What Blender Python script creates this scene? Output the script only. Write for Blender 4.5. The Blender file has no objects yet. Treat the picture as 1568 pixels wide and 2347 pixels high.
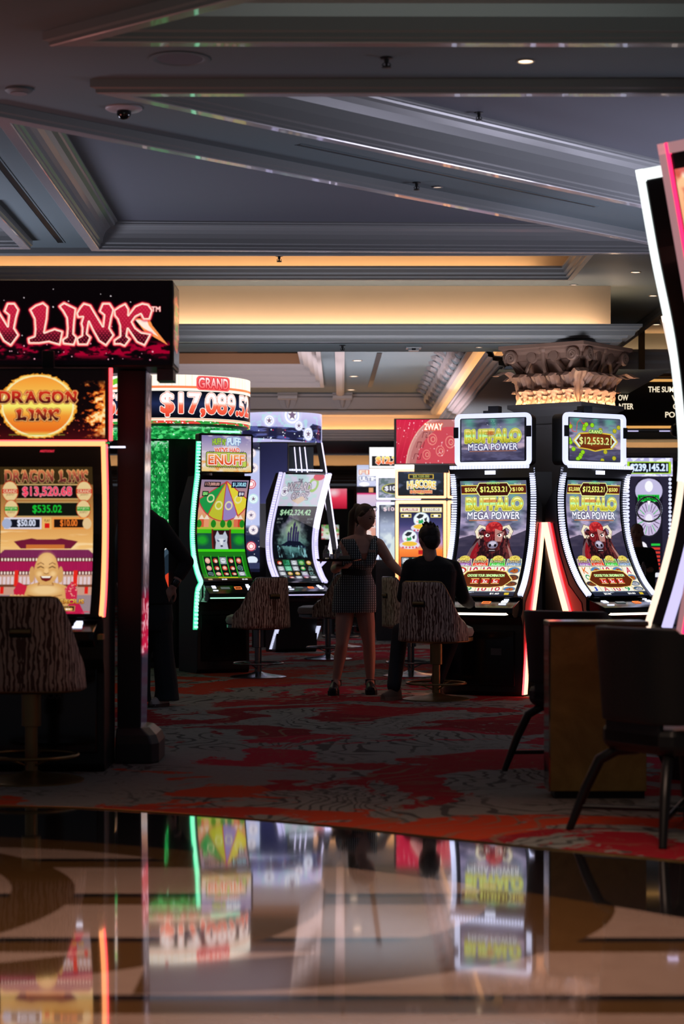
import bpy, bmesh, math, random
import numpy as np
from mathutils import Vector, Matrix
from mathutils.geometry import tessellate_polygon
PI = math.pi
random.seed(7)
SC = bpy.context.scene
COL = SC.collection

# ------------------------------------------------------------------ camera, world, lights, exposure
F = 70.0 / 36.0 * 2347.0            # focal length in pixels of the 1568x2347 frame
CH = 1.27                           # camera height
HY = 1272.0                         # horizon row
cam = bpy.data.cameras.new('camera')
cam.sensor_width = 36.0
cam.lens = 70.0
cam.shift_y = (HY - 2347 / 2) / 2347.0
cam.dof.use_dof = True
cam.dof.focus_distance = 18.3
cam.dof.aperture_fstop = 2.8
cam.clip_end = 300
camo = bpy.data.objects.new('camera', cam)
camo.location = (0, 0, CH)
camo.rotation_euler = (PI / 2, 0, 0)
COL.objects.link(camo)
SC.camera = camo

w = bpy.data.worlds.new('world')
SC.world = w
w.use_nodes = True
bg = w.node_tree.nodes['Background']
bg.inputs['Color'].default_value = (0.62, 0.66, 0.80, 1)
bg.inputs['Strength'].default_value = 0.065

SC.view_settings.view_transform = 'Standard'
SC.view_settings.look = 'None'
SC.view_settings.gamma = 1.0
SC.view_settings.exposure = 0.0
SC.view_settings.use_curve_mapping = False
SC.cycles.use_denoising = True
SC.cycles.use_adaptive_sampling = True
SC.cycles.adaptive_threshold = 0.02
SC.cycles.max_bounces = 6
SC.cycles.diffuse_bounces = 3
SC.cycles.sample_clamp_indirect = 3.0
SC.cycles.caustics_reflective = False
SC.cycles.caustics_refractive = False


def area(name, loc, aim, sx, sy, col, power, spread=180):
    l = bpy.data.lights.new(name, 'AREA')
    l.shape = 'RECTANGLE'
    l.size = sx
    l.size_y = sy
    l.color = col
    l.energy = power
    l.spread = math.radians(spread)
    o = bpy.data.objects.new(name, l)
    COL.objects.link(o)
    o.location = loc
    d = Vector(aim) - Vector(loc)
    o.rotation_euler = d.to_track_quat('-Z', 'Y').to_euler()
    return o


# added area lamps standing in for unseen machine rows, aimed up at the ceiling
area('machine_row_fill_left', (-4.6, 10.5, 1.2), (-2.8, 11.5, 4.0), 2.0, 1.2, (1.0, 0.34, 0.30), 13, 90)
area('machine_row_fill_right', (5.2, 14.5, 1.0), (2.6, 14.6, 4.0), 3.0, 1.2, (0.80, 0.78, 1.0), 66, 88)
area('machine_row_fill_middle', (-5.6, 16.5, 1.0), (-2.9, 15.5, 4.0), 2.5, 1.2, (0.80, 0.80, 1.0), 66, 88)
area('machine_row_fill_behind', (0.8, 4.5, 1.2), (0.8, 6.8, 4.0), 4.0, 1.0, (0.80, 0.95, 0.90), 15, 84)
area('lobby_downlight', (0.0, 6.2, 3.87), (0.0, 6.3, 0.0), 3.6, 1.8, (1.0, 0.66, 0.50), 58, 94)
area('cornice_fill', (0.6, 18.7, 1.75), (0.6, 19.9, 3.6), 4.5, 0.6, (0.90, 0.88, 1.0), 20, 84)  # added lamp, brightens the beam cornice from below; no fixture there
area('far_hall_fill', (-1.0, 27.5, 1.3), (-0.5, 28.5, 4.0), 5.0, 2.5, (0.95, 0.84, 0.92), 230, 120)  # added lamp lifting the far hall ceiling, not a real fixture


# ------------------------------------------------------------------ helpers
def P(x, y, D):
    """a pixel of the photograph at distance D"""
    return Vector(((x - 784.0) / F * D, D, CH - (y - HY) / F * D))


def Q(x, y, Z):
    """a pixel of the photograph on the horizontal plane of height Z"""
    D = F * (Z - CH) / (HY - y)
    return Vector(((x - 784.0) / F * D, D, Z))


def lin(c):
    return tuple(((v / 12.92) if v <= 0.04045 else ((v + 0.055) / 1.055) ** 2.4) for v in c)


def rgb(r, g, b):
    return lin((r / 255.0, g / 255.0, b / 255.0))


MATS = {}


def mat(name, col=(0.5, 0.5, 0.5), rough=0.5, metal=0.0, emit=None, es=1.0, trans=0.0, spec=0.5, coat=0.0, bump=0.0, bscale=60.0, var=0.0, vscale=4.0):
    if name in MATS:
        return MATS[name]
    m = bpy.data.materials.new(name)
    m.use_nodes = True
    nt = m.node_tree
    b = nt.nodes['Principled BSDF']
    b.inputs['Base Color'].default_value = (*col, 1)
    b.inputs['Roughness'].default_value = rough
    b.inputs['Metallic'].default_value = metal
    b.inputs['Specular IOR Level'].default_value = spec
    b.inputs['Transmission Weight'].default_value = trans
    b.inputs['Coat Weight'].default_value = coat
    if emit is not None:
        b.inputs['Emission Color'].default_value = (*emit, 1)
        b.inputs['Emission Strength'].default_value = es
    if bump or var:
        tc = nt.nodes.new('ShaderNodeTexCoord')
    if bump:
        n = nt.nodes.new('ShaderNodeTexNoise')
        n.inputs['Scale'].default_value = bscale
        bp = nt.nodes.new('ShaderNodeBump')
        bp.inputs['Strength'].default_value = bump
        bp.inputs['Distance'].default_value = 0.01
        nt.links.new(tc.outputs['Object'], n.inputs['Vector'])
        nt.links.new(n.outputs['Fac'], bp.inputs['Height'])
        nt.links.new(bp.outputs['Normal'], b.inputs['Normal'])
    if var:
        n = nt.nodes.new('ShaderNodeTexNoise')
        n.inputs['Scale'].default_value = vscale
        n.inputs['Detail'].default_value = 6
        mx = nt.nodes.new('ShaderNodeMix')
        mx.data_type = 'RGBA'
        mx.inputs['A'].default_value = (*[c * (1 - var) for c in col], 1)
        mx.inputs['B'].default_value = (*[min(1, c * (1 + var)) for c in col], 1)
        nt.links.new(tc.outputs['Object'], n.inputs['Vector'])
        nt.links.new(n.outputs['Fac'], mx.inputs['Factor'])
        nt.links.new(mx.outputs['Result'], b.inputs['Base Color'])
    MATS[name] = m
    return m


class NG:
    """tiny expression writer for shader node trees"""
    def __init__(s, name):
        s.m = bpy.data.materials.new(name)
        s.m.use_nodes = True
        s.nt = s.m.node_tree
        s.b = s.nt.nodes['Principled BSDF']
        s.tc = s.nt.nodes.new('ShaderNodeTexCoord')
        MATS[name] = s.m

    def put(s, sock, v):
        if isinstance(v, (int, float)):
            sock.default_value = v
        elif isinstance(v, tuple):
            sock.default_value = (*v, 1) if len(v) == 3 and sock.type == 'RGBA' else v
        else:
            s.nt.links.new(v, sock)

    def math(s, op, a, b=0.0, c=0.0):
        n = s.nt.nodes.new('ShaderNodeMath')
        n.operation = op
        s.put(n.inputs[0], a)
        s.put(n.inputs[1], b)
        s.put(n.inputs[2], c)
        return n.outputs[0]

    def sep(s, v):
        n = s.nt.nodes.new('ShaderNodeSeparateXYZ')
        s.put(n.inputs[0], v)
        return n.outputs

    def mapping(s, v, scale=(1, 1, 1), loc=(0, 0, 0), rot=(0, 0, 0)):
        n = s.nt.nodes.new('ShaderNodeMapping')
        s.put(n.inputs['Vector'], v)
        n.inputs['Scale'].default_value = scale
        n.inputs['Location'].default_value = loc
        n.inputs['Rotation'].default_value = rot
        return n.outputs[0]

    def noise(s, v, scale, detail=3, dist=0.0, rough=0.5, out='Fac'):
        n = s.nt.nodes.new('ShaderNodeTexNoise')
        s.put(n.inputs['Vector'], v)
        n.inputs['Scale'].default_value = scale
        n.inputs['Detail'].default_value = detail
        n.inputs['Distortion'].default_value = dist
        n.inputs['Roughness'].default_value = rough
        return n.outputs[out]

    def wave(s, v, scale, dist, detail=2, dscale=1.0, d='X'):
        n = s.nt.nodes.new('ShaderNodeTexWave')
        n.bands_direction = d
        s.put(n.inputs['Vector'], v)
        n.inputs['Scale'].default_value = scale
        n.inputs['Distortion'].default_value = dist
        n.inputs['Detail'].default_value = detail
        n.inputs['Detail Scale'].default_value = dscale
        return n.outputs['Fac']

    def vor(s, v, scale, out='Color', rnd=1.0):
        n = s.nt.nodes.new('ShaderNodeTexVoronoi')
        s.put(n.inputs['Vector'], v)
        n.inputs['Scale'].default_value = scale
        n.inputs['Randomness'].default_value = rnd
        return n.outputs[out]

    def ramp(s, v, stops, interp='LINEAR'):
        n = s.nt.nodes.new('ShaderNodeValToRGB')
        n.color_ramp.interpolation = interp
        e = n.color_ramp.elements
        while len(e) < len(stops):
            e.new(0.5)
        for k, (p, c) in enumerate(stops):
            e[k].position = p
            e[k].color = (*c, 1) if not isinstance(c, (int, float)) else (c, c, c, 1)
        s.put(n.inputs[0], v)
        return n.outputs[0]

    def mix(s, f, a, b):
        n = s.nt.nodes.new('ShaderNodeMix')
        n.data_type = 'RGBA'
        s.put(n.inputs['Factor'], f)
        s.put(n.inputs['A'], a)
        s.put(n.inputs['B'], b)
        return n.outputs['Result']

    def vadd(s, a, b):
        n = s.nt.nodes.new('ShaderNodeVectorMath')
        s.put(n.inputs[0], a)
        s.put(n.inputs[1], b)
        return n.outputs[0]

    def vmul(s, a, k):
        n = s.nt.nodes.new('ShaderNodeVectorMath')
        n.operation = 'SCALE'
        s.put(n.inputs[0], a)
        n.inputs['Scale'].default_value = k
        return n.outputs[0]

    def bump(s, h, strength, dist=0.01):
        n = s.nt.nodes.new('ShaderNodeBump')
        n.inputs['Strength'].default_value = strength
        n.inputs['Distance'].default_value = dist
        s.put(n.inputs['Height'], h)
        s.nt.links.new(n.outputs[0], s.b.inputs['Normal'])


class MB:
    """mesh builder: several shapes collected into one mesh"""
    def __init__(s):
        s.v = []
        s.f = []

    def add(s, vs, fs, M=None):
        n = len(s.v)
        for p in vs:
            p = Vector(p)
            s.v.append(M @ p if M is not None else p)
        s.f += [tuple(i + n for i in f) for f in fs]
        return s

    def box(s, c, d, M=None, rz=0.0, rx=0.0, ry=0.0):
        R = Matrix.Translation(c) @ Matrix.Rotation(rz, 4, 'Z') @ Matrix.Rotation(ry, 4, 'Y') @ Matrix.Rotation(rx, 4, 'X')
        if M is not None:
            R = M @ R
        x, y, z = d[0] / 2, d[1] / 2, d[2] / 2
        vs = [(a * x, b * y, e * z) for a in (-1, 1) for b in (-1, 1) for e in (-1, 1)]
        return s.add(vs, [(0, 1, 3, 2), (4, 6, 7, 5), (0, 4, 5, 1), (2, 3, 7, 6), (0, 2, 6, 4), (1, 5, 7, 3)], R)

    def rings(s, rs, closed_ends=True, M=None, loop=False):
        n = len(rs[0])
        vs = [p for r in rs for p in r]
        fs = []
        m = len(rs)
        for i in range(m if loop else m - 1):
            a, b = i * n, ((i + 1) % m) * n
            for k in range(n):
                fs.append((a + k, a + (k + 1) % n, b + (k + 1) % n, b + k))
        if closed_ends and not loop:
            fs.append(tuple(range(n))[::-1])
            fs.append(tuple(range((m - 1) * n, m * n)))
        return s.add(vs, fs, M)

    def tube(s, pts, r, n=12, ends=True, loop=False, M=None, flat=1.0):
        pts = [Vector(p) for p in pts]
        rs = []
        N = len(pts)
        up = None
        for i, p in enumerate(pts):
            if loop:
                t = pts[(i + 1) % N] - pts[i - 1]
            else:
                t = pts[min(i + 1, N - 1)] - pts[max(i - 1, 0)]
            t.normalize()
            if up is None:
                up = Vector((0, 0, 1)) if abs(t.z) < 0.9 else Vector((0, 1, 0))
            a = t.cross(up)
            if a.length < 1e-5:
                a = t.orthogonal()
            a.normalize()
            b = a.cross(t).normalized()
            up = b
            rr = r[i] if isinstance(r, (list, tuple)) else r
            rs.append([p + a * math.cos(2 * PI * k / n) * rr + b * math.sin(2 * PI * k / n) * rr * flat for k in range(n)])
        return s.rings(rs, ends, M, loop)

    def lathe(s, prof, c=(0, 0, 0), n=32, M=None, ax=None):
        R = Matrix.Translation(c)
        if ax is not None:
            R = R @ Vector((0, 0, 1)).rotation_difference(Vector(ax)).to_matrix().to_4x4()
        if M is not None:
            R = M @ R
        rs = [[(max(r, 1e-5) * math.cos(2 * PI * k / n), max(r, 1e-5) * math.sin(2 * PI * k / n), z) for k in range(n)] for r, z in prof]
        return s.rings(rs, True, R)

    def prism(s, poly, h0, h1, axis='Z', M=None):
        """polygon extruded between two heights; axis X: poly is (y, z); Y: (x, z); Z: (x, y)"""
        def mk(p, h):
            return (h, p[0], p[1]) if axis == 'X' else (p[0], h, p[1]) if axis == 'Y' else (p[0], p[1], h)
        n = len(poly)
        vs = [mk(p, h0) for p in poly] + [mk(p, h1) for p in poly]
        fs = [(i, (i + 1) % n, n + (i + 1) % n, n + i) for i in range(n)]
        for t in tessellate_polygon([[Vector((p[0], p[1], 0)) for p in poly]]):
            fs += [tuple(t), tuple(i + n for i in t)[::-1]]
        return s.add(vs, fs, M)

    def sheet(s, fn, nu, nv, M=None):
        vs = [fn(i / nu, j / nv) for j in range(nv + 1) for i in range(nu + 1)]
        fs = [(j * (nu + 1) + i, j * (nu + 1) + i + 1, (j + 1) * (nu + 1) + i + 1, (j + 1) * (nu + 1) + i) for j in range(nv) for i in range(nu)]
        return s.add(vs, fs, M)

    def ball(s, c, r, n=12, M=None):
        if not isinstance(r, (tuple, list)):
            r = (r, r, r)
        rs = [[(c[0] + r[0] * math.sin(t) * math.cos(2 * PI * k / n), c[1] + r[1] * math.sin(t) * math.sin(2 * PI * k / n), c[2] + r[2] * math.cos(t)) for k in range(n)]
              for t in [0.02 + (PI - 0.04) * j / (n // 2 + 1) for j in range(n // 2 + 2)]]
        return s.rings(rs, True, M)

    def mesh(s, name):
        me = bpy.data.meshes.new(name)
        me.from_pydata([tuple(p) for p in s.v], [], s.f)
        bm = bmesh.new()
        bm.from_mesh(me)
        bmesh.ops.recalc_face_normals(bm, faces=bm.faces)
        bm.to_mesh(me)
        bm.free()
        return me

    def build(s, name, m, parent=None, smooth=False, bevel=0.0, kind=None, label=None, fix=True):
        me = s.mesh(name)
        if not isinstance(m, (list, tuple)):
            m = [m]
        for q in m:
            me.materials.append(q)
        o = bpy.data.objects.new(name, me)
        COL.objects.link(o)
        if parent is not None:
            o.parent = parent
        if smooth:
            me.polygons.foreach_set('use_smooth', [True] * len(me.polygons))
            me.set_sharp_from_angle(angle=math.radians(45))
        if bevel:
            b = o.modifiers.new('bevel', 'BEVEL')
            b.width = bevel
            b.segments = 2
            b.limit_method = 'ANGLE'
        if kind:
            o['kind'] = kind
        if label:
            o['label'] = label
        return o


def tag(o, label, cat, group=None, kind=None):
    o['label'] = label
    o['category'] = cat
    if group:
        o['group'] = group
    if kind:
        o['kind'] = kind
    return o


def thing(name, label, cat, loc=(0, 0, 0), rz=0.0, group=None):
    o = bpy.data.objects.new(name, None)
    o.empty_display_size = 0.1
    COL.objects.link(o)
    o.location = loc
    o.rotation_euler = (0, 0, rz)
    return tag(o, label, cat, group)


def copy_tree(o, parent=None):
    kids = [c for c in bpy.data.objects if c.parent == o]
    c = o.copy()
    COL.objects.link(c)
    c.parent = parent
    for k in kids:
        copy_tree(k, c)
    return c


def curve_pts(ctrl, n=40):
    """Catmull-Rom through control points"""
    P_ = [np.array(c, float) for c in ctrl]
    P_ = [2 * P_[0] - P_[1]] + P_ + [2 * P_[-1] - P_[-2]]
    segs = len(P_) - 3
    out = []
    for i in range(n + 1):
        t = i / n * segs
        k = min(int(t), segs - 1)
        t -= k
        a, b, c, d = P_[k:k + 4]
        out.append(0.5 * ((2 * b) + (-a + c) * t + (2 * a - 5 * b + 4 * c - d) * t * t + (-a + 3 * b - 3 * c + d) * t ** 3))
    return out


# ------------------------------------------------------------------ materials of the room
M_soffit = mat('soffit_paint', (0.120, 0.158, 0.170), 0.62, bump=0.05, bscale=90, var=0.06, vscale=1.2)
M_recess = mat('recess_paint', (0.105, 0.112, 0.135), 0.60, bump=0.05, bscale=90)
M_trim = mat('trim_paint', (0.235, 0.250, 0.250), 0.28, spec=0.6)
M_lip = mat('brightened_lip', (0.42, 0.41, 0.42), 0.20, spec=0.9, coat=0.6)  # lip undersides made paler and glossier to bring out their highlight
ZS, ZL = 3.98, 3.90
M_cream = mat('cream_plaster', (0.72, 0.60, 0.46), 0.7)
M_led_warm = mat('warm_cove_tube', (0.9, 0.7, 0.5), 0.5, emit=(1.0, 0.60, 0.30), es=11.0)
M_led_beam = mat('bright_cove_tube', (0.9, 0.7, 0.5), 0.5, emit=(1.0, 0.66, 0.42), es=32.0)
M_black = mat('black_powder_coat', (0.008, 0.009, 0.010), 0.38)
M_gloss = mat('black_gloss_plastic', (0.006, 0.007, 0.008), 0.12)
M_chrome = mat('polished_chrome', (0.62, 0.62, 0.64), 0.16, metal=1.0)
M_brass = mat('aged_brass', (0.42, 0.28, 0.10), 0.30, metal=1.0)
M_grey = mat('grey_metal', (0.10, 0.105, 0.115), 0.4, metal=0.6)


def marble_mat():
    g = NG('polished_marble_floor')
    x, y, _ = g.sep(g.tc.outputs['Object'])
    # stripes run across the view; black line then brown band on beige
    per = g.math('DIVIDE', g.math('SUBTRACT', y, 4.89), 0.86)
    fr = g.math('FRACT', per)
    black = g.math('MULTIPLY', g.math('GREATER_THAN', fr, 0.91), 1.0)
    brown = g.math('MULTIPLY', g.math('GREATER_THAN', fr, 0.72), g.math('LESS_THAN', fr, 0.91))
    n = g.noise(g.tc.outputs['Object'], 3.0, 8, 1.2, 0.6)
    beige = g.mix(n, (0.34, 0.235, 0.185), (0.50, 0.365, 0.30))
    brn = g.mix(g.noise(g.mapping(g.tc.outputs['Object'], (1, 9, 1)), 9.0, 6, 0.8), (0.075, 0.040, 0.014), (0.16, 0.085, 0.032))
    blk = g.mix(g.noise(g.tc.outputs['Object'], 7.0, 8, 2.0), (0.006, 0.007, 0.008), (0.02, 0.02, 0.022))
    c = g.mix(brown, beige, brn)
    c = g.mix(black, c, blk)
    for cx, ri, ro in ((-2.60, 1.36, 1.60), (-1.655, 1.30, 1.60), (-0.606, 1.14, 1.60), (1.75, 1.14, 1.60)):
        dx = g.math('SUBTRACT', x, cx)
        dy = g.math('SUBTRACT', y, 7.36)
        r = g.math('SQRT', g.math('ADD', g.math('MULTIPLY', dx, dx), g.math('MULTIPLY', dy, dy)))
        right = g.math('GREATER_THAN', dx, 0.0)
        ring = g.math('MULTIPLY', g.math('MULTIPLY', g.math('GREATER_THAN', r, ri), g.math('LESS_THAN', r, ro)), right)
        c = g.mix(ring, c, brn)
    # black border that follows the carpet edge (an arc around a far centre)
    ey = g.math('ADD', g.math('MULTIPLY', x, -0.78), g.math('MULTIPLY', g.math('MULTIPLY', x, x), -0.14))
    edge = g.math('ADD', ey, 8.10)
    c = g.mix(g.math('GREATER_THAN', y, edge), c, blk)
    g.put(g.b.inputs['Base Color'], c)
    g.b.inputs['Roughness'].default_value = 0.05
    g.b.inputs['IOR'].default_value = 1.75
    g.b.inputs['Coat Weight'].default_value = 0.8
    g.b.inputs['Coat Roughness'].default_value = 0.035
    g.bump(g.noise(g.mapping(g.tc.outputs['Object'], (1.0, 0.35, 1)), 2.2, 2), 0.05, 0.012)
    return g.m


def carpet_mat():
    g = NG('patterned_carpet')
    o = g.tc.outputs['Object']
    rot = g.mapping(o, (1, 1, 1), rot=(0, 0, math.radians(28)))
    warp = g.noise(o, 1.4, 4, 0.6, 0.55, out='Color')
    v = g.vadd(rot, g.vmul(warp, 0.5))
    cell = g.sep(g.vor(rot, 0.42, rnd=0.8))[0]
    tile = g.ramp(cell, [(0.0, (0.34, 0.014, 0.026)), (0.24, (0.58, 0.065, 0.020)), (0.40, (0.42, 0.012, 0.040)), (0.62, (0.50, 0.045, 0.022)), (0.78, (0.24, 0.010, 0.022))], 'CONSTANT')
    field = g.noise(g.mapping(v, (1.0, 0.8, 1)), 0.85, 7, 1.2, 0.60)
    m1 = g.ramp(field, [(0.485, 0.0), (0.497, 1.0)])
    grey = g.mix(g.noise(o, 30, 3), (0.21, 0.225, 0.21), (0.34, 0.35, 0.32))
    sw = g.vadd(o, g.vmul(g.noise(o, 0.8, 3, 0.6, out='Color'), 2.2))
    lines = g.wave(sw, 2.2, 7.0, 2.0, 0.7)
    lm = g.ramp(lines, [(0.80, 0.0), (0.90, 1.0)])
    gate = g.ramp(g.noise(o, 0.7, 3, 0.5), [(0.44, 0.0), (0.52, 1.0)])
    lm = g.math('MULTIPLY', g.math('MULTIPLY', lm, gate), 0.75)
    spl = g.ramp(g.noise(v, 5.5, 6, 1.8, 0.7), [(0.56, 0.0), (0.60, 0.7)])
    dark = g.math('MAXIMUM', lm, g.math('MULTIPLY', spl, g.ramp(g.noise(o, 0.9, 2), [(0.45, 0.0), (0.55, 1.0)])))
    grey = g.mix(dark, grey, (0.03, 0.028, 0.03))
    fl = g.ramp(g.wave(g.vadd(rot, g.vmul(g.noise(rot, 0.9, 2, 0.5, out='Color'), 1.8)), 1.5, 6.0, 2.0, 0.8), [(0.90, 0.0), (0.95, 1.0)])
    gate2 = g.ramp(g.noise(v, 0.8, 3), [(0.50, 0.0), (0.58, 1.0)])
    tile2 = g.mix(g.math('MULTIPLY', g.math('MULTIPLY', fl, gate2), 0.8), tile, (0.26, 0.17, 0.11))
    veins = g.ramp(g.noise(v, 3.0, 5, 2.0), [(0.488, 0.0), (0.50, 0.6), (0.512, 0.0)])
    tile2 = g.mix(veins, tile2, (0.24, 0.14, 0.09))
    c = g.mix(m1, tile2, grey)
    g.put(g.b.inputs['Base Color'], c)
    g.b.inputs['Roughness'].default_value = 0.95
    g.b.inputs['Specular IOR Level'].default_value = 0.1
    g.bump(g.noise(o, 160, 2), 0.5, 0.006)
    return g.m


def offset_poly(poly, d):
    """outward offset of a plan polygon (any orientation)"""
    n = len(poly)
    A = sum(poly[i][0] * poly[(i + 1) % n][1] - poly[(i + 1) % n][0] * poly[i][1] for i in range(n))
    sg = 1 if A > 0 else -1
    out = []
    for i in range(n):
        p0, p1, p2 = Vector(poly[i - 1]), Vector(poly[i]), Vector(poly[(i + 1) % n])
        e1, e2 = (p1 - p0).normalized(), (p2 - p1).normalized()
        n1, n2 = Vector((e1.y, -e1.x)) * sg, Vector((e2.y, -e2.x)) * sg
        out.append(tuple(p1 + (n1 + n2) / (1 + n1.dot(n2)) * d))
    return out


def frame(name, poly, prof, m, kind='structure'):
    b = MB()
    rs = [[(*q, z) for q in offset_poly(poly, d)] for d, z in prof]
    b.rings(rs, False)
    o = b.build(name, [m, M_lip], kind=kind)
    for f in o.data.polygons:
        if abs(f.center.z - ZL) < 0.004 and all(abs(o.data.vertices[i].co.z - ZL) < 0.008 for i in f.vertices):
            f.material_index = 1
    return o


def flat(name, loops, z, m, kind='structure'):
    b = MB()
    vs = [Vector((*p[:2], z)) for l in loops for p in l]
    b.add(vs, [tuple(t) for t in tessellate_polygon([[Vector((*p[:2], z)) for p in l] for l in loops])])
    return b.build(name, m, kind=kind)


def path_sweep(name, path, prof, m, side=1, kind='structure'):
    """open plan path; profile = (offset to the left of travel * side, z)"""
    n = len(path)
    b = MB()
    cols = []
    for i in range(n):
        p = Vector(path[i])
        if i == 0:
            e = (Vector(path[1]) - p).normalized()
            mdir = Vector((-e.y, e.x))
        elif i == n - 1:
            e = (p - Vector(path[-2])).normalized()
            mdir = Vector((-e.y, e.x))
        else:
            e1, e2 = (p - Vector(path[i - 1])).normalized(), (Vector(path[i + 1]) - p).normalized()
            n1, n2 = Vector((-e1.y, e1.x)), Vector((-e2.y, e2.x))
            mdir = (n1 + n2) / (1 + n1.dot(n2))
        cols.append([(*(p + mdir * d * side), z) for d, z in prof])
    k = len(prof)
    vs = [q for c in cols for q in c]
    fs = [(i * k + j, i * k + j + 1, (i + 1) * k + j + 1, (i + 1) * k + j) for i in range(n - 1) for j in range(k - 1)]
    b.add(vs, fs)
    return b.build(name, m, kind=kind)


# ------------------------------------------------------------------ floor
CARPET_EDGE = [(-14.0, 8.5)] + [tuple(Q2) for Q2 in []]
edge_px = [(-900, 1838), (0, 1848), (320, 1860), (700, 1889), (960, 1916), (1240, 1945), (1568, 1976), (2300, 2060)]
ep = []
for (x, y) in edge_px:
    D = F * CH / (y - HY)
    ep.append(((x - 784) / F * D, D))
ep = [tuple(p) for p in curve_pts(ep, 40)]
flat('floor', [[(-14, -4), (14, -4), (14, ep[-1][1])] + ep[::-1] + [(-14, ep[0][1])]], 0.0, marble_mat())
M_carpet = carpet_mat()
flat('floor', [[(-14, ep[0][1])] + ep + [(14, ep[-1][1]), (14, 70), (-14, 70)]], 0.0, M_carpet)
b = MB()
b.tube([(p[0], p[1], 0.0) for p in ep], 0.006, 8)
b.build('trim_1', M_brass, kind='structure')

# ------------------------------------------------------------------ near ceiling with recessed panels
ZS, ZL = 3.98, 3.90
prof_cove = lambda zr, ins: [(0.095, ZS + 0.02), (0.095, ZS - 0.045), (0.082, ZS - 0.055), (0.082, ZL + 0.006), (0.076, ZL), (0.004, ZL), (0.0, ZL + 0.006),
                             (0.0, ZL + 0.022), (-0.012, ZL + 0.028), (-0.012, ZL + 0.05), (-0.03, ZL + 0.058)] + \
    [(-0.03 - (ins - 0.06) * (1 - math.cos(t * PI / 2)), ZL + 0.058 + (zr - ZL - 0.10) * math.sin(t * PI / 2)) for t in (0.2, 0.4, 0.6, 0.8, 1.0)] + \
    [(-ins + 0.02, zr - 0.03), (-ins + 0.02, zr - 0.02), (-ins, zr - 0.015), (-ins, zr)]
rec = {
    'A': ([(-1.30, 10.22), (6.5, 10.26), (6.5, 3.4)], 4.22, 0.22),
    'B': ([(-1.21, 11.43), (7.0, 11.43), (7.0, 19.83)], 4.22, 0.17),
    'C': ([(-2.02, 12.13), (3.05, 17.36), (-2.09, 17.16)], 4.13, 0.17),
    'D': ([(-2.74, 15.3), (-2.76, 17.06), (-8.0, 17.0), (-8.0, 15.3)], 4.13, 0.15),
}
holes = []
for k in 'ABCD':
    poly, zr, ins = rec[k]
    frame('trim_2', poly, prof_cove(zr, ins), M_trim)
    flat('ceiling', [offset_poly(poly, -ins + 0.001)], zr - 0.002, M_recess)
    holes.append(offset_poly(poly, 0.05))
# long lit tray E and its trough
E = [(-13.0, 17.62), (2.17, 17.62), (2.17, 19.14), (-13.0, 19.14)]
frame('trim_3', E, [(0.06, ZS + 0.01), (0.06, 3.93), (0.045, 3.915), (0.0, 3.915), (0.0, 3.935), (-0.02, 3.945), (-0.02, 3.965), (-0.045, 3.98), (-0.05, 4.01),
                    (-0.065, 4.02), (-0.065, 4.04), (-0.02, 4.04), (-0.02, 3.99)], M_trim)
frame('trim_3', E, [(-0.02, 3.99), (0.26, 3.99), (0.26, 4.42)], M_cream)
flat('ceiling', [offset_poly(E, 0.26)], 4.42, M_cream)
b = MB()
b.box((-5.4, 19.26, 4.005), (14.6, 0.03, 0.02))
tag(b.build('cove_light', M_led_warm), 'long warm cove light tube tucked behind the cornice of the upper lit ceiling tray', 'light')
holes.append(offset_poly(E, 0.03))
# side recess G at the far right
G = [(3.55, 20.6), (9.5, 20.6), (9.5, 29.9), (3.55, 29.9)]
frame('trim_4', G, [(0.09, 4.0), (0.09, 3.92), (0.07, 3.90), (0.0, 3.90), (0.0, 3.95), (-0.04, 3.97), (-0.04, 4.03), (-0.08, 4.06), (-0.08, 4.14), (-0.14, 4.18), (-0.14, 4.26),
                    (-0.20, 4.30), (-0.20, 4.34), (-0.14, 4.34), (-0.14, 4.28), (0.2, 4.28), (0.2, 4.62)], M_trim)
flat('ceiling', [offset_poly(G, 0.2)], 4.62, M_cream)
b = MB()
b.box((6.5, 29.98, 4.30), (5.6, 0.03, 0.02))
tag(b.build('cove_light', M_led_warm), 'warm cove light tube behind the moulding at the right, above the hanging direction sign', 'light')
holes.append(offset_poly(G, 0.05))
soff = [(-14, -4), (14, -4), (14, 34), (2.70, 34), (2.70, 20.05), (-14, 20.05)]
flat('ceiling', [soff] + holes, ZS, M_soffit)

# ------------------------------------------------------------------ lit beam carried by the column
BE = 2.706
b = MB()
b.box(((BE - 14) / 2, 20.46, 3.79), (BE + 14, 0.82, 0.38))
b.build('wall_beam', M_cream, kind='structure')
cprof = [(0.0, 3.46), (0.21, 3.46), (0.235, 3.56), (0.28, 3.565), (0.28, 3.54), (0.255, 3.535), (0.25, 3.51), (0.215, 3.50), (0.20, 3.475), (0.155, 3.462), (0.145, 3.44), (0.10, 3.43), (0.10, 3.405), (0.06, 3.40), (0.0, 3.40)]
path_sweep('trim_5', [(-14, 20.05), (BE, 20.05), (BE, 20.87)], cprof, M_trim, side=-1)
flat('ceiling', [[(-14, 20.0), (BE, 20.0), (BE, 20.87), (-14, 20.87)]], 3.40, M_soffit)
b = MB()
b.box(((BE - 14) / 2, 19.93, 3.475), (BE + 13.8, 0.03, 0.02))
b.box((BE + 0.12, 20.42, 3.475), (0.03, 0.8, 0.02))
tag(b.build('cove_light', M_led_beam), 'warm cove light tube along the cornice at the foot of the big glowing beam', 'light')

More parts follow.
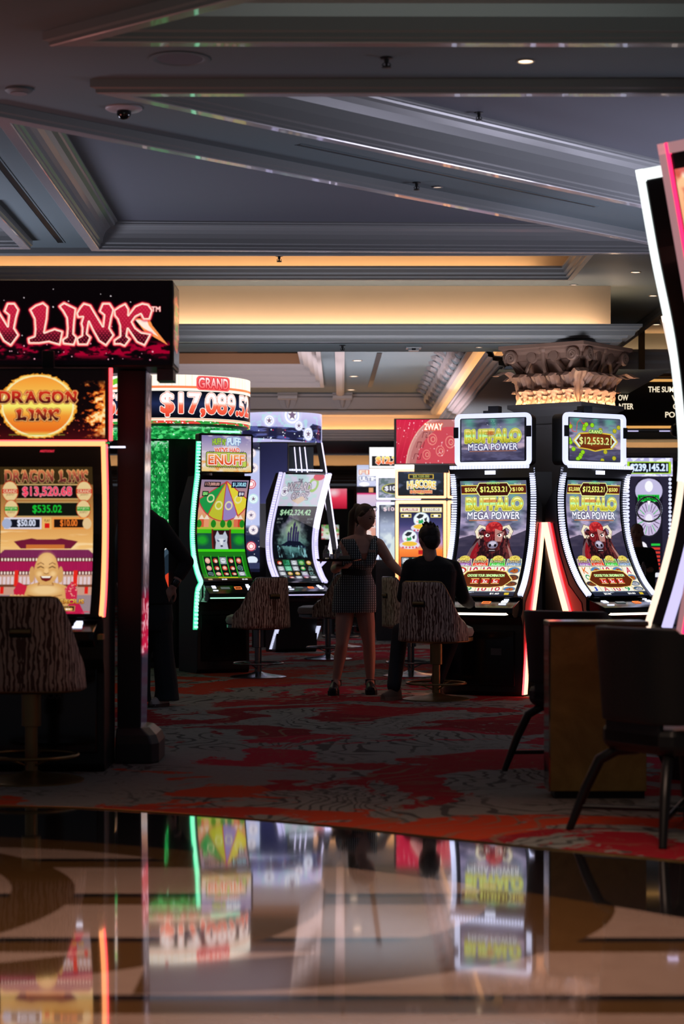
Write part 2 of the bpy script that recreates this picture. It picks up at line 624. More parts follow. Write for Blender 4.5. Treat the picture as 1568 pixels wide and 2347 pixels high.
# ------------------------------------------------------------------ far hall ceiling
XW, DW = 1.60, 34.0
M_trim2 = mat('far_trim_paint', (0.44, 0.40, 0.385), 0.4)
fprof = [(-0.0, 4.10), (0.0, 3.98), (0.03, 3.96), (0.03, 3.74), (0.10, 3.73), (0.10, 3.70), (0.06, 3.66), (-0.25, 3.66), (-0.25, 3.36), (0.02, 3.36), (0.05, 3.43), (0.10, 3.43), (0.10, 3.40), (0.07, 3.38),
         (0.07, 3.35), (0.02, 3.33), (0.02, 3.29), (-0.05, 3.27), (-0.05, 3.24), (-0.12, 3.22)]
fprof = [(-0.0, 4.10), (0.0, 3.98), (0.03, 3.96), (0.03, 3.74), (0.10, 3.73), (0.10, 3.70), (0.06, 3.66), (0.0, 3.655)]
path_sweep('trim_6', [(XW, 20.87), (XW, DW), (-14, DW)], fprof, M_trim2, side=1)
path_sweep('wall_far_lit', [(XW, 20.87), (XW, DW), (-14, DW)], [(0.0, 3.655), (-0.22, 3.655), (-0.22, 3.36), (0.0, 3.36)], M_cream, side=1)
path_sweep('trim_7', [(XW, 20.87), (XW, DW), (-14, DW)],
           [(0.0, 3.36), (0.02, 3.41), (0.09, 3.41), (0.09, 3.39), (0.07, 3.38), (0.07, 3.35), (0.02, 3.34), (0.02, 3.31), (-0.04, 3.30), (-0.04, 3.26), (-0.10, 3.25), (-0.10, 3.22), (-0.3, 3.22)], M_trim2, side=1)
flat('ceiling', [[(XW + 0.05, 20.87), (14, 20.87), (14, 60), (XW + 0.05, 60)], [(3.45, 20.95), (13.9, 20.95), (13.9, 33.5), (3.45, 33.5)]], 3.215, M_soffit)
flat('ceiling', [[(-14, DW + 0.05), (XW + 0.05, DW + 0.05), (XW + 0.05, 38), (-14, 38)]], 3.215, M_soffit)
Fp = [(-13.5, 22.0), (-0.35, 22.0), (-0.35, 32.2), (-13.5, 32.2)]
frame('trim_8', Fp, [(0.06, 4.02), (0.06, 3.98), (0.0, 3.98), (0.0, 4.05), (-0.07, 4.07), (-0.07, 4.14), (-0.16, 4.17), (-0.16, 4.22), (-0.25, 4.25), (-0.25, 4.31), (-0.32, 4.33)], M_trim2)
M_brn = mat('brown_frieze_paint', (0.30, 0.15, 0.07), 0.6)
frame('trim_9', Fp, [(-0.32, 4.33), (-0.30, 4.5), (-0.27, 4.5), (-0.27, 5.0)], M_brn)
flat('ceiling', [offset_poly(Fp, -0.2)], 4.98, M_recess)
M_dkpanel = mat('dark_green_panel', (0.015, 0.025, 0.02), 0.5)
for i in range(7):
    b = MB()
    b.box((-0.95 - i * 1.9, 31.84, 4.68), (1.45, 0.05, 0.34))
    b.build('trim_10', M_dkpanel, kind='structure')
flat('ceiling', [[(-14, 20.87), (XW, 20.87), (XW, DW), (-14, DW)], offset_poly(Fp, 0.03)], 4.02, M_soffit)
b = MB()
b.box((-0.03, 28.0, 4.0), (0.13, 12.0, 0.05))
b.box((-0.03, 28.0, 3.985), (0.08, 12.0, 0.05))
b.build('trim_11', M_trim2, kind='structure')
b = MB()
b.box((-6.2, DW + 0.13, 3.385), (15.2, 0.03, 0.02))
b.box((XW + 0.12, 28.0, 3.385), (0.03, 11.6, 0.02))
tag(b.build('cove_light', M_led_warm), 'warm cove light tube turning the corner above the far hall', 'light')

# still further away: lower header, lit recess and back walls
b = MB()
b.box((-5.5, 44.2, 3.31), (17, 0.1, 0.34))
b.build('wall_back_lit', M_cream, kind='structure')
b = MB()
for k, (dz, dd) in enumerate(((3.16, 0.35), (3.09, 0.28), (3.02, 0.2), (2.95, 0.12), (2.88, 0.05))):
    b.box((-5.5, 44.1 - dd / 2, dz), (17, dd + 0.1, 0.06))
b.box((-5.5, 43.78, 3.2), (17, 0.03, 0.07))
b.build('trim_12', mat('back_trim_paint', (0.30, 0.20, 0.14), 0.5), kind='structure')
b = MB()
b.box((-5.5, 43.9, 3.205), (17, 0.03, 0.02))
tag(b.build('cove_light', M_led_warm), 'short run of warm cove light tube deepest in the hall, under the lowest header', 'light')
flat('ceiling', [[(-14, 38), (XW + 0.05, 38), (XW + 0.05, 46), (-14, 46)]], 3.6, M_soffit)
b = MB()
for k in range(5):
    b.box((-5.5, 38.0 + 0.05 * k, 3.24 + 0.08 * k), (17, 0.1, 0.09))
b.build('trim_13', M_trim2, kind='structure')
M_wallbk = mat('back_wall_paint', (0.17, 0.105, 0.085), 0.7, var=0.15)
b = MB()
b.box((-6, 50, 1.5), (14, 0.2, 3.0))
b.build('wall_back', M_wallbk, kind='structure')
b = MB()
b.box((8, 34.2, 3.68), (11, 0.1, 0.6))
b.build('trim_14', M_trim2, kind='structure')
b = MB()
b.box((8, 34.4, 3.24), (11, 0.1, 0.36))
b.build('wall_right_lit', M_cream, kind='structure')
b = MB()
for k, (dz, dd) in enumerate(((3.03, 0.4), (2.97, 0.3), (2.91, 0.2))):
    b.box((8, 34.3 - dd / 2, dz), (11, dd, 0.06))
b.box((8, 33.92, 3.07), (11, 0.03, 0.06))
b.build('trim_15', M_trim2, kind='structure')
b = MB()
b.box((8, 34.12, 3.07), (11, 0.03, 0.02))
tag(b.build('cove_light', M_led_warm), 'warm cove light tube behind the moulding below the hanging direction sign', 'light')
b = MB()
b.box((8.5, 36, 1.4), (13, 0.2, 2.9))
b.build('wall_back_right', M_wallbk, kind='structure')

# ------------------------------------------------------------------ display pictures, drawn per vertex on dense screen meshes
_TXT = {}


def text_tris(s, bold=0.02, spacing=1.0):
    k = (s, bold, spacing)
    if k in _TXT:
        return _TXT[k]
    cu = bpy.data.curves.new('t', 'FONT')
    cu.body = s
    cu.offset = bold
    cu.space_character = spacing
    cu.resolution_u = 4
    ob = bpy.data.objects.new('t', cu)
    COL.objects.link(ob)
    dg = bpy.context.evaluated_depsgraph_get()
    me = bpy.data.meshes.new_from_object(ob.evaluated_get(dg))
    me.calc_loop_triangles()
    co = np.empty(len(me.vertices) * 3)
    me.vertices.foreach_get('co', co)
    co = co.reshape(-1, 3)[:, :2]
    tr = np.empty(len(me.loop_triangles) * 3, dtype=np.int32)
    me.loop_triangles.foreach_get('vertices', tr)
    tr = tr.reshape(-1, 3)
    bpy.data.objects.remove(ob)
    bpy.data.curves.remove(cu)
    bpy.data.meshes.remove(me)
    mn, mx = co.min(0), co.max(0)
    co = (co - mn) / (mx - mn)
    r = (co, tr, (mx - mn)[0] / (mx - mn)[1])
    _TXT[k] = r
    return r


def vnoise(h, w, sx, sy, seed, octv=3):
    rs = np.random.RandomState(seed)
    out = np.zeros((h, w))
    amp, tot = 1.0, 0.0
    for o in range(octv):
        gy, gx = max(2, int(h / sy) + 2), max(2, int(w / sx) + 2)
        g = rs.rand(gy + 1, gx + 1)
        yy, xx = np.linspace(0, gy - 1.001, h), np.linspace(0, gx - 1.001, w)
        y0, x0 = yy.astype(int), xx.astype(int)
        fy, fx = (yy - y0)[:, None], (xx - x0)[None, :]
        fy, fx = fy * fy * (3 - 2 * fy), fx * fx * (3 - 2 * fx)
        a = g[y0][:, x0]
        b_ = g[y0][:, x0 + 1]
        c = g[y0 + 1][:, x0]
        d = g[y0 + 1][:, x0 + 1]
        out += amp * ((a * (1 - fx) + b_ * fx) * (1 - fy) + (c * (1 - fx) + d * fx) * fy)
        tot += amp
        amp *= 0.5
        sx, sy = max(sx / 2, 1.5), max(sy / 2, 1.5)
    return out / tot


class Art:
    K = 3

    def __init__(s, w, h, bg=(0, 0, 0)):
        s.w, s.h = w, h
        s.H, s.W = int(h * s.K), int(w * s.K)
        s.a = np.ones((s.H, s.W, 3)) * (np.array(bg) / 255.0)
        s.Y, s.X = np.mgrid[0:s.H, 0:s.W]
        s.Y, s.X = (s.Y + 0.5) / s.K, (s.X + 0.5) / s.K

    def col(s, c):
        if isinstance(c, list):     # vertical gradient [(y, colour), ...]
            ys = [q[0] for q in c]
            return np.stack([np.interp(s.Y, ys, [q[1][k] for q in c]) for k in range(3)], -1) / 255.0
        return np.array(c) / 255.0

    def put(s, m, c, al=1.0):
        m = (np.clip(m, 0, 1) * al)[..., None]
        s.a = s.a * (1 - m) + s.col(c) * m
        return s

    def ell(s, cx, cy, rx, ry, c, al=1.0, soft=0.0, ring=0.0):
        r = np.sqrt(((s.X - cx) / rx) ** 2 + ((s.Y - cy) / ry) ** 2)
        m = np.clip((1 - r) / soft, 0, 1) if soft else (r < 1).astype(float)
        if ring:
            m = m * (r > 1 - ring)
        return s.put(m, c, al)

    def rect(s, x0, y0, x1, y1, c, al=1.0, r=0.0):
        dx = np.maximum(np.maximum(x0 + r - s.X, s.X - (x1 - r)), 0)
        dy = np.maximum(np.maximum(y0 + r - s.Y, s.Y - (y1 - r)), 0)
        m = (dx * dx + dy * dy) <= max(r * r, 1e-9)
        return s.put(m.astype(float), c, al)

    def pmask(s, pts):
        m = np.zeros(s.X.shape, bool)
        n = len(pts)
        for i in range(n):
            (x0, y0), (x1, y1) = pts[i - 1], pts[i]
            if y0 == y1:
                continue
            c = ((s.Y < y0) != (s.Y < y1)) & (s.X < (x1 - x0) * (s.Y - y0) / (y1 - y0) + x0)
            m ^= c
        return m.astype(float)

    def poly(s, pts, c, al=1.0, outline=None):
        m = s.pmask(pts)
        if outline:
            s.put(s.dil(m, outline[1]), outline[0])
        return s.put(m, c, al)

    def line(s, pts, wd, c, al=1.0):
        m = np.zeros(s.X.shape)
        for (x0, y0), (x1, y1) in zip(pts[:-1], pts[1:]):
            dx, dy = x1 - x0, y1 - y0
            t = np.clip(((s.X - x0) * dx + (s.Y - y0) * dy) / (dx * dx + dy * dy + 1e-9), 0, 1)
            m = np.maximum(m, (np.hypot(s.X - x0 - t * dx, s.Y - y0 - t * dy) < wd / 2))
        return s.put(m, c, al)

    def dil(s, m, r):
        k = max(1, int(round(r * s.K)))
        out = m.copy()
        for a in range(16):
            dx, dy = int(round(k * math.cos(a * PI / 8))), int(round(k * math.sin(a * PI / 8)))
            out = np.maximum(out, np.roll(np.roll(m, dy, 0), dx, 1))
            out = np.maximum(out, np.roll(np.roll(m, dy // 2, 0), dx // 2, 1))
        return out

    def blur(s, m, r):
        k = max(1, int(r * s.K))
        for _ in range(2):
            for ax in (0, 1):
                c = np.cumsum(np.concatenate([np.repeat(np.take(m, [0], ax), k + 1, ax), m, np.repeat(np.take(m, [-1], ax), k, ax)], ax), ax)
                n = m.shape[ax]
                m = (np.take(c, range(2 * k + 1, 2 * k + 1 + n), ax) - np.take(c, range(0, n), ax)) / (2 * k + 1)
        return m

    def glow(s, m, r, c, al=1.0):
        g = s.blur(m, r)
        return s.put(g / max(g.max(), 1e-6), c, al)

    def tmask(s, t, x0, y0, x1, y1, bold=0.03, arc=0.0, sp=1.0):
        co, tr, asp = text_tris(t, 0.0, sp)
        m = np.zeros(s.X.shape)
        px = x0 + co[:, 0] * (x1 - x0)
        py = y1 - co[:, 1] * (y1 - y0) - arc * (1 - (2 * co[:, 0] - 1) ** 2)
        px, py = px * s.K, py * s.K
        for a, b_, c in tr:
            ax, ay, bx, by, cx, cy = px[a], py[a], px[b_], py[b_], px[c], py[c]
            i0, i1 = max(0, int(min(ay, by, cy))), min(s.H, int(max(ay, by, cy)) + 2)
            j0, j1 = max(0, int(min(ax, bx, cx))), min(s.W, int(max(ax, bx, cx)) + 2)
            if i0 >= i1 or j0 >= j1:
                continue
            Y, X = np.mgrid[i0:i1, j0:j1]
            Y, X = Y + 0.5, X + 0.5
            d1 = (bx - ax) * (Y - ay) - (by - ay) * (X - ax)
            d2 = (cx - bx) * (Y - by) - (cy - by) * (X - bx)
            d3 = (ax - cx) * (Y - cy) - (ay - cy) * (X - cx)
            ins = ((d1 >= -.01) & (d2 >= -.01) & (d3 >= -.01)) | ((d1 <= .01) & (d2 <= .01) & (d3 <= .01))
            m[i0:i1, j0:j1] = np.maximum(m[i0:i1, j0:j1], ins)
        r = bold * (y1 - y0) * 1.1
        return s.dil(m, r) if r * s.K >= 0.5 else m

    def brush(s, t, x0, y0, x1, y1):
        """brush-stroke capitals: traced outlines where known, block letters otherwise"""
        m = np.zeros(s.X.shape)
        wd = {'I': 0.62, ' ': 0.5}
        tot = sum(wd.get(c, 1.0) for c in t)
        x = x0
        for c in t:
            w_ = (x1 - x0) * wd.get(c, 1.0) / tot
            if c in LET:
                q = np.array(LET[c], float)
                mn, mx = q.min(0), q.max(0)
                q = (q - mn) / (mx - mn)
                m = np.maximum(m, s.pmask([(x + (0.02 + 0.96 * a) * w_, y0 + b_ * (y1 - y0)) for a, b_ in q]))
            elif c != ' ':
                m = np.maximum(m, s.tmask(c, x + 0.10 * w_, y0 + 0.06 * (y1 - y0), x + 0.92 * w_, y1 - 0.04 * (y1 - y0), 0.05))
                m = np.maximum(m, s.pmask([(x + 0.02 * w_, y0 + 0.30 * (y1 - y0)), (x + 0.2 * w_, y0), (x + 0.42 * w_, y0 + 0.10 * (y1 - y0)), (x + 0.2 * w_, y0 + 0.22 * (y1 - y0))]))
            x += w_
        return m

    def btext(s, t, x0, y0, x1, y1, c, out, ow, out2=None, ow2=0):
        m = s.brush(t, x0, y0, x1, y1)
        if out2:
            s.put(s.dil(m, ow2), out2)
        s.put(s.dil(m, ow), out)
        return s.put(m, c)

    def text(s, t, x0, y0, x1, y1, c, out=None, ow=0.8, bold=0.03, arc=0.0, out2=None, ow2=2.0, sp=1.0):
        m = s.tmask(t, x0, y0, x1, y1, bold, arc, sp)
        if out2:
            s.put(s.dil(m, ow2), out2)
        if out:
            s.put(s.dil(m, ow), out)
        return s.put(m, c)

    def noise(s, sx, sy, seed, c, lo=0.5, hi=0.7, al=1.0, mask=None, octv=3):
        n = vnoise(s.H, s.W, sx * s.K, sy * s.K, seed, octv)
        m = np.clip((n - lo) / (hi - lo), 0, 1)
        if mask is not None:
            m = m * mask
        return s.put(m, c, al)

    def dots(s, n, seed, c, r0=0.4, r1=1.2, box=None):
        rs = np.random.RandomState(seed)
        x0, y0, x1, y1 = box or (0, 0, s.w, s.h)
        for _ in range(n):
            x, y, r = rs.uniform(x0, x1), rs.uniform(y0, y1), rs.uniform(r0, r1)
            i0, i1 = max(0, int((y - r) * s.K)), int((y + r) * s.K) + 2
            j0, j1 = max(0, int((x - r) * s.K)), int((x + r) * s.K) + 2
            sub = ((s.X[i0:i1, j0:j1] - x) ** 2 + (s.Y[i0:i1, j0:j1] - y) ** 2) < r * r
            s.a[i0:i1, j0:j1][sub] = np.array(c) / 255.0
        return s

    def stars(s, n, seed, c, core=(255, 255, 255), box=None, r0=1.0, r1=3.0):
        rs = np.random.RandomState(seed)
        x0, y0, x1, y1 = box or (0, 0, s.w, s.h)
        for _ in range(n):
            x, y, r = rs.uniform(x0, x1), rs.uniform(y0, y1), rs.uniform(r0, r1)
            s.ell(x, y, r, r, c, 0.7, soft=1.0)
            s.ell(x, y, r * 0.45, r * 0.45, core)
        return s

    def grid(s, nu, nv):
        """sample to (nv+1, nu+1) linear colours"""
        q = 1
        a = (s.a[:-1:1] + s.a[1::1]) / 2
        a = (a[:, :-1] + a[:, 1:]) / 2
        yi = np.clip((np.arange(nv + 1) / nv * (a.shape[0] - 1)), 0, a.shape[0] - 1)
        xi = np.clip((np.arange(nu + 1) / nu * (a.shape[1] - 1)), 0, a.shape[1] - 1)
        a = a[yi.astype(int)][:, xi.astype(int)]
        return np.where(a <= 0.04045, a / 12.92, ((a + 0.055) / 1.055) ** 2.4)


def display_mat(es=1.0):
    k = 'display_%g' % es
    if k in MATS:
        return MATS[k]
    m = bpy.data.materials.new('backlit_display')
    m.use_nodes = True
    nt = m.node_tree
    b = nt.nodes['Principled BSDF']
    a = nt.nodes.new('ShaderNodeVertexColor')
    a.layer_name = 'picture'
    b.inputs['Base Color'].default_value = (0.01, 0.01, 0.01, 1)
    b.inputs['Roughness'].default_value = 0.12
    b.inputs['Specular IOR Level'].default_value = 0.25
    nt.links.new(a.outputs['Color'], b.inputs['Emission Color'])
    b.inputs['Emission Strength'].default_value = es
    MATS[k] = m
    return m


def screen(name, art, fn, parent=None, es=1.0, q=1.4, label=None):
    """dense mesh fn(u, v) (v=0 on top) carrying the picture as vertex colours"""
    nu, nv = int(art.w * q), int(art.h * q)
    c = art.grid(nu, nv)
    co = np.array([fn(i / nu, j / nv) for j in range(nv + 1) for i in range(nu + 1)])
    me = bpy.data.meshes.new(name)
    n = (nu + 1) * (nv + 1)
    jj, ii = np.mgrid[0:nv, 0:nu]
    a = (jj * (nu + 1) + ii).ravel()
    quads = np.stack([a, a + nu + 1, a + nu + 2, a + 1], 1)
    me.vertices.add(n)
    me.vertices.foreach_set('co', co.ravel())
    me.loops.add(quads.size)
    me.loops.foreach_set('vertex_index', quads.ravel().astype(np.int32))
    me.polygons.add(len(quads))
    me.polygons.foreach_set('loop_start', np.arange(0, quads.size, 4, dtype=np.int32))
    me.update(calc_edges=True)
    at = me.color_attributes.new('picture', 'FLOAT_COLOR', 'POINT')
    at.data.foreach_set('color', np.concatenate([c.reshape(-1, 3), np.ones((n, 1))], 1).ravel())
    me.materials.append(display_mat(es))
    me.polygons.foreach_set('use_smooth', [True] * len(me.polygons))
    o = bpy.data.objects.new(name, me)
    COL.objects.link(o)
    if parent is not None:
        o.parent = parent
    if label:
        o['label'] = label
    return o


# ---- the pictures
GOLD = (235, 215, 90)


def bison(a, cx, cy, s=1.0):
    """generic bison head, front view, seen on both twin machines"""
    e = lambda x, y, rx, ry, c, **k: a.ell(cx + x * s, cy + y * s, rx * s, ry * s, c, **k)
    p = lambda pts, c, **k: a.poly([(cx + x * s, cy + y * s) for x, y in pts], c, **k)
    p([(-28, -18), (-44, 12), (-50, 30), (-58, 52), (52, 52), (44, 30), (36, 6), (26, -20)], (40, 16, 22))
    p([(-30, 0), (-50, 26), (-60, 52), (-44, 52), (-30, 30)], (140, 110, 110), al=0.7)
    p([(-36, 10), (-46, 34), (-50, 52), (-34, 52), (-28, 24)], (140, 20, 30))
    p([(28, -2), (40, 20), (48, 52), (30, 52), (24, 20)], (90, 40, 40))
    p([(30, 10), (42, 30), (52, 50), (44, 50)], (190, 150, 140), al=0.7)
    # horns
    p([(-20, -24), (-34, -28), (-44, -14), (-38, 2), (-26, 2), (-22, -4), (-33, -6), (-36, -16), (-28, -22), (-18, -16)], (232, 222, 196), outline=((60, 40, 30), 0.8))
    p([(20, -24), (34, -28), (44, -14), (38, 2), (26, 2), (22, -4), (33, -6), (36, -16), (28, -22), (18, -16)], (232, 222, 196), outline=((60, 40, 30), 0.8))
    e(0, -20, 20, 14, (150, 28, 34))
    a.noise(5, 5, 3, (210, 60, 60), 0.45, 0.6, 0.9, mask=(((a.X - cx) / (20 * s)) ** 2 + ((a.Y - cy + 20 * s) / (14 * s)) ** 2 < 1))
    p([(-24, -14), (-20, 12), (-12, 32), (12, 32), (20, 12), (24, -14)], (120, 26, 32))
    mk = (((a.X - cx) / (52 * s)) ** 2 + ((a.Y - cy - 22 * s) / (46 * s)) ** 2 < 1) * (a.Y < cy + 52 * s)
    a.noise(2.5, 7, 77, (150, 60, 60), 0.55, 0.66, 0.5, mask=mk * (a.Y > cy - 16 * s) * (np.abs(a.X - cx) < 40 * s))
    a.noise(3, 6, 78, (20, 8, 12), 0.55, 0.64, 0.7, mask=mk * (a.Y > cy - 16 * s) * (np.abs(a.X - cx) < 34 * s))
    p([(2, -20), (24, -12), (18, 12), (10, 20), (4, 6)], (196, 150, 140), al=0.8)
    p([(-18, 10), (-12, 32), (12, 32), (18, 10)], (70, 24, 26))
    e(-14, -5, 5, 3.6, (250, 235, 230))
    e(-13, -5, 2.4, 2.4, (20, 10, 10))
    e(14, -5, 5, 3.6, (250, 235, 230))
    e(13, -5, 2.4, 2.4, (20, 10, 10))
    a.line([(cx - 20 * s, cy - 12 * s), (cx - 8 * s, cy - 7 * s)], 1.8 * s, (40, 10, 10))
    a.line([(cx + 20 * s, cy - 12 * s), (cx + 8 * s, cy - 7 * s)], 1.8 * s, (40, 10, 10))
    e(0, 17, 12, 10, (128, 120, 142))
    e(0, 14, 8, 5, (196, 188, 208))
    e(-6, 19, 3, 3.6, (14, 10, 16))
    e(6, 19, 3, 3.6, (14, 10, 16))
    p([(-9, 28), (9, 28), (6, 34), (-6, 34)], (24, 12, 18))
    a.line([(cx - 6 * s, cy + 31 * s), (cx + 6 * s, cy + 31 * s)], 1.6 * s, (230, 224, 230))


def sky(a, top=0, bot=None):
    bot = bot or a.h
    g = [(top, (86, 92, 110)), (top + (bot - top) * 0.45, (176, 158, 192)), (top + (bot - top) * 0.7, (196, 172, 190)), (bot, (70, 66, 96))]
    a.rect(0, top, a.w, bot, g)
    a.noise(30, 12, 11, (48, 46, 70), 0.45, 0.75, 0.8)
    for x, wd in ((18, 12), (0.78 * a.w, 16), (0.5 * a.w, 8)):
        m = np.exp(-((a.X - x - 0.12 * (a.Y - top)) / wd) ** 2) * np.clip(1 - (a.Y - top) / ((bot - top) * 0.6), 0, 1)
        a.put(m, (90, 215, 170), 0.55)
    a.put((a.Y > bot - 0.28 * (bot - top)).astype(float), (58, 56, 84), 0.75)
    a.noise(20, 5, 12, (110, 108, 146), 0.5, 0.7, 0.5)


def art_bison(alt=False):
    a = Art(150, 282)
    sky(a, 0, 190)
    m = a.pmask([(0, 118), (30, 110), (60, 120), (90, 104), (120, 112), (150, 100), (150, 190), (0, 190)])
    a.put(m, (44, 40, 60), 0.85)
    # jackpots
    a.rect(2, 10, 148, 28, (86, 28, 16), r=3)
    a.rect(2, 9, 148, 11, GOLD)
    a.rect(2, 27, 148, 29, GOLD)
    a.poly([(36, 19), (44, 6), (106, 6), (114, 19), (106, 32), (44, 32)], (60, 18, 12), outline=((225, 232, 150), 2.0))
    a.text('$12,553.21', 45, 13, 105, 26, (235, 240, 120), bold=0.025)
    a.text('GRAND', 60, 3, 90, 8, (150, 235, 120))
    a.text('$2,500' if alt else '$500', 6 if alt else 10, 15, 34, 24, (230, 220, 110), bold=0.025)
    a.text('MAJOR', 12, 6, 30, 10, (225, 225, 225))
    a.text('$500' if alt else '$100', 118, 15, 142, 24, (230, 220, 110), bold=0.025)
    a.text('MINOR', 122, 6, 138, 10, (225, 225, 225))
    bison(a, 78, 116, 0.98)
    g = [(38, (250, 250, 180)), (44, (216, 190, 60)), (49, (180, 255, 190)), (52, (240, 226, 90)), (60, (176, 170, 40))]
    a.text('BUFFALO', 13, 37, 139, 60, g, out=(120, 130, 40), ow=0.8, bold=0.03, arc=0, out2=(226, 224, 110), ow2=2.2)
    a.rect(52, 40, 84, 46, (200, 30, 30), al=0.35)
    a.text('MEGA POWER', 16, 64, 134, 78, (240, 240, 250), out=(60, 60, 90), ow=1.0, bold=0.03)
    a.rect(20, 79, 130, 81, (225, 120, 60), al=0.7)
    # feature badges
    for k, (cx, c) in enumerate(((20, (150, 86, 170)), (57, (230, 60, 30)), (95, (60, 200, 60)), (132, (110, 140, 180)))):
        yb = 184
        a.poly([(cx - 17, yb), (cx - 15, yb - 16), (cx + 15, yb - 16), (cx + 17, yb)], c, outline=((250, 250, 190), 1.0))
        a.ell(cx, yb - 17, 12, 8, (226, 206, 96))
        a.dots(22, k + 5, (160, 140, 50), 0.7, 1.0, box=(cx - 9, yb - 22, cx + 9, yb - 13))
        a.text('BUFFALO', cx - 14, yb - 13, cx + 14, yb - 7, (255, 245, 200), out=(60, 30, 20), ow=0.6, bold=0.025)
        a.text(('RISING', 'PLAINS', 'RUSH', 'NIGHT')[k], cx - 12, yb - 5, cx + 12, yb, (235, 240, 245), bold=0.025)
    # reels
    a.rect(0, 186, 150, 264, (236, 232, 214))
    for x in (0, 30, 60, 90, 120):
        a.rect(x, 186, x + 1, 264, (170, 130, 60))
    rows = [('eagle', '10', '10', '10', 'horse'), ('Q', '', '', '', 'bull'), ('A', '', '', '', 'bull'), ('10', '9', '10', '10', 'horse')]
    if alt:
        rows = [('K', 'horse', '10', 'horse', 'A'), ('Q', '', '', '', 'horse'), ('bull', '', '', '', 'wolf'), ('J', 'A', '10', '9', 'wolf')]
    for r, row in enumerate(rows):
        for c, t in enumerate(row):
            x, y = 15 + 30 * c, 196 + 19.5 * r
            if t in ('eagle', 'horse', 'bull', 'wolf'):
                f = {'eagle': (190, 30, 30), 'horse': (70, 130, 190), 'bull': (60, 50, 60), 'wolf': (60, 90, 120)}[t]
                h = {'eagle': (245, 245, 245), 'horse': (170, 90, 40), 'bull': (120, 60, 30), 'wolf': (170, 170, 180)}[t]
                a.ell(x, y, 14, 9, (200, 170, 110))
                a.ell(x, y, 13, 8, f)
                a.ell(x + 2, y + 1, 8, 6, h)
                a.ell(x - 5, y + 2, 4, 3, h)
                a.ell(x + 1, y - 1, 1.2, 1.2, (10, 10, 10))
            elif t:
                cc = (190, 24, 60) if t in ('10', 'A') else (30, 140, 80) if t in ('9', 'Q') else (40, 60, 170) if t == 'J' else (220, 110, 40)
                a.text(t, x - (9 if len(t) > 1 else 6), y - 8, x + (9 if len(t) > 1 else 6), y + 8, cc, out=(250, 250, 240), ow=0.8, bold=0.025)
    a.poly([(16, 222), (32, 200), (60, 196), (90, 196), (118, 200), (134, 222), (118, 243), (90, 248), (60, 248), (32, 243)], (96, 38, 14), outline=((240, 214, 120), 2.2))
    a.rect(34, 203, 116, 214, (70, 20, 10), al=0.6)
    a.text('CHOOSE YOUR DENOMINATION', 34, 206, 116, 213, (200, 245, 160), bold=0.04)
    for k, t in enumerate(('1c', '2c', '5c')):
        cx = 53 + 23 * k
        a.rect(cx - 9, 218, cx + 9, 235, (190, 30, 24), r=3)
        a.rect(cx - 9, 218, cx + 9, 220, (240, 214, 120), r=1)
        a.rect(cx - 9, 233, cx + 9, 235, (240, 214, 120), r=1)
        a.text(t, cx - 5, 222, cx + 5, 231, (250, 250, 250), bold=0.025)
    a.rect(0, 264, 150, 282, [(264, (70, 84, 110)), (272, (30, 34, 48)), (282, (36, 40, 60))])
    a.text('$0.00' if alt else '$1.60', 96, 270, 116, 277, (240, 240, 240), bold=0.04)
    a.text('MAX BET', 30, 267, 60, 271, (200, 210, 230))
    if alt:
        a.text('$0.00', 30, 271, 48, 278, (240, 240, 240), bold=0.04)
    a.rect(128, 269, 138, 278, (210, 180, 50), r=1)
    return a


def art_top_logo():
    a = Art(142, 90)
    sky(a)
    g = [(22, (250, 250, 180)), (30, (216, 190, 60)), (36, (180, 255, 190)), (40, (240, 226, 90)), (50, (176, 170, 40))]
    a.text('BUFFALO', 10, 24, 132, 50, g, out=(110, 120, 30), ow=0.8, bold=0.03, out2=(222, 226, 90), ow2=2.2)
    a.ell(66, 32, 12, 8, (180, 30, 30), al=0.5, soft=0.6)
    a.text('MEGA POWER', 16, 53, 126, 67, (236, 236, 250), out=(70, 74, 120), ow=1.2, bold=0.03)
    a.rect(18, 68, 124, 70, (214, 120, 60), al=0.6)
    a.stars(12, 3, (255, 255, 255), box=(50, 5, 90, 24), r0=0.5, r1=1.2)
    return a


def art_top_grand():
    a = Art(132, 90)
    sky(a)
    rs = np.random.RandomState(5)
    for _ in range(22):
        x, y = rs.uniform(0, 132), rs.uniform(0, 90)
        if 24 < x < 110 and 26 < y < 66:
            continue
        c = (150, 220, 30) if x < 70 else (190, 180, 40)
        a.ell(x, y, 5.5, 5, (90, 120, 10))
        a.ell(x, y, 4.6, 4.2, c)
    a.line([(2, 10), (8, 28), (18, 30), (20, 10), (28, 3), (34, 12), (40, 10)], 1.2, (230, 60, 60))
    a.poly([(12, 48), (26, 34), (50, 32), (84, 32), (108, 34), (122, 48), (108, 62), (84, 64), (66, 68), (48, 64), (26, 62)], (110, 44, 16), outline=((222, 196, 60), 2.6))
    a.ell(66, 48, 34, 14, (190, 90, 30), al=0.7, soft=0.7)
    a.poly([(12, 48), (26, 34), (29, 36), (18, 48), (29, 60), (26, 62)], (220, 240, 230))
    a.poly([(122, 48), (108, 34), (105, 36), (116, 48), (105, 60), (108, 62)], (220, 240, 230))
    a.text('GRAND', 50, 24, 84, 31, (225, 250, 150), out=(40, 110, 40), ow=1.0, bold=0.03)
    a.text('$12,553.21', 26, 40, 108, 57, (235, 236, 140), out=(60, 60, 30), ow=0.8, bold=0.025)
    return a


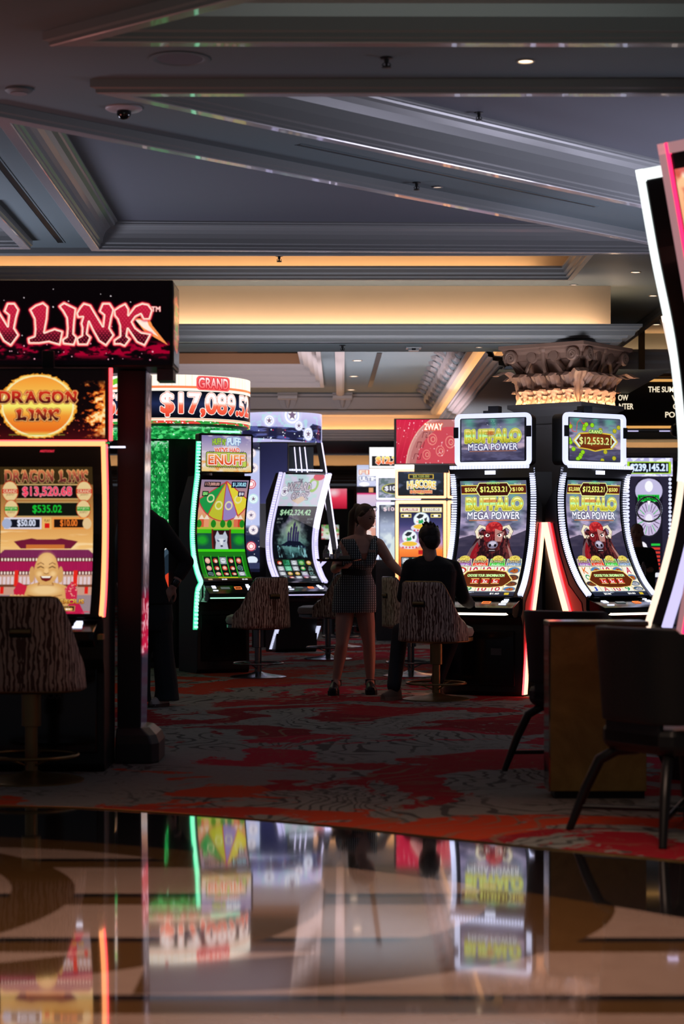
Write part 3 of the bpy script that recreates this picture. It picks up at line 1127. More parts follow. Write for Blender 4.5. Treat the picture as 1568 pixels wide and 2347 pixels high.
def art_gold_figure():
    """main display of the red-framed machine at the left edge"""
    a = Art(208, 320)
    a.rect(0, 0, 208, 320, [(0, (96, 66, 34)), (100, (214, 150, 80)), (140, (236, 184, 110)), (160, (240, 200, 140)), (320, (150, 90, 70))])
    a.rect(0, 0, 208, 30, (52, 38, 16))
    a.btext('DRAGON LINK', 10, 5, 198, 27, [(4, (226, 140, 80)), (16, (150, 60, 50)), (26, (80, 30, 30))], (236, 190, 120), 0.8)
    for y, c, t, cc in ((29, (20, 10, 8), '$13,520.68', (240, 40, 80)), (60, (14, 18, 10), '$535.02', (20, 190, 50))):
        a.rect(20, y, 190, y + 27, (196, 160, 100))
        a.rect(20, y + 2, 190, y + 25, c)
        if y < 50:
            a.text(t, 50, y + 5, 160, y + 22, cc, out=(250, 190, 200), ow=0.8, bold=0.025)
        else:
            a.text(t, 72, y + 6, 137, y + 21, cc, bold=0.03)
    for x, y, r, lab, c in ((22, 42, 17, 'GRAND', (200, 60, 40)), (188, 42, 17, 'GRAND', (200, 60, 40)), (24, 73, 15, 'MAJOR', (30, 150, 40)), (186, 73, 15, 'MAJOR', (30, 150, 40))):
        a.ell(x, y, r + 1.5, r + 1.5, (190, 60, 20))
        a.ell(x, y, r, r, (224, 196, 140))
        a.rect(x - r, y - 4, x + r, y + 3, c)
        a.text(lab, x - r + 2, y - 3, x + r - 2, y + 2, (240, 230, 190), bold=0.03)
        a.text('JACKPOT', x - 9, y + 4, x + 9, y + 8, (120, 80, 40))
    a.rect(8, 88, 92, 109, (220, 210, 220))
    a.rect(22, 91, 88, 106, (16, 18, 30))
    a.text('$50.00', 38, 92, 78, 105, (225, 230, 250), bold=0.03)
    a.rect(116, 88, 200, 109, (236, 150, 70))
    a.rect(120, 91, 186, 106, (30, 14, 8))
    a.text('$10.00', 134, 92, 172, 105, (240, 120, 40), bold=0.03)
    a.rect(94, 88, 114, 109, (230, 180, 100))
    a.rect(99, 98, 110, 107, (210, 20, 20))
    a.text('PLAY', 98, 91, 111, 96, (60, 30, 10))
    a.ell(14, 99, 11, 9, (160, 170, 200))
    a.ell(194, 99, 10, 10, (224, 190, 140))
    # clouds, palace roofs
    a.noise(50, 6, 21, (250, 220, 170), 0.5, 0.7, 0.7, mask=((a.Y > 112) & (a.Y < 155)))
    a.poly([(30, 132), (70, 126), (82, 128), (124, 128), (136, 126), (174, 132), (158, 146), (46, 146)], (110, 24, 50))
    a.rect(58, 138, 144, 146, (200, 110, 50))
    for y0, y1, x0, x1, c in ((148, 164, -10, 218, (124, 40, 84)), (172, 192, -20, 228, (170, 26, 80))):
        a.poly([(x0 + 20, y0), (x1 - 20, y0), (x1, y1), (x0, y1)], c)
        for x in range(0, 208, 4):
            a.rect(x, y0, x + 1, y1, (70, 10, 40), al=0.35)
        a.rect(0, y1, 208, y1 + 8, (90, 20, 24))
        for x in range(3, 208, 7):
            a.rect(x, y1 + 1, x + 4, y1 + 7, (236, 214, 200))
    a.rect(0, 200, 208, 260, (196, 150, 130))
    for x in range(0, 208, 9):
        a.rect(x, 204, x + 6, 222, (226, 210, 220), al=0.8)
    a.rect(0, 222, 208, 228, (110, 60, 40))
    for x in (34, 166):
        a.rect(x, 190, x + 9, 226, (224, 40, 30))
    for x in (4, 192):
        a.rect(x, 228, x + 8, 246, (220, 30, 24))
    a.rect(0, 250, 208, 320, (150, 130, 134))
    # seated golden figure
    gd = (214, 162, 96)
    a.poly([(18, 320), (28, 282), (48, 262), (160, 262), (184, 282), (196, 320)], (190, 24, 70))
    a.ell(106, 268, 56, 46, gd)
    a.ell(106, 246, 60, 30, gd)
    a.line([(92, 214), (88, 224), (122, 224), (118, 214)], 3, (160, 100, 50))
    a.ell(104, 236, 42, 18, (240, 206, 150), al=0.8, soft=0.5)
    a.ell(104, 276, 40, 24, (236, 196, 130), al=0.7, soft=0.6)
    a.line([(66, 250), (90, 256), (120, 256), (142, 250)], 2, (140, 86, 44))
    a.poly([(44, 216), (34, 236), (36, 250), (58, 252), (64, 226)], (196, 30, 60))
    a.poly([(164, 214), (176, 236), (176, 270), (152, 262), (148, 232)], (200, 36, 70))
    a.dots(26, 8, (240, 170, 150), 0.8, 1.8, box=(150, 220, 176, 266))
    a.ell(42, 262, 18, 12, (200, 148, 90))
    for k in range(4):
        a.ell(30 + 8 * k, 256, 4, 8, (224, 178, 120))
    a.ell(73, 200, 6, 18, (206, 154, 92))
    a.ell(137, 200, 6, 18, (206, 154, 92))
    a.ell(105, 190, 27, 33, gd)
    a.ell(105, 176, 23, 22, gd)
    a.ell(105, 170, 24, 22, (232, 186, 124), al=0.9, soft=0.6)
    a.ell(90, 198, 10, 9, (240, 200, 140), al=0.9, soft=0.7)
    a.ell(120, 198, 10, 9, (240, 200, 140), al=0.9, soft=0.7)
    for sx in (-1, 1):
        a.line([(105 + sx * 20, 178), (105 + sx * 13, 174), (105 + sx * 6, 178)], 1.4, (110, 60, 30))
        a.line([(105 + sx * 20, 185), (105 + sx * 13, 182), (105 + sx * 6, 185)], 1.8, (80, 40, 20))
    a.ell(105, 192, 5, 6, (236, 190, 126))
    a.line([(100, 196), (105, 198), (110, 196)], 1.2, (120, 70, 36))
    a.poly([(91, 203), (119, 203), (114, 212), (105, 215), (96, 212)], (110, 24, 24))
    a.poly([(94, 203), (116, 203), (113, 207), (97, 207)], (246, 240, 226))
    a.text('HAPPY & PROSPEROUS', 16, 264, 192, 280, [(264, (250, 214, 110)), (280, (200, 120, 20))], out=(90, 30, 10), ow=0.9, bold=0.025)
    a.rect(26, 288, 174, 310, (180, 140, 80))
    a.rect(28, 290, 172, 308, (60, 24, 16))
    a.text('TOUCH SCREEN TO MAKE SELECTION', 44, 291, 160, 295, (220, 180, 110))
    for k, t in enumerate(('1c', '2c', '5c', '10c', '$1', '$2')):
        a.rect(31 + 23.5 * k, 297, 51 + 23.5 * k, 307, (224, 30, 34) if k < 4 else (230, 180, 90), r=2)
        a.text(t, 36 + 23.5 * k, 299, 46 + 23.5 * k, 305, (250, 240, 240), bold=0.04)
    a.noise(8, 8, 31, (220, 60, 90), 0.52, 0.6, 0.8, mask=(a.Y > 309))
    return a


def flames(a, x0, x1, y0, y1, seed, flip=False):
    n = vnoise(a.H, a.W, 9 * a.K, 7 * a.K, seed, 4)
    t = (a.X - x0) / (x1 - x0)
    t = 1 - t if flip else t
    ys = 1 - np.abs((a.Y - (y0 + y1) / 2) / ((y1 - y0) / 2)) ** 4
    m = np.clip((n + t * 0.55 - 0.72) * 7, 0, 1) * ys * (t > 0) * (a.X >= min(x0, x1)) * (a.X <= max(x0, x1))
    a.put(m, (214, 70, 20))
    a.put(np.clip((n + t * 0.5 - 0.80) * 8, 0, 1) * ys * (m > 0), (250, 160, 60))
    a.put(np.clip((n + t * 0.4 - 0.88) * 9, 0, 1) * ys * (m > 0), (255, 230, 170))


def art_sun_logo():
    a = Art(250, 165)
    a.rect(0, 0, 250, 165, [(0, (6, 3, 4)), (110, (12, 3, 4)), (165, (60, 6, 10))])
    flames(a, 196, 250, 24, 165, 4)
    flames(a, 0, 34, 24, 165, 9, flip=True)
    a.dots(50, 5, (250, 90, 60), 0.5, 1.1, box=(10, 120, 240, 165))
    n = vnoise(a.H, a.W, 5 * a.K, 5 * a.K, 2, 3)
    r = np.hypot(a.X - 113, (a.Y - 86)) - n * 9
    a.put((r < 74).astype(float), (236, 150, 40))
    a.put((r < 71).astype(float), (250, 220, 120))
    a.ell(113, 86, 72, 72, [(14, (244, 150, 50)), (60, (244, 190, 80)), (86, (246, 236, 110)), (110, (240, 150, 50)), (146, (230, 110, 30)), (158, (236, 220, 100))])
    a.ell(113, 86, 73, 73, (245, 240, 190), ring=0.03)
    g = [(48, (220, 60, 30)), (66, (170, 30, 24)), (80, (40, 12, 16))]
    a.btext('DRAGON', 31, 50, 194, 80, g, (250, 190, 110), 1.4, (150, 50, 20), 2.6)
    a.btext('LINK', 66, 93, 158, 123, [(94, (220, 60, 30)), (122, (40, 12, 16))], (250, 190, 110), 1.4, (150, 50, 20), 2.6)
    a.rect(54, 155, 168, 157, (170, 180, 60), al=0.6)
    return a


LET = {
    'L': [(290, 400), (340, 362), (400, 340), (440, 375), (432, 480), (410, 600), (500, 568), (568, 590), (545, 705), (450, 678), (370, 690), (280, 690), (275, 650), (330, 630), (335, 570), (330, 480), (310, 440)],
    'I': [(540, 370), (580, 340), (680, 390), (668, 500), (660, 610), (688, 640), (665, 705), (575, 695), (568, 660), (605, 635), (612, 560), (605, 470), (572, 410)],
    'N': [(690, 430), (720, 380), (750, 345), (805, 362), (850, 440), (915, 548), (925, 445), (885, 412), (912, 345), (970, 345), (1005, 400), (985, 470), (968, 560), (1005, 620), (940, 710), (880, 670), (830, 580), (792, 500), (775, 610), (808, 640), (780, 702), (700, 702), (690, 650), (735, 625), (738, 560), (728, 520), (745, 460), (700, 465)],
    'K': [(1010, 405), (1060, 370), (1105, 348), (1132, 395), (1130, 450), (1190, 370), (1250, 345), (1300, 355), (1335, 405), (1312, 480), (1262, 482), (1238, 435), (1190, 460), (1160, 505), (1190, 560), (1240, 598), (1322, 612), (1270, 710), (1205, 680), (1125, 560), (1115, 630), (1145, 655), (1100, 715), (1060, 698), (1010, 700), (1010, 665), (1062, 630), (1060, 540), (1040, 480), (1015, 450)]}


def art_long_sign():
    """u = 0 is far outside the frame on the left; the last 410 units are what the photograph shows"""
    a = Art(900, 196)
    ox = 900 - 410 + 12
    a.rect(0, 0, 900, 196, (4, 2, 4))
    a.noise(26, 10, 41, (170, 0, 44), 0.42, 0.6, 0.95, mask=np.clip((a.Y - 138) / 12, 0, 1) * np.clip((186 - a.Y) / 14, 0, 1))
    a.noise(12, 6, 43, (10, 2, 6), 0.5, 0.6, 0.8, mask=((a.Y > 144) & (a.Y < 184)))
    a.stars(60, 12, (255, 60, 110), core=(255, 190, 210), box=(0, 130, 880, 186), r0=1.5, r1=4)
    a.stars(44, 19, (200, 120, 160), core=(255, 250, 250), box=(0, 14, 890, 130), r0=1.5, r1=3.2)
    f = lambda L, dx: [(ox + (x + dx) / 3.733, (y - 160) / 3.733 + 3) for x, y in LET[L]]
    # comet behind the last letter
    a.poly([(ox + 316, 86), (ox + 352, 90), (ox + 358, 104), (ox + 394, 150), (ox + 340, 118)], (255, 150, 80))
    a.poly([(ox + 318, 90), (ox + 346, 92), (ox + 350, 104), (ox + 372, 130), (ox + 338, 110)], (255, 236, 220))
    seq = [('N', -815), ('L', 0), ('I', 0), ('N', 0), ('K', 0)]
    M = np.zeros(a.X.shape)
    for L, dx in seq:
        M = np.maximum(M, a.pmask(f(L, dx)))
    # rest of the first word outside the frame
    T = a.brush('DRAGO', 20, 50, ox - 130, 144)
    M = np.maximum(M, T)
    g = a.blur(a.dil(M, 3.5), 3)
    a.put(np.clip(g * 1.6, 0, 1), (200, 0, 50), 0.85)
    a.put(a.dil(M, 3.6), (250, 60, 80))
    a.put(a.dil(M, 2.2), (255, 170, 150))
    a.put(M, (255, 250, 236))
    er = 1 - a.dil(1 - M, 1.9)
    a.put(er, (255, 110, 90))
    er = 1 - a.dil(1 - M, 3.0)
    a.put(er, [(50, (196, 30, 60)), (110, (170, 20, 50)), (128, (60, 6, 20)), (150, (20, 2, 8))])
    sc = (np.abs(((a.X + (np.floor(a.Y / 5) % 2) * 4) % 8) - 4) + np.abs((a.Y % 5) - 2.5) < 2.6).astype(float)
    a.put(er * sc, (230, 60, 90), 0.6)
    a.text('TM', ox + 356, 60, ox + 376, 71, (255, 220, 210), out=(220, 40, 60), ow=0.8, bold=0.04)
    return a


def art_serpent_end():
    a = Art(16, 190)
    a.rect(0, 0, 16, 190, (10, 4, 6))
    a.ell(8, 90, 6, 70, (190, 60, 40))
    a.ell(8, 92, 4.5, 60, (120, 150, 70))
    a.noise(5, 8, 3, (230, 120, 90), 0.5, 0.6, 0.8, mask=(np.abs(a.Y - 92) < 64))
    return a


def wolf_head(a, cx, cy, s):
    p = lambda pts, c, **k: a.poly([(cx + x * s, cy + y * s) for x, y in pts], c, **k)
    p([(-9, -20), (-15, -8), (-13, 4), (-16, 22), (16, 22), (13, 4), (15, -8), (9, -20), (4, -12), (-4, -12)], (190, 198, 212), outline=((90, 96, 110), 0.6))
    p([(-6, -4), (0, 14), (6, -4)], (226, 230, 238))
    p([(-11, -2), (-3, 1), (-8, 3)], (80, 90, 120))
    p([(11, -2), (3, 1), (8, 3)], (80, 90, 120))
    a.ell(cx, cy + 12 * s, 3 * s, 2.2 * s, (60, 64, 84))


def cell_icons(a, x0, y0, cw, ch, nx, ny, seed, cols, shapes=None):
    rs = np.random.RandomState(seed)
    for r in range(ny):
        for c in range(nx):
            x, y = x0 + (c + 0.5) * cw, y0 + (r + 0.5) * ch
            k = rs.randint(0, 4)
            cc = cols[rs.randint(0, len(cols))]
            if k == 0:
                a.text('AKQJ'[rs.randint(0, 4)], x - cw * 0.25, y - ch * 0.32, x + cw * 0.25, y + ch * 0.32, (30, 60, 70), out=(170, 210, 200), ow=0.6, bold=0.04)
            elif k == 1:
                a.rect(x - cw * 0.42, y - ch * 0.42, x + cw * 0.42, y + ch * 0.42, (150, 156, 166), r=1)
                a.ell(x, y, cw * 0.3, ch * 0.32, (220, 226, 230))
                a.ell(x - 2, y - 1, 1, 1, (20, 20, 20))
                a.ell(x + 2, y - 1, 1, 1, (20, 20, 20))
            elif k == 2:
                a.ell(x, y, cw * 0.32, ch * 0.36, cc)
                a.ell(x, y - 1, cw * 0.2, ch * 0.2, (240, 200, 180))
            else:
                a.ell(x, y, cw * 0.3, ch * 0.3, (196, 60, 40))
                a.ell(x + 1, y + 1, cw * 0.2, ch * 0.2, (230, 210, 190))


def art_wolf_game():
    a = Art(112, 232)
    a.rect(0, 0, 112, 232, [(0, (150, 130, 160)), (60, (230, 150, 120)), (90, (170, 190, 60)), (232, (20, 110, 30))])
    # wheel
    cx, cy, R = 60, 4, 70
    for k, (a0, a1, c) in enumerate(((150, 122, (30, 150, 70)), (120, 92, (190, 190, 50)), (90, 62, (150, 130, 190)), (60, 32, (226, 210, 60)))):
        q = [(cx, cy)] + [(cx + R * math.cos(math.radians(a0 + (a1 - a0) * t / 6)), cy + R * math.sin(math.radians(a0 + (a1 - a0) * t / 6)) * 1.0) for t in range(7)]
        a.poly(q, c, outline=((196, 50, 60), 1.6))
        m = math.radians((a0 + a1) / 2)
        a.ell(cx + 46 * math.cos(m), cy + 46 * math.sin(m), 9, 8, (230, 226, 170), al=0.9)
        a.ell(cx + 46 * math.cos(m), cy + 46 * math.sin(m), 6, 5, c)
    a.rect(8, 4, 46, 14, (20, 16, 22))
    a.text('117,000.00', 11, 6, 43, 12, (220, 160, 150), bold=0.03)
    a.rect(72, 3, 108, 15, (10, 20, 50))
    a.text('$1,330.82', 75, 5, 106, 13, (170, 230, 250), bold=0.025)
    a.rect(6, 22, 20, 32, (16, 40, 24))
    a.text('$50', 8, 24, 18, 30, (150, 240, 130), bold=0.04)
    a.rect(90, 22, 105, 32, (40, 20, 60))
    a.text('$10', 93, 24, 103, 30, (240, 240, 250), bold=0.04)
    # farm
    for x, c in ((4, (214, 90, 60)), (86, (220, 110, 80)), (96, (200, 60, 40)), (16, (230, 150, 110))):
        a.rect(x, 72, x + 11, 86, c)
        a.poly([(x - 1, 72), (x + 5.5, 64), (x + 12, 72)], (240, 220, 200))
    for x in (4, 38, 60, 76, 106):
        a.ell(x, 80, 6, 7, (30, 130, 30))
    a.rect(0, 90, 112, 98, (60, 190, 20))
    a.rect(0, 98, 112, 134, (20, 80, 60))
    a.ell(12, 112, 18, 14, (30, 160, 40), soft=0.6)
    a.ell(100, 112, 18, 14, (30, 160, 40), soft=0.6)
    a.rect(34, 92, 80, 134, (46, 18, 24))
    a.rect(34, 90, 38, 134, (110, 30, 24))
    a.rect(76, 90, 80, 134, (110, 30, 24))
    wolf_head(a, 57, 113, 1.0)
    a.rect(0, 132, 112, 138, (60, 210, 20))
    a.rect(0, 138, 112, 216, (24, 120, 20))
    a.rect(10, 150, 102, 212, (8, 26, 20))
    for k in range(6):
        a.rect(9 + k * 18.4, 148, 11 + k * 18.4, 214, (50, 190, 40))
    cell_icons(a, 10, 150, 18.4, 20.5, 5, 3, 4, [(226, 170, 150), (210, 90, 70)])
    a.rect(0, 216, 112, 222, (90, 130, 20))
    a.rect(34, 217, 80, 220, (230, 200, 40))
    a.rect(0, 222, 112, 232, (40, 24, 20))
    a.text('$0.88', 40, 224, 52, 230, (235, 235, 235))
    a.text('$1.00', 88, 224, 100, 230, (235, 235, 235))
    a.rect(8, 224, 18, 230, (190, 160, 120))
    return a


def art_enuff():
    a = Art(108, 80)
    a.rect(0, 0, 108, 80, [(0, (130, 120, 170)), (40, (206, 190, 210)), (66, (230, 220, 190)), (80, (240, 200, 120))])
    a.noise(20, 10, 5, (240, 225, 230), 0.5, 0.7, 0.7)
    a.noise(12, 8, 6, (240, 150, 60), 0.5, 0.6, 0.7, mask=(a.Y > 56))
    a.text("HUFF N'", 24, 8, 52, 22, (170, 214, 60), out=(60, 70, 60), ow=0.8, bold=0.03, arc=2)
    a.text('PUFF', 56, 6, 84, 22, (220, 240, 255), out=(120, 150, 200), ow=1.2, bold=0.04, arc=2)
    a.text("WE'VE HAD", 28, 27, 82, 37, (240, 84, 60), out=(250, 240, 240), ow=0.9, bold=0.03)
    a.rect(9, 36, 98, 70, (70, 80, 40), r=4)
    a.rect(10.5, 37.5, 96.5, 68.5, (190, 214, 90), r=3)
    for x in range(16, 92, 4):
        a.line([(x, 72), (x + 3, 67)], 1, (30, 40, 20))
        if x < 26 or x > 80:
            a.line([(x, 38), (x + 3, 34)], 1, (30, 40, 20))
    a.text('ENUFF', 15, 43, 93, 64, [(43, (250, 170, 90)), (64, (226, 60, 30))], out=(255, 250, 240), ow=1.6, bold=0.035, out2=(170, 50, 40), ow2=2.6)
    return a


def art_ring_green():
    """drum display of the green carousel: 560 units around the visible half"""
    a = Art(600, 105)
    a.rect(0, 0, 600, 105, (255, 246, 232))
    for x in range(0, 600, 13):
        a.rect(x, 0, x + 1, 24, (240, 200, 150), al=0.6)
    a.noise(30, 12, 3, (110, 190, 50), 0.5, 0.56, 1.0, mask=(a.Y < 20) * (a.X < 250))
    for x in (216, 226, 300):
        a.rect(x, 0, x + 6, 7, (200, 20, 60))
    a.rect(0, 24, 600, 29, (240, 130, 80))
    a.rect(0, 29, 600, 35, (255, 244, 230))
    a.rect(0, 35, 600, 92, [(35, (6, 6, 14)), (62, (30, 40, 76)), (92, (5, 5, 12))])
    a.rect(0, 92, 600, 98, (255, 236, 214))
    a.rect(0, 94, 600, 95, (240, 110, 70))
    a.rect(0, 98, 600, 105, (50, 150, 60))
    a.noise(14, 4, 8, (226, 70, 60), 0.5, 0.55, 1, mask=(a.Y > 98))
    a.dots(40, 4, (255, 255, 255), 0.8, 1.6, box=(0, 98, 600, 105))
    for x0 in (8, 308):
        gx = x0 + (52 if x0 > 100 else 60)
        a.rect(gx, 2, gx + 78, 32, (250, 90, 90), r=8)
        a.text('GRAND', gx + 5, 6, gx + 73, 28, [(4, (255, 250, 250)), (28, (240, 90, 90))], out=(190, 20, 40), ow=1.2, bold=0.03)
        a.text('$17,089.52', x0 - 16, 39, x0 + 208, 88, [(39, (255, 240, 240)), (58, (255, 250, 246)), (66, (240, 110, 80)), (88, (224, 60, 40))], out=(210, 60, 40), ow=0.8, bold=0.025, out2=(255, 240, 230), ow2=2.2)
    return a


def art_leaves(w, h, seed=2):
    a = Art(w, h, (20, 150, 66))
    a.noise(7, 5, seed, (90, 235, 130), 0.5, 0.62, 0.9)
    a.noise(6, 6, seed + 7, (8, 96, 40), 0.52, 0.6, 0.8)
    a.noise(10, 5, seed + 1, (225, 255, 235), 0.42, 0.6, 0.9, mask=np.clip(1 - a.Y / min(16, 0.4 * h), 0, 1))
    a.dots(max(4, int(w * h / 320)), seed + 3, (240, 255, 245), 0.6, 1.5)
    return a


def coin(a, x, y, r, c=(235, 235, 250), red=False):
    a.ell(x, y, r * 1.25, r * 1.25, (255, 255, 255), al=0.45, soft=0.5)
    a.ell(x, y, r, r, (214, 30, 60) if red else c)
    a.ell(x, y, r * 0.82, r * 0.82, (255, 240, 240) if red else (250, 250, 255))
    a.ell(x, y, r * 0.62, r * 0.62, (230, 60, 80) if red else c, ring=0.25)
    a.poly([(x + r * (0.5 if k % 2 else 0.22) * math.sin(k * PI / 5), y + r * (0.5 if k % 2 else 0.22) * math.cos(k * PI / 5)) for k in range(10)], (120, 100, 130) if not red else (255, 250, 250))


def art_ring_violet():
    a = Art(480, 76)
    a.rect(0, 0, 480, 76, [(0, (206, 200, 240)), (30, (176, 174, 222)), (76, (190, 186, 232))])
    a.noise(16, 12, 5, (170, 230, 225), 0.55, 0.7, 0.6)
    m = a.pmask([(90, 38), (150, 34), (300, 40), (320, 52), (330, 40), (350, 28), (410, 32), (404, 74), (340, 76), (250, 70), (90, 60)])
    a.put(m, (24, 26, 60))
    a.rect(300, 40, 400, 43, (10, 10, 24))
    a.noise(30, 5, 9, (90, 100, 170), 0.52, 0.62, 0.8, mask=m)
    a.dots(30, 6, (240, 250, 255), 0.7, 2.0, box=(100, 40, 400, 74))
    a.dots(8, 7, (230, 30, 80), 1.0, 2.0, box=(120, 44, 400, 74))
    for x, y, r in ((60, 20, 18), (216, 22, 16), (280, 8, 26), (300, 34, 13), (332, 54, 18), (440, 30, 15)):
        coin(a, x, y, r, (200, 205, 240))
    return a


def art_coin_column():
    a = Art(36, 300)
    a.rect(0, 0, 36, 300, [(0, (60, 60, 90)), (14, (30, 30, 50)), (20, (196, 206, 240)), (120, (186, 190, 236)), (190, (190, 200, 240)), (200, (40, 46, 80)), (300, (20, 22, 44))])
    for k, (y, red) in enumerate(((24, 0), (58, 0), (96, 1), (130, 0), (168, 0), (202, 0), (240, 1))):
        coin(a, 18 + (3 if k % 2 else -2), y, 11, (236, 214, 220) if k != 3 else (190, 240, 235), bool(red))
    a.ell(18, 272, 13, 9, (225, 235, 250))
    a.rect(0, 278, 36, 292, (50, 56, 90))
    a.dots(30, 9, (240, 245, 255), 0.5, 1.2)
    return a


def art_slippers():
    a = Art(92, 56)
    a.rect(0, 0, 92, 56, [(0, (214, 205, 228)), (56, (200, 196, 214))])
    a.noise(14, 10, 4, (170, 214, 210), 0.5, 0.65, 0.7)
    coin(a, 10, 30, 10, (190, 190, 210))
    a.ell(70, 18, 11, 13, (150, 190, 90), ring=0.4)
    a.ell(78, 4, 12, 6, (210, 60, 80))
    a.text('THE', 34, 8, 44, 14, (110, 90, 110), bold=0.04)
    a.text('WIZARD', 14, 16, 66, 30, (200, 190, 200), out=(90, 80, 100), ow=1.0, bold=0.03, arc=2)
    a.text('OF OZ', 28, 32, 64, 44, (200, 190, 200), out=(90, 80, 100), ow=1.0, bold=0.03)
    a.poly([(30, 46), (52, 38), (60, 44), (46, 52)], (214, 190, 170))
    return a


def art_emerald():
    a = Art(96, 200)
    a.rect(0, 0, 96, 200, (10, 14, 20))
    a.text('$442,324.42', 12, 5, 82, 16, (170, 214, 170), out=(20, 50, 40), ow=0.6, bold=0.03)
    for x in (8, 78):
        a.text('$250', x, 20, x + 12, 24, (160, 170, 170))
        a.text('$25', x, 27, x + 9, 31, (140, 150, 150))
    n = vnoise(a.H, a.W, 9 * a.K, 9 * a.K, 8, 4)
    r = np.sqrt(((a.X - 48) / 40) ** 2 + ((a.Y - 62) / 52) ** 2) + (n - 0.5) * 0.7
    a.put(np.clip((1 - r) * 2.2, 0, 1), [(10, (140, 120, 160)), (60, (120, 150, 140)), (110, (80, 150, 150))], 0.9)
    a.ell(48, 44, 20, 26, (176, 214, 150), al=0.7, soft=0.6)
    for x, y0, wd in ((42, 44, 4), (48, 34, 5), (54, 42, 4), (37, 56, 4), (59, 54, 4)):
        a.rect(x, y0, x + wd, 78, (50, 44, 84))
        a.poly([(x - 1, y0), (x + wd / 2, y0 - 8), (x + wd + 1, y0)], (60, 50, 90))
    a.poly([(20, 84), (40, 72), (66, 74), (84, 90)], (14, 20, 40))
    a.noise(3, 14, 12, (150, 214, 220), 0.5, 0.65, 0.8, mask=((a.Y > 84) & (a.Y < 112) & (np.abs(a.X - 48) < 34)))
    a.rect(4, 116, 92, 184, (14, 16, 14))
    cell_icons(a, 6, 118, 17, 16, 5, 4, 14, [(200, 170, 60), (60, 180, 90)])
    for r, c in ((0, 1), (0, 3), (1, 1)):
        a.rect(6 + 17 * c, 118 + 16 * r, 22 + 17 * c, 133 + 16 * r, (30, 210, 120), al=0.45)
    a.ell(66, 168, 12, 12, (200, 170, 220), al=0.7, soft=0.7)
    a.text('$1.00', 74, 190, 88, 195, (190, 200, 200))
    return a


def art_saucer_game():
    a = Art(100, 240)
    a.rect(0, 0, 100, 240, [(0, (14, 16, 40)), (50, (60, 60, 110)), (95, (190, 150, 200)), (112, (250, 140, 60)), (150, (220, 80, 30)), (240, (120, 40, 30))])
    for x, y, t, c in ((2, 8, '$2,500.00', (150, 20, 20)), (52, 8, '$250.00', (120, 110, 90))):
        a.rect(x, y, x + 46, y + 12, (236, 214, 120))
        a.rect(x + 1.5, y + 1.5, x + 44.5, y + 10.5, (240, 236, 220))
        a.rect(x + 6, y + 3, x + 40, y + 9, c)
        a.text(t, x + 8, y + 3.4, x + 38, y + 8.6, (250, 240, 230), bold=0.04)
    for x in (4, 72):
        a.rect(x, 24, x + 24, 33, (240, 220, 120))
        a.rect(x + 2, 26, x + 22, 31, (60, 60, 60))
        a.rect(x + 7, 26, x + 17, 31, (250, 250, 250))
    for cx, cy, k in ((51, 46, 1.0), (24, 88, 0.95)):
        a.ell(cx, cy - 8 * k, 18 * k, 18 * k, (206, 226, 235))
        a.ell(cx, cy - 8 * k, 16 * k, 16 * k, (240, 246, 250))
        a.poly([(cx + x * k, cy + y * k) for x, y in ((-12, -14), (-4, -22), (6, -20), (2, -13), (-6, -10))], (34, 40, 50))
        a.poly([(cx + x * k, cy + y * k) for x, y in ((6, -10), (13, -14), (12, -4), (8, -3))], (44, 50, 60))
        a.poly([(cx + x * k, cy + y * k) for x, y in ((-8, -2), (-6, -8), (-1, -6), (2, -10), (5, -3), (2, 1), (-6, 2))], (36, 160, 84))
        a.ell(cx - 9 * k, cy - 3 * k, 3 * k, 2 * k, (250, 190, 180))
        a.ell(cx, cy + 12 * k, 24 * k, 10 * k, (226, 220, 232))
        a.ell(cx, cy + 9 * k, 18 * k, 6 * k, (236, 190, 60))
        for q in range(5):
            a.ell(cx - 16 * k + 8 * k * q, cy + 18 * k, 2.2, 2.2, (214, 60, 90))
    a.rect(44, 112, 56, 122, (190, 30, 30))
    a.rect(4, 128, 96, 200, (24, 40, 40))
    cell_icons(a, 5, 129, 18, 17, 5, 4, 21, [(230, 190, 60), (240, 240, 220)])
    a.text('GOLD', 30, 132, 80, 144, (236, 196, 60), out=(90, 50, 10), ow=0.8, bold=0.025)
    return a


def art_hi_score():
    a = Art(100, 52)
    a.rect(0, 0, 100, 52, [(0, (30, 44, 60)), (52, (16, 22, 30))])
    a.noise(18, 12, 7, (100, 110, 150), 0.5, 0.7, 0.7)
    a.rect(22, 6, 78, 16, (236, 196, 70))
    a.rect(24, 7.5, 76, 14.5, (30, 30, 30))
    a.text('$8,500.00', 32, 8, 68, 14, (214, 224, 110), bold=0.025)
    a.ell(51, 34, 18, 14, (200, 214, 60), ring=0.12)
    a.text('HI-SCORE', 20, 22, 82, 37, [(22, (246, 226, 60)), (37, (226, 150, 30))], out=(250, 250, 240), ow=1.4, bold=0.03, arc=3)
    a.text('SHOWDOWN', 26, 40, 74, 46, (226, 110, 60), out=(250, 210, 170), ow=0.8, bold=0.04)
    return a


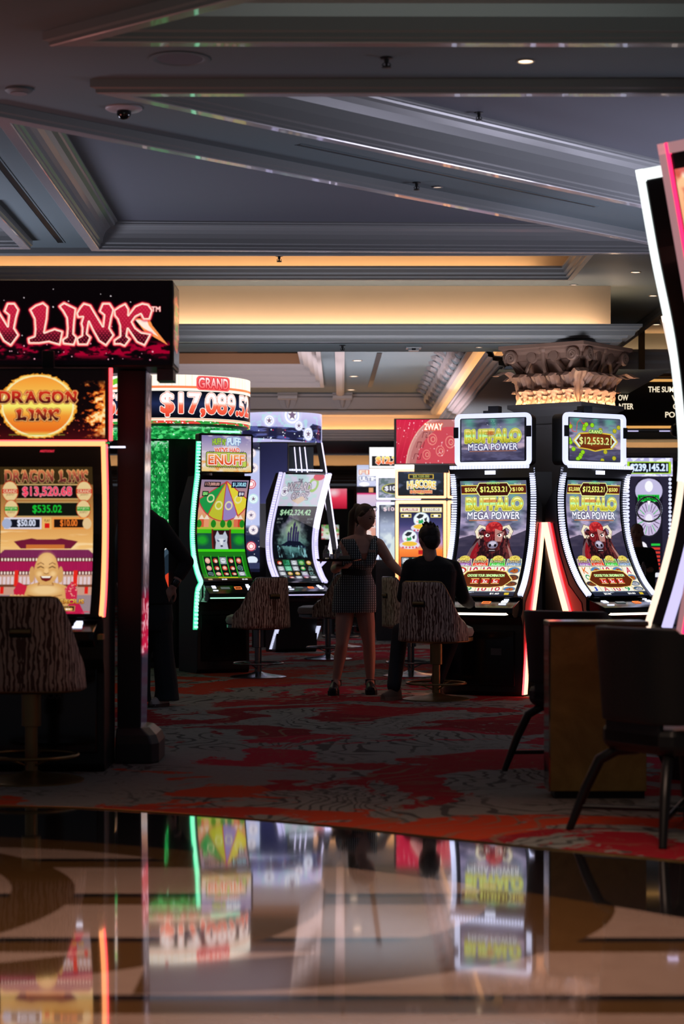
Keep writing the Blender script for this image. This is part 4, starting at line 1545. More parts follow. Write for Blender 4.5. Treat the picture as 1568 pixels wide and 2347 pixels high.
def art_fortune_sign():
    a = Art(200, 98)
    a.rect(0, 0, 200, 98, [(0, (214, 14, 66)), (98, (190, 6, 50))])
    for k in range(16):
        a.line([(-30 + 14 * k, 0), (-60 + 14 * k, 98)], 0.8, (255, 90, 120), al=0.5)
    a.ell(148, 110, 122, 122, (206, 140, 136))
    a.ell(148, 110, 112, 112, (186, 110, 108))
    a.ell(148, 110, 94, 94, (206, 70, 84))
    a.ell(148, 110, 122, 122, (236, 190, 170), ring=0.02)
    for dx, dy in ((0, 0), (16, -22), (-8, 26)):
        q = [(56 + dx, 62 + dy), (60 + dx, 50 + dy), (70 + dx, 50 + dy), (66 + dx, 62 + dy), (74 + dx, 62 + dy), (78 + dx, 50 + dy)]
        a.line(q, 1.6, (110, 20, 34))
    for cx, cy, r in ((100, 44, 13), (84, 78, 11), (122, 70, 12), (150, 50, 14)):
        a.ell(cx, cy, r, r, (240, 140, 130), ring=0.16)
        a.ell(cx + 2, cy, r * 0.5, r * 0.5, (240, 160, 140), ring=0.3)
    a.text('2WAY', 78, 9, 128, 23, (255, 255, 240), out=(250, 90, 40), ow=1.2, bold=0.04)
    a.stars(80, 5, (255, 120, 150), core=(255, 240, 240), r0=0.8, r1=3.0)
    return a


def art_wheel_game():
    a = Art(100, 190)
    a.rect(0, 0, 100, 190, (40, 36, 56))
    a.rect(16, 4, 84, 186, (24, 20, 34), r=20)
    a.ell(50, 26, 34, 22, (196, 190, 226))
    a.ell(50, 18, 10, 10, (250, 250, 255))
    a.rect(22, 33, 76, 45, (20, 190, 50))
    a.text('$239,145.21', 25, 35, 73, 43, (8, 60, 20), bold=0.025)
    a.ell(50, 76, 33, 33, (30, 30, 40))
    a.ell(50, 76, 30, 30, (206, 190, 226))
    for k in range(20):
        t = k * PI / 10
        a.line([(50 + 14 * math.cos(t), 76 + 14 * math.sin(t)), (50 + 28 * math.cos(t), 76 + 28 * math.sin(t))], 1.4, (70, 60, 90) if k % 3 else (40, 190, 80))
    a.ell(50, 76, 9, 9, (240, 236, 250))
    a.poly([(46, 44), (54, 44), (50, 52)], (255, 255, 255))
    a.ell(34, 132, 13, 15, (244, 240, 250))
    for k in range(7):
        a.rect(56, 120 + k * 7, 78, 124 + k * 7, (220, 60, 50) if k else (40, 200, 70))
    a.rect(48, 172, 80, 180, (230, 230, 240))
    return a


def art_wheel_top():
    a = Art(104, 40)
    a.rect(0, 0, 104, 40, (180, 176, 220))
    a.noise(10, 8, 4, (240, 240, 255), 0.5, 0.6, 0.9)
    a.rect(4, 8, 100, 34, (160, 210, 40))
    a.rect(9, 10, 95, 32, (14, 14, 20))
    a.text('$239,145.21', 12, 13, 92, 30, (225, 238, 250), out=(150, 180, 220), ow=0.8, bold=0.025)
    return a


def art_flame_panel():
    a = Art(60, 300)
    a.rect(0, 0, 60, 300, [(0, (250, 200, 150)), (80, (236, 110, 60)), (200, (230, 150, 90)), (300, (250, 120, 70))])
    a.noise(12, 16, 3, (255, 244, 220), 0.5, 0.62, 0.9)
    a.noise(9, 14, 4, (190, 40, 40), 0.55, 0.65, 0.7)
    return a

# ------------------------------------------------------------------ light materials
L_white = mat('white_light_strip', (0.8, 0.8, 0.9), 0.4, emit=(0.70, 0.74, 1.0), es=1.15)
L_cool = mat('lavender_light_strip', (0.8, 0.8, 0.9), 0.4, emit=(0.66, 0.62, 1.0), es=1.05)
L_green = mat('green_light_strip', (0.3, 0.8, 0.6), 0.4, emit=(0.02, 0.55, 0.25), es=1.0)
L_greenw = mat('pale_green_bead', (0.3, 0.8, 0.6), 0.4, emit=(0.42, 1.0, 0.68), es=1.35)
L_red = mat('red_light_strip', (0.8, 0.2, 0.2), 0.4, emit=(1.0, 0.05, 0.06), es=4.2)
L_orange = mat('orange_light_strip', (0.9, 0.5, 0.3), 0.4, emit=(1.0, 0.33, 0.12), es=2.2)
L_peach = mat('peach_light_strip', (0.9, 0.7, 0.5), 0.4, emit=(1.0, 0.60, 0.34), es=2.2)
L_warm = mat('warm_white_light_strip', (0.9, 0.8, 0.7), 0.4, emit=(1.0, 0.80, 0.62), es=2.6)
L_btn = mat('white_button_glow', (0.8, 0.8, 0.9), 0.4, emit=(0.75, 0.8, 1.0), es=1.6)
L_led = mat('orange_dot_display', (0.5, 0.2, 0.1), 0.4, emit=(1.0, 0.22, 0.05), es=1.5)
M_glass = mat('smoked_glass', (0.02, 0.025, 0.03), 0.08)
M_dkred = mat('dark_side_panel', (0.03, 0.012, 0.014), 0.35)
M_navy = mat('navy_side_panel', (0.016, 0.02, 0.07), 0.35)


def text_obj(name, s, w, h, m, parent, loc, rz=0.0, depth=0.004, bold=0.03, rx=PI / 2):
    """raised flat lettering: mesh text w wide, h high, standing in local XZ"""
    co, tr, asp = text_tris(s, min(bold, 0.012))
    b = MB()
    n = len(co)
    vs = [((p[0]) * w, 0, (p[1]) * h) for p in co] + [(p[0] * w, depth, p[1] * h) for p in co]
    b.add(vs, [tuple(map(int, t)) for t in tr] + [tuple(int(i) + n for i in t)[::-1] for t in tr])
    o = b.build(name, m, parent)
    o.location = loc
    o.rotation_euler = (0, 0, rz)
    return o


def rib(b, fz, x, w, t, off=0.0, v0=0.0, v1=1.0, gap=0.0, nb=0):
    """bar lying on a curve in the f-z plane at local x; nb > 0 makes separate beads"""
    n = len(fz) - 1
    def at(v):
        v = min(max(v, 0), 1) * n
        i = min(int(v), n - 1)
        q = fz[i] * (1 - (v - i)) + fz[i + 1] * (v - i)
        d = fz[min(i + 1, n)] - fz[max(i - 1, 0)] if 0 < i else fz[1] - fz[0]
        d = d / np.linalg.norm(d)
        nrm = np.array((-d[1], d[0]))
        if nrm[0] < 0:
            nrm = -nrm
        return q, nrm
    def sec(v, ww=w):
        q, m = at(v)
        a, c = q + m * off, q + m * (off + t)
        return [(x - ww / 2, -a[0], a[1]), (x + ww / 2, -a[0], a[1]), (x + ww / 2, -c[0], c[1]), (x - ww / 2, -c[0], c[1])]
    if nb:
        for k in range(nb):
            a, c = v0 + (v1 - v0) * k / nb, v0 + (v1 - v0) * (k + 1 - gap) / nb
            b.rings([sec(a), sec(c)])
    else:
        b.rings([sec(v0 + (v1 - v0) * k / 36) for k in range(37)])


def curve_surf(fz, w, v0, v1, off, x0=0.0):
    n = len(fz) - 1
    def fn(u, v):
        t = (v0 + (v1 - v0) * v) * n
        i = min(int(t), n - 1)
        q = fz[i] * (1 - (t - i)) + fz[i + 1] * (t - i)
        d = fz[min(i + 1, n)] - fz[max(i - 1, 0)] if i else fz[1] - fz[0]
        d = d / np.linalg.norm(d)
        m = np.array((-d[1], d[0]))
        if m[0] < 0:
            m = -m
        q = q + m * off
        return (x0 + (u - 0.5) * w, -q[0], q[1])
    return fn


def rrect_frame(b, w, h, t, dep, r=0.03, c=(0, 0, 0), n=6, sides='all'):
    """rounded rectangular bar frame in local XZ, front at y=c.y-dep"""
    def loop(hw, hh, rr):
        out = []
        for (sx, sz, a0) in ((1, 1, 0), (-1, 1, 90), (-1, -1, 180), (1, -1, 270)):
            for k in range(n + 1):
                a = math.radians(a0 + 90 * k / n)
                out.append((sx * (hw - rr) + rr * math.cos(a), sz * (hh - rr) + rr * math.sin(a)))
        return out
    o, i = loop(w / 2, h / 2, r), loop(w / 2 - t, h / 2 - t, max(r - t, 0.004))
    rs = []
    for k in range(len(o)):
        rs.append([(c[0] + o[k][0], c[1] + 0, c[2] + o[k][1]), (c[0] + o[k][0], c[1] - dep, c[2] + o[k][1]), (c[0] + i[k][0], c[1] - dep, c[2] + i[k][1]), (c[0] + i[k][0], c[1] + 0, c[2] + i[k][1])])
    b.rings(rs, False, loop=True)


def rrect_box(b, w, h, d, r, c=(0, 0, 0), n=5):
    out = []
    for (sx, sz, a0) in ((1, 1, 0), (-1, 1, 90), (-1, -1, 180), (1, -1, 270)):
        for k in range(n + 1):
            a = math.radians(a0 + 90 * k / n)
            out.append((sx * (w / 2 - r) + r * math.cos(a), sz * (h / 2 - r) + r * math.sin(a)))
    b.rings([[(c[0] + p[0], c[1] + y, c[2] + p[1]) for p in out] for y in (0, d)])


def flat_screen(name, art, w, h, c, parent, es=1.0, **k):
    return screen(name, art, lambda u, v: (c[0] + (u - 0.5) * w, c[1], c[2] + (0.5 - v) * h), parent, es, **k)


def buttons(t, w, f0, z0, f1, z1, seed=1):
    """sloping button deck with lit buttons and a small dotted readout"""
    b = MB()
    b.prism([(-f0 + 0.0, z0), (-f1, z1), (-f1 - 0.004, z1 - 0.05), (-f1 + 0.06, z1 - 0.09), (-f0 + 0.12, z1 - 0.09), (-f0 + 0.12, z0)], -w / 2, w / 2, 'X')
    d = b.build('button_deck', M_gloss, t, bevel=0.006)
    dv = Vector((0, -(f1 - f0), z1 - z0))
    ang = math.atan2(dv.z, -dv.y)
    def at(x, k, up=0.004):
        return (x, -f0 + dv.y * k, z0 + dv.z * k + up)
    for x, k, sx, sy, m in ((-0.27, 0.35, 0.06, 0.05, L_btn), (0.27, 0.35, 0.06, 0.05, L_btn), (0.27, 0.62, 0.07, 0.02, L_btn), (-0.27, 0.7, 0.08, 0.015, L_btn), (0.27, 0.12, 0.05, 0.012, L_btn)):
        q = MB()
        q.box((0, 0, 0), (sx * w / 0.8, sy, 0.008))
        o = q.build('button', m, d, bevel=0.003)
        o.location = at(x * w / 0.8, k)
        o.rotation_euler = (-ang, 0, 0)
    q = MB()
    for i in range(9):
        q.box(((i - 4) * 0.009, 0.02, 0), (0.005, 0.005, 0.006))
        q.box(((i - 4) * 0.009, -0.02, 0), (0.005, 0.005, 0.006))
    q.box((-0.036, 0, 0), (0.005, 0.012, 0.006))
    q.box((0.036, 0, 0), (0.005, 0.012, 0.006))
    o = q.build('ticket_readout', L_led, d)
    o.location = at(0.10 * w / 0.8, 0.45)
    o.rotation_euler = (-ang, 0, 0)
    q = MB()
    q.box((0, 0, 0), (0.10, 0.035, 0.006))
    o = q.build('card_display', mat('dim_card_display', (0.1, 0.12, 0.12), 0.2, emit=(0.3, 0.4, 0.4), es=0.25), d)
    o.location = at(-0.10 * w / 0.8, 0.45)
    o.rotation_euler = (-ang, 0, 0)
    return d


def curved_cabinet(t, w, fz, back=0.62, side_m=None, toe=0.12, base_f=0.16, deckz=0.78):
    """body under a curved display: silhouette extruded over the width"""
    pts = [(-(q[0] - 0.02), q[1]) for q in fz]
    poly = pts + [(-(fz[-1][0] - 0.02), deckz), (-base_f - 0.05, deckz - 0.06), (-base_f, deckz - 0.14), (-base_f, 0.04), (-base_f + 0.03, 0.0), (back, 0.0), (back, fz[0][1] - 0.35), (back - 0.30, fz[0][1])]
    b = MB()
    b.prism(poly, -w / 2, w / 2, 'X')
    return b.build('cabinet', [M_black], t, bevel=0.008)


# ------------------------------------------------------------------ twin machines with the bison
def bison_machine(loc, rz, label, game, top, strip_side):
    t = thing('slot_machine', label, 'slot machine', loc, rz, 'pair of tall curved gaming machines by the column')
    w = 0.81
    ctrl = [(0.05, 2.07), (0.0, 1.80), (0.03, 1.50), (0.12, 1.25), (0.26, 1.03), (0.42, 0.88)]
    fz = curve_pts(ctrl, 48)
    curved_cabinet(t, w, fz, back=0.18, base_f=0.40)
    b = MB()
    rib(b, fz, 0, w - 0.01, 0.022, -0.01)
    b.build('bezel', M_gloss, t, bevel=0.004)
    screen('display', game, curve_surf(fz, 0.64, 0.085, 0.985, 0.016), t, 1.12)
    for sx in (-1, 1):
        b = MB()
        rib(b, fz, sx * (w / 2 - 0.022), 0.044, 0.035, 0.0, 0.0, 0.985, gap=0.40, nb=64)
        b.build('light_strip', L_white, t, label='beaded white light strip')
    b = MB()
    for k in range(26):
        b.box((-w / 2 + 0.02 + 0.76 * (k + 0.5) / 26, -0.13, 2.075), (0.022, 0.05, 0.03))
    b.build('light_strip', L_white, t)
    b = MB()
    b.box((0, -0.118, 2.025), (0.10, 0.012, 0.035))
    b.build('badge', L_btn, t)
    buttons(t, w - 0.04, 0.40, 0.875, 0.64, 0.80)
    b = MB()
    b.tube([(-0.37, -0.42, 0.80), (-0.37, -0.58, 0.755), (-0.32, -0.65, 0.745), (0.32, -0.65, 0.745), (0.37, -0.58, 0.755), (0.37, -0.42, 0.82)], 0.011, 8)
    b.build('deck_edge_light', L_warm, t)
    b = MB()
    b.box((0, -0.406, 0.34), (0.66, 0.02, 0.50))
    d = b.build('base_door', M_gloss, t, bevel=0.01)
    b = MB()
    b.box((0.16, -0.418, 0.40), (0.10, 0.012, 0.06))
    b.build('vent_grille', M_grey, d)
    # slanting red side lights and the red-lit flank
    for sx in (-1, 1):
        b = MB()
        pts = [(sx * (w / 2 + 0.014), y_, z_) for y_, z_ in ((0.17, 1.57), (0.03, 1.15), (-0.14, 0.75), (-0.30, 0.35), (-0.38, 0.02))]
        pts = [tuple(p) for p in curve_pts(pts, 16)]
        rs = [[(p[0] - 0.012, p[1] - 0.045, p[2]), (p[0] + 0.012, p[1] - 0.045, p[2]), (p[0] + 0.012, p[1] + 0.032, p[2]), (p[0] - 0.012, p[1] + 0.032, p[2])] for p in pts]
        b.rings(rs)
        b.build('side_light', mat('side_light_glow', (0.9, 0.6, 0.4), 0.4, emit=(1.0, 0.50, 0.30), es=2.4), t, label='slanting orange side light')
        b = MB()
        rs = [[(p[0] - 0.006, p[1] - 0.075, p[2]), (p[0] + 0.004, p[1] - 0.075, p[2]), (p[0] + 0.004, p[1] - 0.046, p[2]), (p[0] - 0.006, p[1] - 0.046, p[2])] for p in pts]
        b.rings(rs)
        b.build('side_light', L_red, t, label='thin red glow line')
        b = MB()
        poly = [(p[0], p[1]) for p in [(0.15, 1.56), (0.06, 1.56), (-0.02, 1.3), (-0.16, 1.0), (-0.34, 0.84), (-0.39, 0.6), (-0.395, 0.05), (-0.40, 0.05), (-0.33, 0.35), (-0.17, 0.75), (0.01, 1.15)]]
        b.prism(poly, sx * (w / 2), sx * (w / 2 + 0.006), 'X')
        b.build('side_panel', mat('red_glow_panel', (0.55, 0.03, 0.04), 0.4), t)  # red glow of the side lights put into the panel colour
    for sx in (-1,):
        b = MB()
        b.box((sx * (w / 2 - 0.02), -0.412, 0.27), (0.035, 0.02, 0.42))
        b.build('base_light', mat('side_light_glow'), t, label='short upright peach light on the base')
    # topper
    b = MB()
    rrect_box(b, 0.72, 0.47, 0.16, 0.05, (0, -0.02, 2.33))
    b.box((0.10, 0.1, 2.10), (0.3, 0.1, 0.08))
    c = b.build('topper', M_black, t, bevel=0.004)
    b = MB()
    rrect_frame(b, 0.735, 0.485, 0.040, 0.035, 0.055, (0, -0.02, 2.33))
    b.build('topper_light_frame', L_cool if False else L_white, c)
    flat_screen('topper_display', top, 0.61, 0.385, (0, -0.045, 2.33), c, 1.0)
    for sx in (-1, 1):
        b = MB()
        b.box((sx * 0.352, -0.06, 2.40), (0.045, 0.012, 0.10))
        b.build('corner_clip', M_grey, c)
    b = MB()
    b.box((-0.02, 0.08, 2.60), (0.10, 0.10, 0.09))
    b.box((-0.10, 0.08, 2.58), (0.05, 0.06, 0.05))
    b.build('camera_box', M_grey, t)
    return t


bison_machine(P(1135, HY, 18.35).xyz * Vector((1, 1, 0)) if False else Vector(((1133 - 784) / F * 18.35, 18.35, 0)), math.radians(-23),
              'tall curved slot machine with bison screen and white beaded edges, the player sits at it', art_bison(), art_top_logo(), 1)
bison_machine(Vector(((1357 - 784) / F * 18.35, 18.35, 0)), math.radians(33),
              'right twin of the bison machines, gold coins and a wooden jackpot plaque on its topper', art_bison(True), art_top_grand(), -1)
b = MB()
b.box(((1240 - 784) / F * 19.45, 19.45, 1.04), (0.20, 0.12, 2.08))
o = b.build('filler_post', M_black)
tag(o, 'narrow black post standing in the gap between the two bison machines', 'post')

# ------------------------------------------------------------------ left: machine with orange-red frame, long sign, tower
XD = (108 - 784) / F * 11.75
t = thing('slot_machine', 'slot machine with glowing orange-red frame and golden laughing figure on screen, far left', 'slot machine', (XD, 11.75, 0), 0)
fz = curve_pts([(0.06, 1.92), (0.0, 1.60), (0.01, 1.30), (0.08, 1.05), (0.17, 0.90)], 40)
curved_cabinet(t, 0.70, fz, back=0.45, base_f=0.10, deckz=0.72)
b = MB()
rib(b, fz, 0, 0.69, 0.02, -0.008)
b.build('bezel', M_gloss, t, bevel=0.004)
screen('display', art_gold_figure(), curve_surf(fz, 0.545, 0.10, 0.965, 0.014), t, 1.0)
for sx in (-1, 1):
    b = MB()
    rib(b, fz, sx * 0.342, 0.026, 0.03, 0.0, 0.0, 0.985)
    b.build('light_strip', L_orange, t)
    b = MB()
    rib(b, fz, sx * 0.359, 0.008, 0.028, 0.0, 0.0, 0.985)
    b.build('light_strip', L_red, t)
b = MB()
b.box((0, -0.075, 1.922), (0.70, 0.03, 0.026))
b.build('light_strip', L_orange, t)
b = MB()
b.box((0, -0.074, 1.94), (0.72, 0.026, 0.008))
b.build('light_strip', L_red, t)
o = text_obj('maker_badge', 'AINSWORTH'[:0] + 'ARISTOCRAT', 0.085, 0.013, mat('red_badge_glow', (0.5, 0.05, 0.05), 0.4, emit=(1.0, 0.04, 0.08), es=0.9), t, (-0.03, -0.085, 1.872))
buttons(t, 0.64, 0.17, 0.885, 0.36, 0.83)
b = MB()
b.box((0, -0.107, 0.36), (0.62, 0.02, 0.5))
d = b.build('base_door', M_gloss, t, bevel=0.01)
text_obj('maker_badge', 'ARISTOCRAT', 0.26, 0.035, mat('dull_badge', (0.06, 0.06, 0.065), 0.3), d, (-0.13, -0.121, 0.43))
b = MB()
b.box((0.355, -0.30, 0.80), (0.03, 0.10, 0.03))
b.build('drink_rail_end', M_brass, t)
b = MB()
b.box((0.0, 0.02, 2.155), (0.745, 0.14, 0.43))
b.box((0.0, 0.05, 2.40), (0.07, 0.05, 0.16))
c = b.build('topper', M_black, t, bevel=0.006)
flat_screen('topper_display', art_sun_logo(), 0.72, 0.40, (-0.012, -0.054, 2.155), c, 1.0)
for sx in (-1, 1):
    b = MB()
    b.box((sx * 0.382, -0.05, 2.155), (0.018, 0.03, 0.425))
    b.build('topper_light', L_red, c)
b = MB()
b.box((0.40, 0.15, 1.915), (0.09, 0.02, 0.010))
b.build('side_lamp', L_btn, t)

t = thing('led_sign', 'long red and black illuminated sign box with glowing lettering over the left machines', 'sign', (-1.02, 12.0, 2.93))
b = MB()
b.box((-1.205, 0.235, -0.262), (2.41, 0.44, 0.524))
b.build('sign_box', M_black, t, bevel=0.008)
screen('display', art_long_sign(), lambda u, v: (-2.386 + u * 2.366, 0.008, -0.008 - v * 0.505), t, 1.0)
screen('side_display', art_serpent_end(), lambda u, v: (0.004, 0.04 + u * 0.38, -0.02 - v * 0.48), t, 0.8)
b = MB()
b.box((-0.06, 0.25, -0.56), (0.10, 0.2, 0.07))
b.build('bracket', M_grey, t)

t = thing('sign_tower', 'black tower pillar carrying the long red sign, with a mirrored glowing flank', 'pillar', (-1.32, 12.3, 0))
b = MB()
b.rings([[(-0.055, -0.12, z), (xr, -0.12, z), (xr, 0.28, z), (-0.055, 0.28, z)] for z, xr in ((0.18, 0.085), (1.2, 0.095), (2.40, 0.118))])
b.build('shaft', M_black, t, bevel=0.004)
a = Art(16, 300)
a.rect(0, 0, 16, 300, [(0, (50, 46, 62)), (180, (64, 54, 70)), (192, (170, 10, 50)), (232, (214, 20, 70)), (240, (40, 36, 52)), (300, (30, 28, 40))])
a.noise(2, 6, 4, (190, 170, 180), 0.55, 0.62, 0.8, mask=((a.X > 4) & (a.X < 11) & (a.Y < 190)))
a.noise(3, 5, 5, (255, 190, 200), 0.58, 0.64, 0.9, mask=((a.Y > 190) & (a.Y < 236)))
def _tw(u, v):
    z = 2.40 - v * 2.2
    xr = 0.085 + (z - 0.18) / 2.24 * 0.033
    return (xr + 0.003, -0.10 + u * 0.36, z)
screen('side_display', a, _tw, t, 0.8)
b = MB()
r_ = lambda e, z: [(-0.06, -0.14 - e, z), (0.10 + e, -0.14 - e, z), (0.14 + e, -0.06 - e, z), (0.14 + e, 0.24 + e, z), (0.10 + e, 0.30 + e, z), (-0.06, 0.30 + e, z)]
b.rings([r_(0.06, 0.0), r_(0.06, 0.12), r_(0.04, 0.17), r_(-0.01, 0.215)])
b.build('foot', mat('charcoal_plastic', (0.025, 0.03, 0.035), 0.4), t, bevel=0.01)

# ------------------------------------------------------------------ green carousel and the machine in front of it
def drum(t, name, art, R, z0, z1, a0, a1, es, R2=None):
    R2 = R2 or R
    return screen(name, art, lambda u, v: ((R + (R2 - R) * v) * math.sin(a0 + (a1 - a0) * u), -(R + (R2 - R) * v) * math.cos(a0 + (a1 - a0) * u), z0 + (z1 - z0) * v), t, es)


XG, DG = (395 - 784) / F * 23.0, 23.0
t = thing('carousel_sign', 'round green and white jackpot sign drum on a dark core, behind the black tower', 'sign', (XG, DG, 0))
drum(t, 'display', art_ring_green(), 0.90, 3.275, 2.73, -1.92, 1.92, 1.15)
drum(t, 'leaf_display', art_leaves(420, 33), 0.80, 2.715, 2.565, -1.9, 1.9, 0.95)
b = MB()
b.lathe([(0.0, 2.60), (0.78, 2.60), (0.78, 2.70), (0.86, 2.725), (0.88, 2.74), (0.88, 3.265), (0.0, 3.265)], n=64)
b.lathe([(0.0, 0.0), (0.62, 0.0), (0.62, 0.06), (0.46, 0.10), (0.46, 2.62), (0, 2.62)], n=40)
b.build('core', M_black, t)
g = art_leaves(60, 420, 9)
for (x, y, rx, ry, c) in ((60, 330, 42, 66, (250, 250, 250)), (62, 330, 39, 60, (60, 80, 96)), (64, 330, 30, 48, (30, 44, 56)), (70, 352, 34, 30, (230, 70, 40))):
    g.ell(x, y - 40, rx, ry, c)
g.line([(40, 300), (30, 316)], 3, (240, 90, 60))
drum(t, 'leaf_display', g, 0.50, 2.56, 0.35, -0.42, 0.0, 0.85)
a = Art(20, 100, (236, 214, 220))
a.rect(0, 0, 20, 100, [(0, (240, 170, 150)), (50, (214, 206, 226)), (100, (240, 190, 190))])
drum(t, 'leaf_display', a, 0.52, 2.36, 1.85, -0.62, -0.5, 0.9)
b = MB()
pts = [(0.46 * math.sin(-1.2 + 0.2 * k), -0.46 * math.cos(-1.2 + 0.2 * k), 0.105) for k in range(13)]

t = thing('slot_machine', 'slot machine with green beaded edge light and a grey wolf on its curved screen', 'slot machine', ((505 - 784) / F * 21.5, 21.5, 0), math.radians(24))
w = 0.60
fz = curve_pts([(0.16, 2.12), (0.06, 1.85), (0.0, 1.55), (0.03, 1.30), (0.14, 1.10), (0.27, 0.98)], 44)
curved_cabinet(t, w, fz, back=0.5, base_f=0.10, deckz=0.82)
b = MB()
rib(b, fz, 0, w - 0.02, 0.02, -0.008)
b.build('bezel', M_gloss, t, bevel=0.004)
screen('display', art_wolf_game(), curve_surf(fz, 0.54, 0.03, 0.985, 0.014), t, 0.95)
path = [(0.20, 2.48), (0.18, 2.30)] + [tuple(q) for q in fz[::4]] + [(0.16, 0.9), (0.12, 0.7), (0.10, 0.47)]
path = np.array(path)
for sx, nb in ((-1, 84),):
    b = MB()
    rib(b, path, sx * (w / 2 + 0.02), 0.034, 0.03, 0.0, gap=0.5, nb=nb)
    b.build('light_strip', L_greenw, t, label='beaded pale green light strip')
    b = MB()
    rib(b, path, sx * (w / 2 + 0.02), 0.05, 0.012, -0.016)
    b.build('light_strip', L_green, t)
buttons(t, w - 0.02, 0.27, 0.96, 0.44, 0.86)
b = MB()
b.tube([(-0.28, -0.45, 0.815), (0.28, -0.45, 0.815)], 0.006, 8)
b.build('deck_edge_light', L_greenw, t)
b = MB()
b.box((0, -0.106, 0.38), (0.52, 0.02, 0.5))
b.build('base_door', M_gloss, t, bevel=0.01)
b = MB()
rrect_box(b, 0.62, 0.42, 0.12, 0.02, (0, -0.18, 2.36))
c = b.build('topper', M_black, t, bevel=0.004)
flat_screen('topper_display', art_enuff(), 0.565, 0.385, (0, -0.190, 2.355), c, 0.95)
b = MB()
for k in range(16):
    b.box((-0.16 + 0.021 * k, -0.16, 2.592), (0.015, 0.03, 0.022))
b.build('topper_light', L_greenw, c)

# ------------------------------------------------------------------ violet carousel and its machine
XV, DV = (640 - 784) / F * 27.5, 27.5
t = thing('carousel_sign', 'round lavender sign drum with coins on a frame, right of the green drum', 'sign', (XV, DV, 0))
drum(t, 'display', art_ring_violet(), 0.59, 3.205, 2.80, -2.0, 2.0, 1.1)
b = MB()
b.lathe([(0.0, 2.81), (0.57, 2.81), (0.57, 3.19), (0, 3.19)], n=56)
b.box((-0.12, 0.05, 1.4), (0.5, 0.4, 2.8))
b.build('core', M_black, t)
screen('coin_display', art_coin_column(), lambda u, v: (-0.455 + u * 0.205, -0.47 - 0.05 * math.sin(u * PI), 2.79 - v * 1.75), t, 1.0)
b = MB()
b.box((-0.06, -0.42, 2.38), (0.37, 0.06, 0.82))
b.build('side_panel', M_navy, t)
b = MB()
for sx in (1,):
    b.rings([[(x - 0.035, y, z), (x + 0.035, y, z), (x + 0.035, y + 0.10, z), (x - 0.035, y + 0.10, z)] for x, y, z in ((0.55, -0.35, 2.80), (0.66, -0.45, 2.1), (0.80, -0.6, 1.1), (0.80, -0.62, 0.9))])
b.build('leaning_frame', M_black, t)
b = MB()
b.tube([(0.592, -0.36, 2.80), (0.705, -0.46, 2.1), (0.845, -0.61, 1.1)], 0.009, 6)
b.build('frame_edge_light', L_cool, t)
b = MB()
b.box((0.31, -0.36, 2.56), (0.34, 0.03, 0.36))
c = b.build('string_window', M_glass, t)
b = MB()
for k in range(3):
    b.tube([(0.22 + 0.07 * k, -0.385, 2.74), (0.25 + 0.075 * k, -0.385, 2.38)], 0.007, 6)
b.build('glowing_string', L_cool, c)
b = MB()
b.rings([[(x - wd, y, z), (x + wd, y, z), (x + wd, y + 0.02, z), (x - wd, y + 0.02, z)] for x, y, z, wd in [(0.60, -0.3, 2.2, 0.012), (0.66, -0.3, 1.95, 0.02), (0.72, -0.3, 1.7, 0.03), (0.74, -0.3, 1.5, 0.036), (0.71, -0.3, 1.33, 0.036), (0.62, -0.3, 1.17, 0.03), (0.56, -0.3, 1.10, 0.02)]])
b.rings([[(x - wd, y, z), (x + wd, y, z), (x + wd, y + 0.02, z), (x - wd, y + 0.02, z)] for x, y, z, wd in [(0.66, -0.36, 2.15, 0.016), (0.72, -0.38, 1.75, 0.02), (0.79, -0.4, 1.15, 0.024)]])
b.build('arc_light', L_cool, t, label='lavender bow shaped light')

t = thing('slot_machine', 'slot machine with lavender edge lights and dark castle screen, under the round lavender sign', 'slot machine', ((668 - 784) / F * 26.2, 26.2, 0), math.radians(28))
w = 0.70
fz = curve_pts([(0.40, 2.34), (0.22, 2.02), (0.06, 1.70), (0.0, 1.45), (0.04, 1.20), (0.18, 1.0), (0.30, 0.90)], 44)
curved_cabinet(t, w - 0.1, fz, back=0.16, base_f=0.16, deckz=0.80)
b = MB()
rib(b, fz, 0, w - 0.04, 0.02, -0.008)
b.build('bezel', M_gloss, t, bevel=0.004)
screen('display', art_slippers(), curve_surf(fz, 0.60, 0.01, 0.22, 0.014), t, 0.95)
screen('display', art_emerald(), curve_surf(fz, 0.60, 0.225, 0.97, 0.014), t, 0.95)
for sx in (-1, 1):
    b = MB()
    rib(b, fz, sx * (w / 2 + 0.006), 0.045, 0.03, 0.0, gap=0.12, nb=60)
    b.build('light_strip', L_cool, t)
    b = MB()
    rib(b, fz, sx * (w / 2 - 0.045), 0.02, 0.02, 0.01)
    b.build('light_strip', L_cool, t)
    b = MB()
    for k in range(16):
        b.box((sx * 0.30, -0.18 - 0.02 + 0.012 * k, 0.33 - 0.019 * k), (0.05, 0.03, 0.012))
    b.build('foot_light', L_white, t)
b = MB()
for k in range(14):
    b.box((-0.22 + 0.034 * k, -0.42, 2.37), (0.028, 0.04, 0.022))
b.build('light_strip', L_white, t)
buttons(t, w - 0.04, 0.30, 0.88, 0.52, 0.80)
b = MB()
b.tube([(-0.33, -0.53, 0.755), (0.33, -0.53, 0.755)], 0.007, 8)
b.build('deck_edge_light', L_cool, t)

